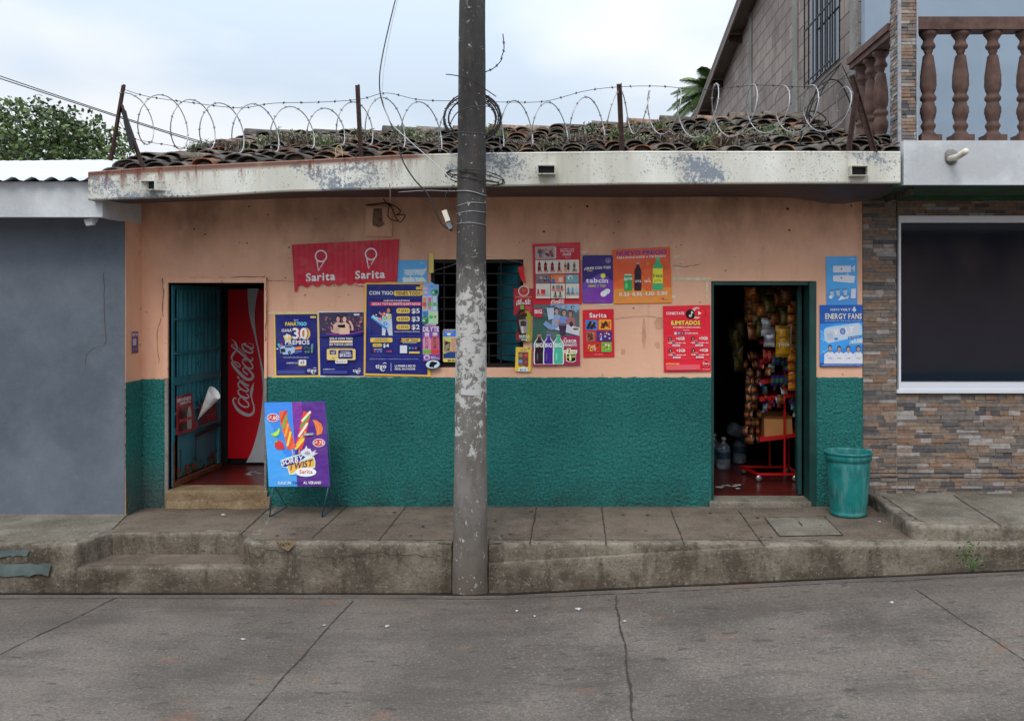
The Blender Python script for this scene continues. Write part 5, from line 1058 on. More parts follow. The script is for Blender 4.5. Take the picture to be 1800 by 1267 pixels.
s.poly([(332, 1048), (366, 1046), (368, 1030), (402, 1030), (406, 1046), (466, 1046), (464, 1078), (454, 1080), (454, 1150), (430, 1165), (376, 1160), (358, 1148), (356, 1080), (334, 1074)], H('d6cfa0')); s.poly([(366, 1088), (450, 1084), (450, 1145), (426, 1158), (380, 1154), (364, 1142)], BLK); s.text('2', 374, 1072, 400, 36, BLK); s.text('LITROS', 404, 1072, 456, 12, BLK); s.text('SOLO', 340, 1066, 368, 9, BLK); s.text('$', 370, 1122, 384, 16, H('d6cf80')); s.text('1', 390, 1146, 412, 52, H('d6cf80')); s.text('35', 418, 1118, 442, 22, H('d6cf80'))
s.done('poster', 'drinks poster with three large bottles under a photo of friends at a table', 'poster')
# --- purple poster
s = Sheet(930, 425, 5.51, .011, seed=20)
s.rrect(516, 130, 812, 594, 22, H('2f2060')); s.poly([(518, 400), (700, 300), (812, 380), (812, 570), (790, 594), (540, 594), (518, 576)], H('5a3a94')); s.poly([(518, 470), (812, 440), (812, 572), (790, 593), (540, 593), (518, 575)], H('6a2f90'))
s.stroke([(766+22*math.cos(R(a)), 182+22*math.sin(R(a)), 3) for a in range(0, 361, 30)], 3, H('a8a8c4'), 2); s.text('+', 752, 196, 780, 22, H('a8a8c4')); s.text('¿GRIPE CON TOS?', 534, 272, 790, 24, WHT, slope=-.05); s.text('TOMA', 560, 288, 614, 11, H('c8b83a'))
s.ell(716, 330, 24, 24, H('d4c43c')); s.text('tabcin', 550, 396, 764, 44, H('cfc8dc')); s.text('GRIPE Y TOS', 572, 438, 742, 20, H('c8b83a')); s.ell(752, 482, 34, 26, H('b8c8d0'), 16, -20); s.ell(722, 504, 32, 28, H('c8d4dc'), 16, -20); s.text('Consulte a su medico lea las instrucciones', 570, 574, 740, 7, H('8a70b0'), False)
s.done('poster', 'purple cough medicine poster with rounded corners and two white tablets', 'poster')
# --- red ice cream menu
s = Sheet(930, 425, 5.51, .010, seed=21)
s.base([(518, 660), (818, 650), (826, 1112), (524, 1116)], H('b01c2a')); s.text('Sarita', 584, 732, 750, 42, WHT)
for x0, y0, x1, y1, c, cs in ((548, 758, 660, 854, '2f72b8', ('3a2420', '8a6a5a', 'c9c0b8')), (674, 752, 796, 850, 'd08a2c', ('3a2020', 'a03028', '5a2a1c')), (552, 868, 640, 966, '8a5244', ('5a2c20', 'b08060', '3a1c18')), (652, 862, 802, 962, '38286a', ('b0a8c0', 'a04060', 'c0b890')), (552, 978, 686, 1068, 'a8301c', ('c0a030', '3a1c18', 'b08a80')), (700, 972, 798, 1066, '5a9a38', ('c0b8a0', 'c07a30', '3a7a40'))):
    s.rrect(x0, y0, x1, y1, 8, H(c)); blobs(s, x0+8, y0+10, x1-8, y1-8, 11, [H(k) for k in cs], 8, 18, x0)
s.stroke([(565, 840), (600, 770)], 26, H('2a1a1a'), 1); s.stroke([(600, 840), (635, 780)], 24, H('2a1a1a'), 1); s.stroke([(745, 770), (715, 830)], 22, H('3a1c18'), 1); s.poly([(565, 890), (620, 890), (595, 950)], H('5a2c20'))
s.text('. . . .', 590, 1062, 670, 12, H('d0a8a0')); s.text('www.sarita.com', 634, 1092, 718, 9, H('c8a0a0'), False)
s.done('poster', 'small red ice cream menu poster with six coloured picture boxes', 'poster')
# --- orange price poster (zoom 1060,420 scale 4.875)
s = Sheet(1060, 420, 4.875, .009, seed=22)
s.base([(80, 94), (572, 68), (588, 548), (94, 556)], H('bd4f2c')); s.quad4([(90, 430), (584, 415), (588, 546), (94, 554)], H('cf7c34')); s.poly([(86, 380), (240, 300), (420, 330), (582, 240), (584, 416), (90, 430)], H('c85a2c'))
s.text('NUEVO PRECIO', 116, 142, 542, 34, H('4a2a8c'), slope=-.035); s.text('PARA DARLE SABOR A TUS PAUSAS', 118, 172, 538, 17, H('d0c8c4'), slope=-.042)
s.rrect(178, 304, 250, 446, 10, H('2f8a48')); s.text('Sprite', 180, 356, 248, 28, WHT, slope=-.1); s.rect(184, 304, 244, 312, WHT, 1); s.ell(200, 400, 12, 26, H('5ab068')); bottle(s, 298, 204, 444, 62, H('2a1424'), H('8a8a8a')); s.text('uva', 274, 372, 326, 30, H('b0a8b0')); bottle(s, 382, 206, 442, 64, H('c0562c'), H('c86a3c')); s.text('fanta', 354, 372, 408, 24, H('d0c8d8')); s.ell(390, 352, 10, 20, H('d88a5a')); bottle(s, 468, 164, 438, 88, H('3a9a68'), H('4aa878')); s.rect(425, 252, 511, 380, H('cfc03a'), 2); s.text('fresca', 428, 330, 508, 32, H('1c4a34'), slope=-.04); s.stroke([(436, 368), (470, 352), (500, 366)], 5, H('5a7a20'))
for a, b, c in (('0.50', 138, 224), ('0.85', 250, 334), ('1.10', 366, 440), ('2.00', 462, 548)): s.text(a, b, 490-(b-138)*.03, c, 30, H('d8ccc0'))
for x in (240, 353, 452): s.ell(x, 472, 4, 4, WHT, 6)
s.rrect(500, 505, 524, 518, 4, H('a03060')); s.rect(526, 506, 552, 517, H('8a9a40'), 1)
s.done('poster', 'orange price poster with a can and three bottles over large white prices', 'poster')
# --- red phone poster by the right door
s = Sheet(1060, 420, 4.875, .012, seed=23)
s.base([(512, 574), (918, 566), (922, 1134), (520, 1138)], H('c01f30')); s.text('CONECTATE', 540, 648, 694, 22, WHT); s.ell(800, 634, 46, 50, H('b0a8a8')); s.ell(748, 645, 42, 42, BLK); s.stroke([(756, 618), (756, 655), (746, 666), (738, 656), (748, 648)], 7, WHT, 3); s.stroke([(758, 622), (772, 636)], 7, WHT, 1)
s.rrect(786, 598, 882, 668, 18, H('a0181e')); s.rrect(784, 602, 872, 668, 16, H('c42228')); s.poly([(815, 618), (842, 636), (815, 652)], WHT)
s.text('ILIMITADOS', 586, 738, 834, 36, K(60, 10, 14)); s.text('ILIMITADOS', 584, 735, 830, 34, H('d8d84c')); s.text('EN TU SUPERPACK EMPRESA INCREIBLE', 600, 762, 832, 10, WHT); s.text('ADEMAS', 684, 786, 740, 10, H('d09aa0'))
for i, c in enumerate(('a8b8c0', '3a5ab0', '14141a', 'b04a78')): s.ell(620+i*29, 808, 12, 12, H(c)); s.ell(620+i*29, 808, 5, 5, WHT, 8)
s.text('ILIMITADOS', 722, 813, 812, 12, WHT)
for x, y, t in ((536, 828, '+6GB'), (732, 826, '+5GB'), (540, 930, '+3GB'), (736, 928, '+1GB')):
    s.stroke([(x, y), (x+182, y), (x+184, y+92), (x+2, y+92), (x, y)], 1.6, H('d06a70'), 1); s.ell(x+36, y+26, 14, 14, BLK); s.ell(x+36, y+26, 5, 6, WHT, 6); s.text(t, x+88, y+36, x+162, 24, WHT); s.rect(x+30, y+42, x+78, y+46, H('d09a70'), 1)
    s.text('+3GB', x+16, y+68, x+54, 12, WHT); s.rrect(x+58, y+54, x+76, y+70, 4, H('4a5a8a')); s.text('+ 60 MIN + SMS', x+80, y+68, x+168, 10, WHT); s.rrect(x+58, y+76, x+122, y+92, 4, H('d0b8b8')); s.text('$4.50', x+66, y+89, x+112, 9, RD)
s.text('ACTIVALO AQUÍ', 536, 1074, 650, 12, H('d8d84c'), slant=.2); s.quad4([(536, 1080), (826, 1074), (830, 1118), (540, 1122)], H('c8505c')); s.ell(880, 1064, 32, 32, H('d06a74'), 22); s.ell(880, 1064, 28, 28, H('a81824'), 22); s.text('Claro', 854, 1072, 906, 16, WHT); s.text('www.claro.com.sv', 850, 1116, 912, 8, WHT, False)
s.done('poster', 'bright red phone plan poster beside the left edge of the right doorway', 'poster')
# --- posters on the right pier (zoom 1430,440 scale 6.033)
s = Sheet(1430, 440, 6.033, .006, seed=24); s.base([(130, 68), (458, 62), (464, 600), (136, 604)], H('3f8bc4')); s.quad4([(133, 450), (462, 448), (464, 600), (136, 604)], H('3a7cb8'))
s.quad4([(204, 165), (395, 165), (396, 232), (206, 236)], H('b4b8c4')); s.poly([(396, 190), (440, 155), (430, 240), (408, 200)], H('a8b4c8')); s.poly([(206, 268), (356, 262), (440, 275), (425, 345), (370, 345), (205, 328)], H('b4b8c4')); s.text('-ATOM', 376, 100, 424, 12, H('b4ccdc')); blobs(s, 140, 120, 200, 250, 8, [H('4a9ab8'), H('3f94c0')], 10, 22, 3)
blobs(s, 215, 235, 400, 262, 12, [H('a8b0c0'), H('5a94c0')], 4, 12, 4, .4); s.ell(292, 198, 8, 10, H('4a5a70'), 7); s.ell(292, 294, 8, 10, H('4a5a70'), 7)
for x, y in ((185, 430), (248, 420), (325, 415)): s.poly([(x-20, y), (x+22, y-6), (x+30, y+60), (x-4, y+64)], H('8aa0b4')); s.poly([(x-24, y-6), (x+26, y-14), (x+20, y+4), (x-20, y+8)], H('4a6a84'))
s.ell(180, 496, 20, 18, H('b4bcc8')); s.poly([(255, 534), (290, 480), (345, 512)], H('b8bcc8')); s.poly([(330, 500), (372, 478), (360, 520)], H('a8b0c0')); s.poly([(395, 408), (446, 406), (440, 512), (390, 508)], H('b0b4be'))
s.done('poster', 'sun faded light blue poster above the energy drink poster on the right pier', 'poster')
s = Sheet(1430, 440, 6.033, .010, seed=25); s.base([(62, 580), (518, 578), (512, 1228), (62, 1234)], H('1c4c94')); s.quad4([(66, 780), (515, 760), (512, 1190), (64, 1190)], H('2a74bc'))
s.poly([(66, 860), (240, 770), (515, 770), (515, 1000), (250, 1050), (66, 1080)], H('3484c8')); s.text('NUEVO', 176, 640, 272, 24, H('a8b8cc')); s.text('VOLT', 282, 640, 386, 24, H('c8ccd4')); s.stroke([(398, 612), (398, 648)], 2, H('8aa0c0'), 1); s.ell(428, 630, 20, 20, H('b8bcc4')); s.ell(428, 606, 9, 8, H('b8bcc4')); s.stroke([(414, 642), (442, 618)], 5, H('4a6a9a'), 1)
s.text('ENERGY FANS', 122, 730, 512, 58, H('12306a')); s.text('ENERGY FANS', 120, 726, 508, 56, H('b9b8ac')); s.text('EL SABOR DE LOS DIOSES', 122, 752, 506, 10, H('8aa4c8')); 
s.poly([(112, 830), (140, 815), (470, 768), (505, 790), (515, 880), (490, 912), (150, 985), (118, 960), (104, 880)], H('8fb0d0')); s.poly([(125, 838), (468, 782), (500, 880), (150, 972), (120, 900)], H('a4aebc')); s.text('VOLT', 210, 898, 420, 56, H('d0d4da'), slope=-.16); s.ell(305, 858, 32, 34, H('3a5a94')); s.ell(305, 858, 20, 22, H('6a84b0')); s.ell(235, 938, 22, 16, H('4a78b0')); s.poly([(360, 918), (494, 898), (494, 918), (360, 938)], H('1f3c80')); s.text('SIN AZUCAR', 368, 932, 484, 9, H('b8c0d0'), slope=-.13)
for k in range(5): s.stroke([(140+k*12, 880-k*2), (150+k*12, 950-k*2)], 5, H('8a94a8'), 1)
s.poly([(372, 960), (515, 925), (515, 985), (374, 1000)], H('7a98b4')); s.text('$', 396, 978, 420, 24, H('b8c0c8')); s.text('1.00', 430, 976, 512, 40, H('b8c0c8'))
for k, pts in enumerate((((66, 850), (95, 880), (80, 900), (120, 960)), ((66, 930), (110, 960), (90, 980)), ((66, 1100), (110, 1060), (100, 1090), (150, 1040)))): s.stroke(list(pts), 4, H('9ac8e8'), 1)
for x, hh in ((170, 1000), (266, 1010), (362, 1010), (468, 1005)): s.poly([(x-64, 1200), (x-60, 1100), (x-24, 1076), (x+24, 1076), (x+52 if x < 460 else x+44, 1100), (x+56 if x < 460 else x+46, 1200)], H('b6b9c2')); s.ell(x, hh+28, 20, 28, H('16181f')); s.rect(x-8, hh+50, x+8, hh+80, H('8a6f66'), 1); s.ell(x, hh+38, 16, 24, H('9a7c70')); s.text('FANS', x-20, 1148, x+22, 12, H('5a6a8a')); s.ell(x-30, 1112, 4, 4, H('3a4a80'), 6)
s.rect(64, 1200, 512, 1228, H('1f4888')); s.text('CONSIGUE PREMIOS OFICIALES DEL CLUB EN TU TIENDA', 80, 1220, 506, 10, H('8aa4c8'))
s.done('poster', 'blue energy drink poster with a large silver can and four players, on the right pier', 'poster')
# --- little sticker on the left return (faces right)
def rfn(u, v, h):
    y = 8.01-D0+(u/15)*(.12); z = CZ-(583+v-VY)*8.05/F; return Vector((XL+.003+h, y, z))
s = Sheet(fn=rfn); s.rect(0, 0, 15, 38, H('2a2f66'), 1); s.text('CHIP TIGO', 1, 6.5, 14, 3.5, TW); s.rect(1, 7, 14, 8.4, H('b0703a'), 1); s.rect(2, 12, 10, 24, H('8a90a0'), 1); s.text('PEDILO AQUI', 2, 32, 12, 2.5, H('a0604a')); s.rect(0, 36, 15, 38, H('1c2050'), 1)
s.done('sticker', 'narrow navy sticker on the peach return beside the blue house', 'sticker')
# --- stickers on shutter, posters on the left metal door
def dfn(u, v, h):   # u 0..1 along the door, v px 0..100 downwards in height fraction
    p = dp(u, 1-v, .026+h); return p
s = Sheet(fn=dfn); s.mb.grid(lambda a, b: dfn(.05+a*(.32+.12*b*b), .555+.195*b, .002), 4, 4, col=H('7a1c26')); s.h = .004
s.text('BIENVENIDO', .07, .585, .34, .016, TW); s.text('DISFRUTA', .12, .602, .33, .013, TW)
for k, (u, c) in enumerate(((.14, '2a1418'), (.22, '3a2a20'), (.30, '8a8a84'))): s.poly([(u-.02, .62), (u+.02, .62), (u+.045, .66), (u+.045, .735), (u-.045, .735), (u-.045, .66)], H(c)); s.rect(u-.04, .675, u+.04, .69, H('a02c34'), 1)
s.done('poster', 'dark red drinks poster stuck low on the open metal door', 'poster')
s = Sheet(fn=dfn); s.mb.grid(lambda a, b: dfn(.50+.40*a, .62+.115*b, .002), 3, 3, col=H('4a1820')); s.h = .004; s.text('10:00', .66, .725, .86, .04, H('a03a34')); 
vs = []; 
for i in range(13):
    t = i/12; a = 2*math.pi*t; tip = P(347, 738, 8.72); r_p = P(377, 690, 8.62)+Vector((.045, .0, -.056))*math.cos(a)+Vector((.012, .05, .012))*math.sin(a); vs += [tip, r_p]
s.mb.add(vs, [(2*i, 2*i+1, 2*i+3) for i in range(12)], col=H('d6d2cc'))
s.done('poster', 'half torn poster on the open metal door, its white back curled into a cone', 'poster')
# ---------------------------------------------------------------- concrete utility pole
pole = thing('utility_pole', (-.765, 6.95-D0, 0), 'tall round concrete utility pole with torn bill paper, standing at the kerb before the shop', 'pole')
mb = MB(); prof = []; NZ = 150; n = 40; vs = []
for i in range(NZ+1):
    z = -.25+8.45*i/NZ
    for j in range(n):
        a = 2*math.pi*j/n; r = .133-.0068*z-(.006 if z > 1.0 else .006*max(0, z)); cx = -.765+.0035*z
        r += .0022*nz3(math.cos(a)*2, math.sin(a)*2, z*3)+.0015*nz3(math.cos(a)*9, math.sin(a)*9, z*14)
        if z < .42: r += .010*max(0, nz3(math.cos(a)*3, math.sin(a)*3, z*6)+.1)*(1 if z < .36 else .4)
        vs.append((cx+r*math.cos(a), 6.95-D0+r*math.sin(a), z))
mb.add(vs, [(i*n+j, i*n+(j+1) % n, (i+1)*n+(j+1) % n, (i+1)*n+j) for i in range(NZ) for j in range(n)]+[tuple(NZ*n+j for j in range(n))], smooth=True)
mb.build('shaft', M['pole'], pole)
def pr(z): return .133-.0068*z-.006+.002
def pc(z): return Vector((-.765+.0035*z, 6.95-D0, z))
mb = MB(); vs = []   # paper remnant
for i in range(9):
    for z in (1.455, 1.50+.008*math.sin(i*2)):
        a = R(-122+i*9); c = pc(z); vs.append((c.x+(pr(z)+.002)*math.cos(a), c.y+(pr(z)+.002)*math.sin(a), z-.004*i*.2))
mb.add(vs, [(2*i, 2*i+2, 2*i+3, 2*i+1) for i in range(8)]); mb.build('paper_remnant', M['litter'], pole)
def hoop(z, r, tilt=0.0, a0=0, a1=360, ph=0, w_=.004, n=40, mb=None, ex=1.0, off=(0, 0)):
    pts = []
    for i in range(n+1):
        a = R(a0+(a1-a0)*i/n); c = pc(z); pts.append(Vector((c.x+off[0]+r*ex*math.cos(a), c.y+off[1]+r*math.sin(a), z+tilt*math.cos(a+ph)+.004*math.sin(3*a))))
    mb.tube(pts, w_, 5, cap=False); return pts
mb = MB(); Z = lambda py: CZ+(VY-py)*6.83/F
for py, t in ((372, .006), (357, .012), (392, -.004)): hoop(Z(py), pr(Z(py)), t, mb=mb, w_=.003)
hoop(Z(337), pr(Z(337))+.004, -.018, mb=mb, w_=.004); mb.build('tie_wire', M['wire'], pole)
def barbed(mb, pts, r=.0035, every=.07, bl=.016, seed=0, twist=True):
    mb.tube(pts, r, 5, cap=False); rr = random.Random(seed); acc = 0
    for a, b in zip(pts, pts[1:]):
        a = Vector(a); b = Vector(b); L = (b-a).length; acc += L
        if acc > every:
            acc = 0; d = (b-a).normalized() if L > 0 else Vector((1, 0, 0)); u = d.cross(Vector((rr.uniform(-1, 1), rr.uniform(-1, 1), rr.uniform(-1, 1)))).normalized()
            v = d.cross(u)
            for q in (u+v*.4, v-u*.4): mb.bar(b-q*bl+d*.005, b+q*bl-d*.005, .003, .003)
            mb.bar(b-d*.006, b+d*.006, .011, .011)
# coil of razor wire hanging on the pole, two more rounds lower down
mb = MB(); pts = []; rr = random.Random(3)
for i in range(261):
    t = i/260; a = 2*math.pi*5.2*t; r = .195+.022*math.sin(a*.21+1)+.010*math.sin(a*1.37); pts.append((-.768+.05*0+r*math.cos(a)*1.02, 6.95-D0+.145+.02*math.sin(a*.5)+.03*t, CZ+(VY-201)*6.95/F+r*math.sin(a)*.86+.01*math.sin(a*.3)))
barbed(mb, pts, .0054, .085, .014, 3)
q = [P(784, 131, 6.75), P(800, 133, 6.72), P(830, 140, 6.75), P(850, 155, 6.85), P(872, 170, 7.0)]; mb.tube(smooth_path([tuple(p) for p in q], 6), .004, 5)
q = [P(790, 220, 7.0), P(808, 195, 6.78), P(850, 187, 6.79), P(866, 190, 6.95)]; mb.tube(smooth_path([tuple(p) for p in q], 6), .004, 5)
q = [P(780, 238, 7.1), P(803, 233, 6.80), P(850, 236, 6.79), P(869, 245, 7.0)]; mb.tube(smooth_path([tuple(p) for p in q], 6), .004, 5)
mb.build('razor_wire_coil', M['wired'], None, label='dark coil of razor wire hung behind the upper part of the concrete pole', cat='wire coil')
mb = MB(); q = [P(882, 100, 7.0), P(880, 108, 7.0), P(868, 120, 6.98), P(853, 127, 6.97)]; q = [P(884, 60, 7.0), P(886, 85, 7.0)]+q; barbed(mb, smooth_path([tuple(p) for p in q], 8), .004, .06, .012, 5)
mb.build('barbed_wire_end', M['wired'], None, label='loose barbed wire end curling off the right side of the pole top', cat='wire')
mb = MB(); c = pc(Z(308)); 
for k, (r, t, ex, o) in enumerate(((.205, .045, 1.05, .02), (.195, .020, 1.1, .03), (.185, -.02, 1.0, .015))):
    pts = [(c.x+o+r*ex*math.cos(R(a)), c.y+.03+r*.75*math.sin(R(a)), c.z-.002*k+t*math.sin(R(a+160+k*12))-.035*math.cos(R(a))) for a in range(0, 361, 8)]; barbed(mb, pts, .0038, .11, .012, 8+k)
mb.build('razor_wire_coil', M['wired'], None, label='flattened ring of razor wire looped round the pole at eave height', cat='wire coil')
# small white junction box with its wires
jb = thing('junction_box', P(785, 393, 6.90), 'small white junction box dangling on wires at the left side of the pole', 'box')
mb = MB(); mb.bar(P(781, 370, 6.88), P(788, 389, 6.88), .042, .035); mb.build('case', M['pvc'], jb)
mb = MB(); mb.bar(P(785.5, 388, 6.885), P(793, 402, 6.885), .03, .03); mb.build('cover', M['clear'], jb)
mb = MB(); mb.tube(smooth_path([tuple(P(*a)) for a in ((799, 325, 6.9), (788, 335, 6.9), (783, 345, 6.9), (787, 357, 6.9), (789, 369, 6.9))], 6), .003, 5); mb.tube(smooth_path([tuple(P(*a)) for a in ((788, 370, 6.9), (793, 385, 6.88), (796, 398, 6.87), (794, 407, 6.87))], 6), .004, 5); mb.build('wire', M['wired'], jb)
# service cables
def cable(name, pts, r, m, label, sm=10, twist=None):
    mb = MB(); q = smooth_path([tuple(P(*p)) for p in pts], sm); mb.tube(q, r, 6)
    if twist:
        q2 = [(a+twist*math.sin(i*1.3), b, c+twist*math.cos(i*1.3)) for i, (a, b, c) in enumerate(q)]; mb.tube(q2, r*.8, 5)
    return mb.build(name, m, None, label=label, cat='cable')
cable('service_cable', [(790, -420, 9.5), (725, -120, 8.6), (690, 20, 8.0), (672, 100, 7.6), (667, 145, 7.4), (672, 180, 7.3), (690, 225, 7.2), (707, 280, 7.1), (728, 315, 7.05), (752, 342, 7.0), (771, 384, 6.95), (780, 397, 6.93), (793, 405, 6.9)], .0055, M['iron'], 'black service cable dropping from the sky to the left side of the pole')
cable('steel_wire', [(796, -420, 9.5), (730, -120, 8.6), (694, 20, 8.0), (678, 100, 7.6), (673, 140, 7.4), (673, 175, 7.3), (687, 215, 7.15), (720, 248, 7.05), (752, 276, 6.95), (782, 304, 6.88), (796, 325, 6.85)], .0035, M['wire'], 'thin light steel wire running down beside the black service cable')
cable('steel_wire', [(700, 338, 7.4), (750, 335, 7.2), (780, 336, 7.0), (800, 336, 6.86)], .003, M['wire'], 'short light wire from under the eave across to the pole')
cable('hanging_cable', [(685, 322, 7.33), (686, 340, 7.5), (686, 356, 8.1)], .004, M['pvc'], 'short white cable hanging from the eave above the meter box')
cable('cable_tangle', [(673, 349, 8.16), (683, 360, 8.15), (694, 362, 8.14), (704, 372, 8.15), (697, 378, 8.15), (712, 378, 8.15), (705, 390, 8.15), (698, 386, 8.15), (686, 362, 8.14), (682, 378, 8.12), (688, 386, 8.1), (699, 389, 8.12)], .0045, M['iron'], 'tangle of old black cable on the wall by the meter box', 8)
cable('cable_tangle', [(643, 361, 8.14), (660, 359, 8.13), (678, 357, 8.12), (690, 361, 8.12)], .006, M['iron'], 'black cable end lying along the top of the meter box')
cable('power_line', [(-300, 30, 26), (100, 168, 26), (350, 248, 26), (460, 270, 26)], .014, M['iron'], 'upper of two power lines crossing the sky at the far left')
cable('power_line', [(-300, 40, 25), (100, 171, 25), (350, 251, 25), (460, 274, 25)], .014, M['iron'], 'lower of two power lines crossing the sky at the far left')
cable('loose_string', [(763, 476, 8.16), (795, 466, 7.6), (830, 452, 6.82), (870, 453, 7.3), (925, 463, 8.16)], .0015, M['wire'], 'thin string tied round the pole and across the top of the window', 8)
cable('yellow_string', [(591, 275, 7.36), (590, 263, 7.37), (596, 256, 7.38), (601, 262, 7.37), (602, 275, 7.36)], .003, M['beige'], 'small loop of yellow string tied on the eave below a razor wire turn')
# razor wire line along the eave, with its posts
DW = 7.45
mb = MB(); pts = []; X0, X1 = WX(218)*DW/8.2, WX(1503)*DW/8.2; turns = 22.3; NN = 22*26
for i in range(NN+1):
    t = i/NN; x = X0+(X1-X0)*t+ .03*math.sin(t*31); a = 2*math.pi*turns*t+1.2; rad = .185+.02*math.sin(t*17)+.012*math.sin(t*41); px = VX+x*F/DW
    cy = interp([(215, 203), (300, 215), (420, 226), (560, 225), (660, 212), (800, 226), (900, 218), (1000, 214), (1090, 198), (1200, 196), (1320, 192), (1500, 190)], px); zc = CZ+(VY-cy)*DW/F
    cc = interp([(215, .055), (640, .05), (1060, .050), (1150, -.045), (1300, -.07), (1500, -.085)], px); pts.append((x-cc*math.cos(a), DW-D0+.02-rad*.8*math.cos(a), zc+rad*1.0*math.sin(a)))
barbed(mb, pts, .0047, .105, .012, 20)
rz = mb.build('razor_wire', M['wire'], None, label='long spiral of razor wire stretched above the eave from end to end of the roof', cat='razor wire')
mb = MB(); tops = [(216, 157), (260, 170), (330, 180), (420, 190), (480, 182), (560, 180), (632, 175), (680, 164), (740, 176), (830, 178), (900, 180), (960, 178), (1030, 160), (1092, 153), (1160, 152), (1240, 158), (1330, 150), (1400, 153), (1440, 150), (1502, 134)]
barbed(mb, smooth_path([tuple(P(a, b, DW)) for a, b in tops], 8), .0025, .12, .012, 31); mb.build('barbed_wire', M['wired'], None, label='single barbed wire strung along the tops of the roof posts', cat='barbed wire')
mb = MB(); barbed(mb, smooth_path([tuple(P(a, b, DW)) for a, b in ((205, 205), (230, 240), (262, 250), (300, 256), (360, 268))], 8), .0022, .1, .01, 33); mb.build('barbed_wire', M['wired'], None, label='low slack barbed wire at the left end of the roof', cat='barbed wire')
def post(a, b, w_, label, m='rust'):
    mb = MB(); A_, B_ = P(*a), P(*b); mb.bar(A_, B_, w_, .006); d = Vector((w_/2, w_/2, 0)); mb.bar(A_+Vector((-w_/2, .018, 0)), B_+Vector((-w_/2, .018, 0)), .006, w_)
    mb.build('angle_iron_post', M[m], None, label=label, cat='post', group='rusty posts carrying the razor wire')
post((196, 282, 7.44), (219, 149, 7.44), .032, 'left leaning rusty post at the left end of the roof'); post((253, 294, 7.40), (214, 184, 7.43), .032, 'slanting rusty brace propping the leftmost roof post')
post((637, 276, 7.42), (631, 149, 7.42), .034, 'upright rusty post on the eave between banner and pole'); post((1097, 268, 7.42), (1092, 147, 7.42), .036, 'upright rusty post on the eave right of the pole')
post((1495, 266, 7.42), (1509, 165, 7.44), .034, 'short rusty post nearest the balcony, leaning right'); post((1541, 268, 7.40), (1501, 132, 7.44), .036, 'long slanting rusty brace before the balcony balusters')
mb = MB(); q = [(214, 188), (221, 195), (236, 262), (229, 264), (224, 245), (217, 215)]; vs = [P(a, b, 7.38) for a, b in q]; mb.add(vs+[v+Vector((0, .012, 0)) for v in vs], [tuple(range(6)), tuple(range(11, 5, -1))]+[(i, (i+1) % 6, 6+(i+1) % 6, 6+i) for i in range(6)]); mb.build('torn_plastic', M['blackcloth'], None, label='strip of torn black plastic tied to the leftmost roof post', cat='plastic')
for k, (pl, r) in enumerate([([(1478, 112), (1440, 150), (1425, 190), (1410, 230), (1406, 262)], .007), ([(1478, 112), (1445, 160), (1430, 205), (1440, 222), (1465, 258)], .005), ([(1480, 115), (1500, 160), (1510, 200), (1520, 225), (1532, 232)], .004),
        ([(1415, 205), (1424, 196), (1440, 199), (1452, 210), (1440, 216), (1424, 204), (1418, 198), (1430, 170), (1450, 150), (1478, 112)], .006), ([(1445, 148), (1462, 140), (1480, 150), (1498, 190), (1506, 215)], .006), ([(1422, 200), (1426, 222), (1450, 240), (1466, 262)], .007), ([(1455, 212), (1464, 240), (1468, 262)], .004)]):
    cable('old_cable', [(a, b, 7.75+.05*k) for a, b in pl], r, M['iron'], ['thick black cable falling from the block house window to the tiles', 'black cable curving down behind the right razor wire turns', 'black cable reaching from the block house to the balcony foot', 'knotted black cable looping below the block house window', 'black cable arching right of the block house window', 'doubled black cable sagging onto the right end of the roof', 'thin black cable touching the roof beside the short post'][k])
# ---------------------------------------------------------------- weeds on the roof
def weed(seed, hgt, n, col0, col1, wide=1.0):
    r = random.Random(seed); mb = MB()
    for i in range(n):
        a = r.uniform(0, 6.283); lean = r.uniform(.15, .95)*wide; L = hgt*r.uniform(.5, 1.1); w_ = r.uniform(.005, .011); bx, by = r.gauss(0, .035), r.gauss(0, .03); c = r.choice((col0, col1, tuple(v*.7 for v in col0[:3])+(1,)))
        vs = []; 
        for k in range(4):
            t = k/3; ww = w_*(1-t*.85); x = bx+math.cos(a)*lean*L*t*(.5+.5*t); y = by+math.sin(a)*lean*L*t; z = L*t*(1-.35*lean*t)
            vs += [(x-math.sin(a)*ww, y+math.cos(a)*ww, z), (x+math.sin(a)*ww, y-math.cos(a)*ww, z)]
        mb.add(vs, [(2*k, 2*k+1, 2*k+3, 2*k+2) for k in range(3)], col=c)
        if r.random() < .6:
            for k in range(5):
                t = r.uniform(.3, 1); x = bx+math.cos(a)*lean*L*t*(.5+.5*t); y = by+math.sin(a)*lean*L*t; z = L*t*(1-.35*lean*t); b = r.uniform(0, 6.28); s_ = r.uniform(.012, .024)
                mb.add([(x, y, z), (x+math.cos(b)*s_+.004, y+math.sin(b)*s_, z+s_*.5), (x+math.cos(b)*s_*1.4, y+math.sin(b)*s_*1.4, z+s_*.9), (x+math.cos(b)*s_-.006, y+math.sin(b)*s_, z+s_*.7)], [(0, 1, 2, 3)], col=c)
    return mb
wk = [(weed(1, .11, 60, K(112, 116, 92), K(132, 136, 108)), 'grey green succulent weed rooted between the roof tiles', 'green weeds growing on the tile roof'), (weed(2, .10, 70, K(108, 98, 86), K(130, 116, 102), 1.2), 'dry brownish weed rooted between the roof tiles', 'dry weeds growing on the tile roof'), (weed(3, .13, 55, K(98, 118, 78), K(134, 142, 100)), 'fresh green tuft rooted between the roof tiles', 'fresh tufts growing on the tile roof')]
wobj = [None]*3; rr = random.Random(41)
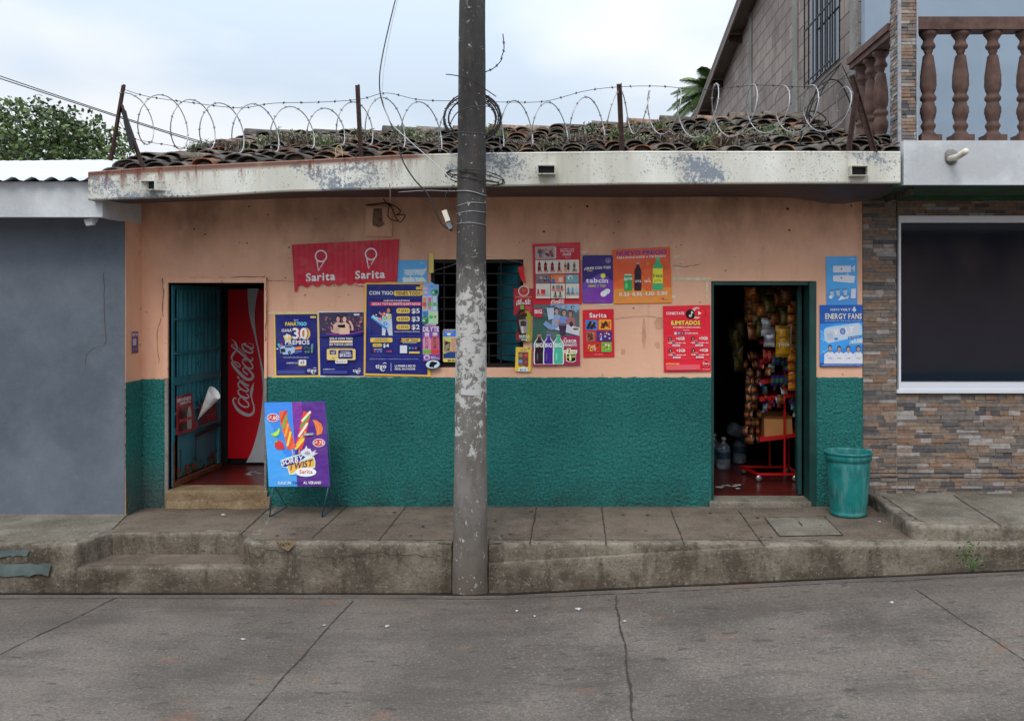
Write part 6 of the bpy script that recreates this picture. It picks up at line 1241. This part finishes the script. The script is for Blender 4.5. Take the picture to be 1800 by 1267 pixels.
wspots = [(345, 262, 2), (350, 258, 0), (385, 256, 1), (400, 258, 1), (470, 250, 0), (500, 242, 0), (515, 248, 1), (525, 245, 1), (545, 252, 1), (570, 252, 2), (590, 245, 0), (620, 244, 0), (640, 240, 0), (655, 243, 1), (680, 245, 0), (700, 247, 1), (712, 240, 2), (735, 240, 2), (745, 243, 0), (760, 247, 1), (865, 236, 0), (885, 236, 2), (915, 252, 1), (960, 252, 1), (1000, 240, 0), (1012, 242, 1), (1020, 246, 1), (1035, 228, 0), (1045, 246, 1), (1055, 250, 1), (1085, 226, 0), (1090, 240, 2), (1125, 222, 0), (1130, 242, 0), (1165, 226, 2), (1178, 240, 1), (1205, 248, 1), (1235, 250, 2), (1245, 246, 0), (1262, 228, 0), (1275, 250, 1), (1290, 246, 1), (1310, 235, 0), (1355, 232, 2), (1370, 235, 0), (1385, 240, 0), (965, 256, 0), (1110, 236, 1), (540, 246, 0), (605, 248, 1), (430, 255, 0), (1215, 236, 0), (1330, 242, 1)]
for px, py, kd in wspots:
    # find the spot of the roof under that picture point
    best = None
    for k in range(0, 100):
        d = 7.5+k*.035; p = P(px, py+5, d); t = (p.y-YE)/(YR-YE)
        if t > 1: break
        if t >= 0 and p.z <= roofp(p.x, t)+.06: best = (p, t); break
    if not best: p = P(px, py+5, 10.7); best = (p, (p.y-YE)/(YR-YE))
    p, t = best; L_ = Vector((p.x, p.y, roofp(p.x, min(1, t))+.03)); sc_ = rr.uniform(.75, 1.25)*(1+.35*t)
    mbk, lb, gr = wk[kd]
    if wobj[kd] is None: o = mbk.build('roof_weed', M['leaf'], None, local=True, label=lb, cat='weed', group=gr); wobj[kd] = o
    else: o = wobj[kd].copy(); scene.collection.objects.link(o)
    o.location = L_; o.scale = (sc_*1.15, sc_, sc_); o.rotation_euler = (0, 0, rr.uniform(0, 6.28))
# ---------------------------------------------------------------- trees beyond
def leafy(mb, c, rx, ry, rz_, n, size, cols, r):
    for i in range(n):
        while True:
            v = Vector((r.uniform(-1, 1), r.uniform(-1, 1), r.uniform(-1, 1)))
            if .15 < v.length < 1: break
        k = v.length**.3; v = v.normalized()*k; p = Vector((c[0]+v.x*rx, c[1]+v.y*ry, c[2]+v.z*rz_)); col = r.choice(cols)
        for q in range(3):
            a = Vector((r.uniform(-1, 1), r.uniform(-1, 1), r.uniform(-.6, 1))).normalized(); b = a.cross(Vector((r.uniform(-1, 1), r.uniform(-1, 1), r.uniform(-1, 1)))).normalized(); s_ = size*r.uniform(.6, 1.3); o = p+Vector((r.uniform(-1, 1), r.uniform(-1, 1), r.uniform(-1, 1)))*size*1.2
            mb.add([o, o+a*s_*.5+b*s_*.3, o+a*s_, o+a*s_*.5-b*s_*.3], [(0, 1, 2, 3)], col=col)
def tree(base, clumps, label, n0=230, size=.13, seed=5):
    r = random.Random(seed); T = thing('leafy_tree', base, label, 'tree', None); mb = MB(); b = Vector(base); top = Vector((b.x, b.y, clumps[0][1][2]-.6))
    mb.tube([b, b+(top-b)*.4+Vector((.1, 0, 0)), top], [.22, .17, .12], 10)
    for c in clumps: e_ = Vector(c[1]); mb.tube([b+(top-b)*.55, (b+(top-b)*.7+e_)/2+Vector((0, 0, .1)), e_], [.09, .06, .025], 6)
    mb.build('trunk', M['bark'], T); mb = MB(); cols = [K(58, 78, 44, 1), K(72, 94, 50, 1), K(92, 114, 62, 1), K(48, 66, 40, 1), K(112, 130, 76, 1)]
    for k, c in c_iter(clumps): leafy(mb, c, k[0], k[0]*.9, k[1], int(n0*k[0]*k[1]*2.2), size, cols, r)
    mb.build('crown', M['leaf'], T); return T
def c_iter(cl): return [((c[0][0], c[0][1]), c[1]) for c in cl]
def cl(px, py, d, rx, rz_): return ((rx, rz_), tuple(P(px, py, d)))
tree((-13.8, 15.8, -.3), [cl(95, 250, 24, .75, .8), cl(60, 225, 24, .8, .7), cl(20, 240, 24.5, .9, .9), cl(130, 262, 24, .7, .6), cl(150, 225, 23.6, .40, .42), cl(160, 275, 24, .8, .5), cl(195, 262, 24.4, .5, .5), cl(110, 205, 24, .22, .24), cl(140, 245, 24, .5, .4), cl(215, 285, 24.4, .4, .3), cl(90, 290, 24, 1.1, .5)], 'dark green leafy tree rising behind the white corrugated roof', 190, .14, 5)
tree((-19.2, 17, -.3), [cl(-60, 235, 25, 1.4, 1.0), cl(-130, 250, 25, 1.3, 1.2), cl(-20, 275, 25, 1.0, .8), cl(-180, 215, 25, 1.0, .9)], 'wide green tree at the far left, half outside the view', 160, .15, 8)
PT = thing('palm_tree', (6.9, 36.8, -.3), 'green palm top showing in the gap beside the grey block house', 'palm tree'); hub = P(1256, 168, 45); mb = MB(); mb.tube([(6.9, 36.8, -.3), (6.95, 36.8, 6), hub], [.28, .2, .16], 10); mb.build('trunk', M['bark'], PT)
r = random.Random(12)
mb = MB()
for f in range(60):
    az = r.uniform(0, 6.283); el = r.uniform(-.3, 1.25); L = r.uniform(2.0, 2.9); d0 = Vector((math.cos(az)*math.cos(el), math.sin(az)*math.cos(el), math.sin(el))); pts = []
    for k in range(9): t = k/8; pts.append(hub+d0*L*t+Vector((0, 0, -1.5*t*t)))
    mb.tube(pts, [.025*(1-.8*k/8) for k in range(9)], 4, col=K(110, 118, 60, 1)); c = r.choice((K(66, 92, 44, 1), K(92, 112, 56, 1), K(54, 78, 40, 1)))
    side = d0.cross(Vector((0, 0, 1))).normalized()
    for k in range(44):
        t = .12+.86*k/44; i0 = min(7, int(t*8)); u = t*8-i0; p = pts[i0]*(1-u)+pts[i0+1]*u; d = (pts[i0+1]-pts[i0]).normalized(); ll = .62*math.sin(math.pi*min(1, .25+.75*t))**.6
        for s_ in (-1, 1):
            e_ = p+(d*.55+side*s_*.75+Vector((0, 0, -.45))).normalized()*ll; mb.add([p, p+d*.075, e_], [(0, 1, 2)], col=c)
mb.build('crown', M['leaf'], PT)
# ---------------------------------------------------------------- fridge behind the left door
fr = thing('drinks_fridge', (WX(432)*9.45/8.2, 1.6, DL[2]), 'tall red drinks fridge with white script lettering just inside the left door', 'fridge'); FD = 9.45
def fp(px, py, d=FD): return P(px, py, d)
a = fp(401, 509); b = fp(468+30, 813); mb = MB()
mb.box(a.x, b.x, a.y, a.y+.65, DL[2]+.06, a.z); mb.build('cabinet', M['vehred'], fr)
mb = MB(); mb.box(a.x+.01, b.x-.01, a.y+.02, a.y+.6, DL[2]+.005, DL[2]+.06); mb.build('plinth', M['black'], fr)
def ffn(u, v, h): p = fp(395+u/8.453, 590+v/8.453); return Vector((p.x, a.y-.003-h, p.z))
s = Sheet(fn=ffn); FW = H('b9bcc6', 1.7)
script(s, 440, 1180, 1140, 340, FW, True)
Lf = [(341, -700), (352, -450), (385, -220), (445, 0), (500, 250), (540, 470), (565, 700), (570, 850), (560, 1000), (530, 1240), (470, 1500), (400, 1720), (320, 1880)]
Rt = [(507, -700), (470, -520), (450, -350), (450, -200), (472, 0), (520, 250), (565, 450), (600, 640), (640, 850), (700, 1100), (780, 1400), (830, 1700), (860, 1880)]
Lf = smooth_path(Lf, 4); Rt = smooth_path(Rt, 4); s.up()
s.mb.add([s.T(*p) for pr_ in zip(Lf, Rt) for p in pr_], [(2*i, 2*i+2, 2*i+3, 2*i+1) for i in range(len(Lf)-1)], col=FW)
s.mb.build('lettering', M['print'], fr)
# ---------------------------------------------------------------- folding sign board
sb = thing('sign_board', (P(522, 900, 7.9).x, -.25, ZW), 'blue and purple ice cream sign board on a folding stand before the shop wall', 'sign board')
def bfn(u, v, h):
    px = 460+u/7.915; py = 700+v/7.915; y = -.46+(.12)*(855-py)/150; d = D0+y; p = P(px, py, d); return Vector((p.x, y-h, p.z))
s = Sheet(fn=bfn)
TL, TR, BR, BL = (38, 58), (880, 44), (944, 1222), (100, 1226)
s.base([TL, TR, BR, BL], H('2f74c4'), .012, 6, 6); s.quad4([(420, 52), TR, BR, (496, 1222)], H('4a2272')); s.quad4([(420, 52), (560, 50), (570, 620), (462, 700)], H('6a2a80'))
s.poly([(40, 250), (150, 400), (300, 760), (470, 900), (496, 1222), (100, 1226)], H('3a86cc'))
def twist(pts, cols, w0, w1):
    q = smooth_path(pts, 8); n = len(q)
    s.stroke([(x, y, w0+(w1-w0)*i/n) for i, (x, y) in enumerate(q)], 0, H(cols[0]), 1)
    for k in range(5):
        i0 = int(n*k/5.3); i1 = min(n-1, i0+int(n*.30)); A_, B_ = q[i0], q[i1]; ww = (w0+(w1-w0)*k/5)*.42
        s.stroke([(A_[0]+ww, A_[1]-10), ((A_[0]+B_[0])/2, (A_[1]+B_[1])/2), (B_[0]-ww, B_[1]+10)], 30, H(cols[1+k % (len(cols)-1)]), 3)
s.stroke([(420, 700), (438, 790)], 12, H('c89060'), 1); s.stroke([(525, 710), (522, 770)], 14, H('c89060'), 1)
twist([(300, 175), (318, 340), (372, 520), (418, 705)], ['c8502c', 'b03028', '4a9a38', 'd8902c', 'd8b43c', 'b8402c'], 104, 116)
twist([(635, 190), (600, 330), (560, 520), (512, 700)], ['c83a2c', 'd8c9a8', '4a8a3a', 'd8ccb8', 'd8943c', 'c0b040'], 110, 100)
for cx, cy, t in ((160, 268, '.60'), (798, 616, '.75')): s.ell(cx, cy, 86, 58, WHT, 22); s.ell(cx, cy, 78, 50, H('a82a2c'), 22); s.text('$', cx-64, cy+14, cx-50, 26, WHT); s.text('0', cx-42, cy+6, cx-22, 32, WHT); s.text(t, cx-14, cy+26, cx+64, 52, WHT)
s.poly([(120, 490), (160, 480), (220, 440), (245, 398), (262, 440), (245, 505), (195, 535), (150, 525)], H('6aaa34')); s.poly([(140, 490), (170, 485), (220, 455), (242, 415), (248, 450), (232, 495), (190, 518)], H('a0cc60'))
s.poly([(185, 600), (230, 578), (290, 600), (322, 680), (315, 705), (230, 712), (188, 680)], H('b02428')); s.poly([(175, 600), (215, 575), (230, 590), (205, 615)], H('5a9a48'))
s.poly([(705, 300), (760, 302), (830, 350), (856, 420), (835, 490), (770, 515), (765, 450), (748, 400), (735, 340)], H('c8702c')); s.poly([(722, 312), (765, 316), (820, 360), (838, 420), (820, 475), (780, 492), (778, 440), (758, 392), (745, 345)], H('d8602c')); s.stroke([(745, 330), (800, 400), (780, 490)], 4, H('e0b080'), 2)
s.rrect(575, 482, 725, 524, 14, H('2a1a3c')); s.text('CREMOSO', 582, 516, 722, 26, WHT, slope=-.08)
s.poly([(540, 740), (600, 700), (625, 650), (640, 695), (680, 700), (700, 745), (765, 712), (735, 755), (790, 755), (740, 785), (720, 800), (640, 830), (560, 800)], H('b9b4bc')); s.ell(640, 760, 40, 26, H('8a8494'), 14)
s.poly([(265, 860), (420, 800), (560, 765), (620, 800), (730, 810), (752, 880), (745, 960), (600, 1010), (440, 1060), (385, 1060), (365, 970), (285, 950)], H('a8c4dc')); s.poly([(276, 868), (560, 780), (612, 812), (560, 860), (330, 955), (290, 935)], H('2a1c6a')); s.poly([(370, 930), (720, 822), (742, 880), (735, 945), (480, 1000), (410, 1050), (385, 1010)], H('c8942c'))
s.text('SORBY', 284, 928, 580, 74, WHT, slope=-.22); s.text('TWIST', 380, 1000, 706, 88, H('2a1c5a'), slope=-.20, slant=.1)
s.ell(618, 1024, 148, 64, H('7aa8d8'), 26); s.ell(618, 1020, 144, 60, H('c9ccd4'), 26); s.text('Sarita', 530, 1042, 712, 52, H('a02424'))
s.text('DALE UN', 232, 1190, 410, 36, WHT); s.text('TWIST', 428, 1190, 566, 36, H('2a2478')); s.text('AL VERANO', 584, 1186, 832, 36, WHT)
s.mb.build('panel', M['print'], sb)
def bp_(px, py, y): d = D0+y; return P(px, py, d)
for px0, px1 in ((480, 474), (578, 566)):
    fr_ = MB(); legs = globals().setdefault('legs', []); legs.append(fr_); fr_.tube([bp_(px0, 852, -.452), bp_(px1, 905, -.405) if False else Vector((bp_(px1, 904, -.42).x, -.42, ZW+.006))], .006, 6)
for kk, (px0, px1) in enumerate(((484, 503), (578, 588))):
    fr_ = legs[kk]; v0 = bp_(px0, 856, -.44); v1 = Vector((bp_(px1, 882, -.06).x, -.06, ZW+.008)); v2 = Vector((bp_(474 if px0 < 500 else 566, 904, -.42).x, -.42, ZW+.008)); fr_.tube([v0, v1, v2], .006, 6)
for kk, (px0, px1) in enumerate(((466, 480), (572, 584))): legs[kk].tube([bp_(px0, 707, -.325), bp_(px1, 856, -.445)], .007, 6); legs[kk].build('leg', M['frameblue'], sb)

# ---------------------------------------------------------------- bin
bn = thing('trash_bin', (P(1491, 880, 7.84).x, 7.84-D0-.0, ZW), 'scuffed teal plastic bin standing on the pavement at the right pier', 'bin'); c = Vector((P(1491, 880, 7.87).x, 7.87-D0, ZW+.003)); mb = MB()
m = MT('scuffed_bin_plastic'); x, y, z = m.xyz(); aa = m.mix(m.rng(m.noise(5, 5), .4, .6), K(6, 96, 94, 1.1), K(14, 118, 116, 1.15)); aa = m.mix(m.math('MULTIPLY', m.rng(m.noise(14, 5, .7, m.scale(1, 1, .22)), .50, .60), .5), aa, K(96, 146, 142)); aa = m.mix(m.math('MULTIPLY', m.rng(m.noise(30, 5, .75), .6, .66), m.rng(z, .7, .8, 0, .7)), aa, K(28, 46, 46)); m.bump(m.noise(6, 3), .15, .01); m.fin(aa, .5)
prof = [(.0, 0), (.138, 0), (.148, .006), (.150, .03), (.147, .034), (.152, .05), (.176, .40), (.180, .455), (.178, .458), (.190, .464), (.194, .50), (.190, .515), (.199, .520), (.202, .530), (.197, .537), (.185, .535), (.180, .52), (.170, .38), (.146, .05), (0, .03)]
mb.lathe([(r*1.0, z) for r, z in prof], tuple(c), 48, cap=False)
mb.v = [(X+.004*nz3(X, Y, Z_*2, 3), Y, Z_+.006*nz3(X, Y, 1, 5)*(Z_-ZW)) for X, Y, Z_ in mb.v]; mb.build('body', m.m, bn)
# ---------------------------------------------------------------- snack rack, bags, jugs in the right doorway
def dpt(px, py, d): return P(px, py, d)
rk = thing('snack_rack', (dpt(1366, 840, 9.2).x, 1.05, DR[2]), 'red wire snack rack on castors inside the right doorway', 'rack')
x0 = dpt(1332, 800, 9.05).x; x1 = dpt(1403, 800, 9.05).x; xm = dpt(1379, 800, 9.05).x; ya = 9.05-D0; yb = 9.45-D0; zf_ = DR[2]; mb = MB()
zb_ = CZ-(833-VY)*9.05/F
for (ax, ay) in ((x1, ya), (xm, ya), (xm-.06, yb), (x1, yb)): mb.bar((ax, ay, zb_), (ax, ay, 1.95), .018, .018)
mb.bar((x0, ya, zb_), (x1+.01, ya, zb_), .02, .022); mb.bar((x0-.1, yb, zb_+.0), (x1+.01, yb, zb_), .02, .022); mb.bar((x0, ya, zb_), (x0-.1, yb, zb_), .02, .022); mb.bar((x1, ya, zb_), (x1, yb, zb_), .02, .022); mb.build('frame', M['redmetal'], rk)
for k, py in enumerate((775, 705, 675, 640, 605)):
    mb = MB(); z = CZ-(py-VY)*9.1/F; xl = x0+.02; mb.add([(xl, ya, z), (x1, ya, z+.05), (x1, yb, z+.12), (xl, yb, z+.07), (xl, ya, z+.045), (x1, ya, z+.085), (x1, yb, z+.13), (xl, yb, z+.08)], [(0, 3, 2, 1), (0, 1, 5, 4), (3, 0, 4, 7), (1, 2, 6, 5)]); mb.build('shelf', M['redmetal'], rk)
for (ax, ay) in ((x0+.01, ya), (x1-.03, ya), (x0-.06, yb), (x1-.03, yb)):
    mb = MB(); pts = [(.0, -.012), (.026, -.012), (.030, -.006), (.030, .006), (.026, .012), (0, .012)]; mb.lathe(pts, (0, 0, 0), 16, cap=False); mb.v = [(ax+x, ay+z, zf_+.031+y) for x, y, z in mb.v]; mb.bar((ax, ay, zf_+.03), (ax, ay, zb_), .012, .02); mb.build('castor', M['wire'], rk)
def bagmb(w_, h_, t_, col, col2, seed):
    r = random.Random(seed); mb = MB(); nu, nv = 6, 9
    for s_ in (-1, 1):
        def fn(u, v):
            e_ = (math.sin(math.pi*v)**.5)*(math.sin(math.pi*u)**.6); x = (u-.5)*w_*(1-.06*math.sin(math.pi*v)); return (x+.003*nz3(u*4, v*5, seed), s_*(t_/2*e_+.004*nz3(u*5, v*5, seed+s_)), h_*(v-1)+.003*nz3(u*9, 1, seed))
        mb.grid(fn, nu, nv, col=col, smooth=True)
        for i in range(nu*nv):
            row = i//nu
            if row in (0, 8): mb.c[-(nu*nv)+i] = tuple(x*.6 for x in col[:3])+(1,)
            elif 3 <= row <= 5: mb.c[-(nu*nv)+i] = col2
    return mb
bagkinds = {}
def bag(kind, px, py, d, label, group, rz_=0.0, sc_=1.0, tilt=0.0):
    kinds = dict(amber=(.11, .13, .045, '9a5a24', 'b8702c'), brown=(.10, .15, .04, '6a3c1c', '8a5428'), green=(.09, .13, .035, '2a7a4a', '6a4a9a'), purple=(.09, .13, .035, '4a3a8a', '3a8a5a'), silver=(.13, .16, .05, 'b8b8bc', '8a8a90'), gold=(.15, .30, .06, 'c08a1c', 'd8a02c'), orange=(.075, .085, .02, 'a85a1c', 'c07a20'), red=(.08, .11, .03, '8a1c20', 'b84a3a'), dark=(.10, .17, .04, '4a2c1c', '8a5430'), blue=(.08, .10, .03, '2a3a7a', '8a2a3a'), olive=(.12, .18, .05, '4a4a24', '6a5a2a'))
    if kind not in bagkinds:
        w_, h_, t_, a_, b_ = kinds[kind]; o = bagmb(w_, h_, t_, H(a_, 1.35), H(b_, 1.35), len(bagkinds)*7+1).build('snack_bag', M['foil'], None, local=True); bagkinds[kind] = o
    else: o = bagkinds[kind].copy(); scene.collection.objects.link(o)
    o.location = P(px, py, d); o.rotation_euler = (tilt, 0, rz_); o.scale = (sc_,)*3
    tag(o, label, 'snack bag', group); return o
rr = random.Random(9)
g1 = 'amber snack bags hung across the top of the right doorway rack'
for i in range(36): bag(['amber', 'brown', 'olive', 'brown'][i % 4], 1318+(i % 7)*12.5+rr.uniform(-5, 5), 506+(i//7)*13+rr.uniform(-4, 4), 8.82+.035*(i % 5)+.02*(i//7), ['amber foil bag in the top cluster of the snack rack', 'brown foil bag in the top cluster of the snack rack', 'olive foil bag in the top cluster of the snack rack', 'brown foil bag in the top cluster of the snack rack'][i % 4], 'foil bags clustered at the top of the rack, '+['amber', 'brown', 'olive', 'brown'][i % 4], rr.uniform(-.6, .6), 1, rr.uniform(-.3, .5))
bag('silver', 1350, 558, 8.9, 'upper shiny silver bag hanging in the right doorway', None, .2, 1.1); bag('silver', 1352, 586, 8.88, 'lower crumpled silver bag, under the other silver bag', None, -.2, .8)
gbag = bag('gold', 1377, 572, 8.86, 'large golden yellow snack bag with white lettering in the right doorway', None, -.1, 1.0)
s = Sheet(fn=lambda u, v, h: Vector((u*.001, -.037-h, -v*.001))); s.text('yuca', -52, 190, 52, 34, WHT); s.text('SABOR', -45, 120, 40, 16, H('7a3a14')); s.mb.build('lettering', M['print'], gbag, local=True)
for c_ in range(2):
    for k in range(9): bag('orange', 1391+c_*13+rr.uniform(-1, 1), 535+k*17, 8.86+.02*c_, 'small orange packet in the long hanging strips at the right of the rack', 'orange packets in two hanging strips', rr.uniform(-.2, .2), 1.0, rr.uniform(-.1, .1))
for k, (x, y, kd) in enumerate([(1362+i*8, 622, ['green', 'purple'][i % 2]) for i in range(5)]+[(1360+i*8, 658, ['purple', 'green'][i > 2]) for i in range(6)]): bag(kd, x, y, 8.95+.01*k, 'green and violet packet on the middle shelves of the rack' if kd == 'green' else 'violet packet on the middle shelf of the rack', kd+' packets on the middle rack shelves', .8, .85, .1)
for i in range(34): kd = ['red', 'blue', 'red', 'silver', 'brown', 'green', 'purple'][i % 7]; bag(kd, 1336+rr.uniform(0, 66), [640, 672, 694, 708][i % 4]+rr.uniform(-5, 8), 8.97+rr.uniform(0, .12), kd+' sweet packet on the lower shelf of the rack', kd+' sweet packets on the lower shelf', rr.uniform(-1, 1), .6, rr.uniform(-.6, .6))
for c_ in range(3):
    for k in range(11): bag('dark', 1313+c_*9+rr.uniform(-3, 3), 618+k*14.5, 9.0+.08*c_, 'small dark brown packet in the glinting strips left of the rack', 'dark packets in strips left of the rack', rr.uniform(-.9, .9), .55, rr.uniform(-.3, .3))
for i in range(5): bag('olive', 1292+rr.uniform(-9, 9), 560+i*16, 9.5, 'olive bag hanging in the dark behind the rack strips', 'olive bags behind the rack', rr.uniform(-.6, .6), 1.0)
for i in range(3): bag('red', 1348+i*9, 612+i*2, 9.0, 'red bag tucked behind the silver bags on the rack', 'red bags behind the silver ones', .3, 1.1)
mb = MB(); a = dpt(1344, 776, 9.09); b = dpt(1394, 736, 9.09); th = .005; dy = .22
def sbox(mb):
    sk = .035
    v = [(a.x, a.y, a.z), (b.x, a.y, a.z+sk), (b.x, a.y+dy, a.z+sk+.05), (a.x, a.y+dy, a.z+.05), (a.x-.005, a.y, b.z), (b.x-.012, a.y, b.z+.0), (b.x-.012, a.y+dy, b.z+.05), (a.x-.005, a.y+dy, b.z+.05)]
    mb.add(v, [(0, 3, 2, 1), (0, 1, 5, 4), (1, 2, 6, 5), (2, 3, 7, 6), (3, 0, 4, 7)]); mb.add([(x+(.004 if i in (0, 3, 4, 7) else -.004), y+(.004 if i in (0, 1, 4, 5) else -.004), z+(.004 if i < 4 else 0)) for i, (x, y, z) in enumerate(v)], [(0, 1, 2, 3), (0, 4, 5, 1), (1, 5, 6, 2), (2, 6, 7, 3), (3, 7, 4, 0)])
    mb.add([v[4], v[5], (v[5][0], v[5][1]-.03, v[5][2]+.03), (v[4][0], v[4][1]-.03, v[4][2]+.03)], [(0, 1, 2, 3)])
sbox(mb); mb.build('cardboard_box', M['board'], None, label='open tan cardboard box on the lowest shelf of the red rack', cat='box')
jp = [(0, 0), (.10, .0), (.115, .02), (.115, .12), (.108, .13), (.115, .14), (.115, .24), (.10, .29), (.05, .33), (.032, .345), (.032, .375), (0, .376)]
jug0 = None
for k, (px, py, d, lie, lb) in enumerate(((1272, 0, 9.75, 0, 'clear water jug standing in front in the dark right doorway'), (1255, 0, 10.0, 0, 'clear water jug at the left edge of the right doorway'), (1300, 0, 10.1, 0, 'clear water jug standing nearest the snack rack'), (1283, 0, 9.95, 1, 'clear water jug lying on top of the standing jugs'))):
    x = dpt(px, 800, d).x; t_ = thing('water_jug', (x, d-D0, DR[2]), lb, 'water jug', 'water jugs on the shop floor')
    if jug0 is None:
        mb = MB(); mb.lathe([(r*.62, z*.8) for r, z in jp], (0, 0, 0), 20, cap=False); m1 = mb.build('bottle', M['clear'], t_, local=True)
        mb = MB(); mb.lathe([(.073, .11), (.073, .18)], (0, 0, 0), 20, cap=False); m2 = mb.build('label_band', M['frameblue'], t_, local=True)
        mb = MB(); mb.lathe([(0, .30), (.024, .30), (.024, .325), (0, .325)], (0, 0, 0), 12, cap=False); m3 = mb.build('cap', M['pvc'], t_, local=True); jug0 = (m1, m2, m3)
    else:
        for m_ in jug0: c_ = m_.copy(); scene.collection.objects.link(c_); c_.parent = t_
    if lie: t_.location.z += .40; t_.rotation_euler = (0, R(115), R(20))
# ---------------------------------------------------------------- scraps and weeds at street level
def scrap(px, py, zfun, s_, m, label, name='paper_scrap', cat='litter'):
    z = 0
    for _ in range(5): x, y = gp(px, py, z); z = zfun(x, y)
    r = random.Random(px); mb = MB(); n = 7; top = [(x+s_*math.cos(6.283*i/n)*r.uniform(.6, 1.2), y+s_*math.sin(6.283*i/n)*r.uniform(.6, 1.2), z+.006+r.uniform(0, s_*.5)) for i in range(n)]; top = [(x+(a-x)*(1.5 if i % 2 else .6), b, c) for i, (a, b, c) in enumerate(top)]
    mb.add(top+[(x, y, z+.008+s_*.5)], [(i, (i+1) % n, n) for i in range(n)]); mb.add([(a, b, z+.005) for a, b, c in top]+top, [(i, (i+1) % n, n+(i+1) % n, n+i) for i in range(n)]); mb.build(name, m, None, label=label, cat=cat)
rz0 = lambda x, y: road_z(x, y); wz0 = lambda x, y: .339
scrap(1018, 1072, rz0, .020, M['litter'], 'crumpled white scrap on the road left of the long road joint'); scrap(680, 1102, rz0, .016, M['litter'], 'small white scrap on the road below the left pavement'); scrap(909, 1075, rz0, .013, M['litter'], 'thin white scrap on the road right of the pole'); scrap(940, 1084, rz0, .009, M['litter'], 'tiny white fleck on the road, just right of the thin scrap')
scrap(428, 1125, rz0, .012, M['litter'], 'white fleck on the road left of the diagonal joint'); scrap(570, 1100, rz0, .009, M['litter'], 'tiny pale fleck on the road touching the diagonal joint'); scrap(759, 1034, rz0, .014, M['redscrap'], 'small red scrap in the gutter left of the pole'); scrap(1568, 1060, rz0, .014, M['litter'], 'white scrap on the road at the right, near the right joint'); scrap(1098, 1093, rz0, .012, M['litter'], 'white fleck beside the long road joint')
scrap(394, 906, wz0, .018, M['litter'], 'pinkish white scrap on the landing before the left door'); scrap(1547, 918, wz0, .008, M['litter'], 'tiny white crumb on the pavement right of the bin')
r = random.Random(6); mb = MB(); bx = P(1708, 985, 6.85)
for i in range(70):
    a = Vector((r.gauss(0, .05), r.gauss(0, .03), r.uniform(-.06, .13))); p = bx+a; u = Vector((r.uniform(-1, 1), r.uniform(-1, 0), r.uniform(-.3, 1))).normalized(); v = u.cross(Vector((0, 1, .2))).normalized(); s_ = r.uniform(.015, .03); mb.add([p, p+u*s_*.5+v*s_*.35, p+u*s_, p+u*s_*.5-v*s_*.35], [(0, 1, 2, 3)], col=r.choice((K(60, 110, 40), K(80, 130, 50), K(46, 90, 34))))
for i in range(6): mb.tube([bx+Vector((0, 0, -.12)), bx+Vector((r.gauss(0, .05), -.02, r.uniform(0, .1)))], .002, 4, col=K(60, 90, 40))
mb.build('gutter_weed', M['leaf'], None, label='small bright green weed growing from the kerb at the far right', cat='weed')
# ---------------------------------------------------------------- unseen houses across the street, added to block low sky light and give reflections
for k, (xa, xb, h_, m_, lb) in enumerate(((-30, -7.5, 3.6, 'upper', 'unseen pale blue house added across the street, to the left'), (-7.5, 3.5, 4.4, 'grey', 'unseen grey rendered house added across the street, facing the shop'), (3.5, 30, 3.8, 'peach', 'unseen peach house added across the street, to the right'))):
    oh = thing('unseen_opposite_house', ((xa+xb)/2, -16.5, 0), lb, 'house'); hs = [(x, x+1.0, .2, 2.3) for x in (xa+1.5, (xa+xb)/2)]+[(xb-2.2, xb-1.0, 1.1, 2.2)]
    mb = MB(); wall_holes(mb, xa+.01, xb-.01, -.1, h_, hs, -14.0, -14.2); mb.box(xa+.01, xb-.01, -19, -14.3, -.1, h_-.01); mb.build('wall', M[m_], oh)
    mb = MB(); 
    for h in hs: mb.box(h[0]+.02, h[1]-.02, -14.16, -14.12, h[2]+.02, h[3]-.02)
    mb.build('door_leaf', M['tealdark'], oh)
    mb = MB(); mb.add([(xa, -13.5, h_-.1), (xb, -13.5, h_-.1), (xb, -17, h_+.9), (xa, -17, h_+.9), (xa, -13.5, h_-.02), (xb, -13.5, h_-.02), (xb, -17, h_+.98), (xa, -17, h_+.98)], [(0,3,2,1),(4,5,6,7),(0,1,5,4),(1,2,6,5),(2,3,7,6),(3,0,4,7)]); mb.build('roof', M['brownmetal'], oh)
mb = MB(); mb.box(-40, 40, -13.9, -12.6, -.1, .15); mb.build('far_pavement', M['walk2'], kind='structure')
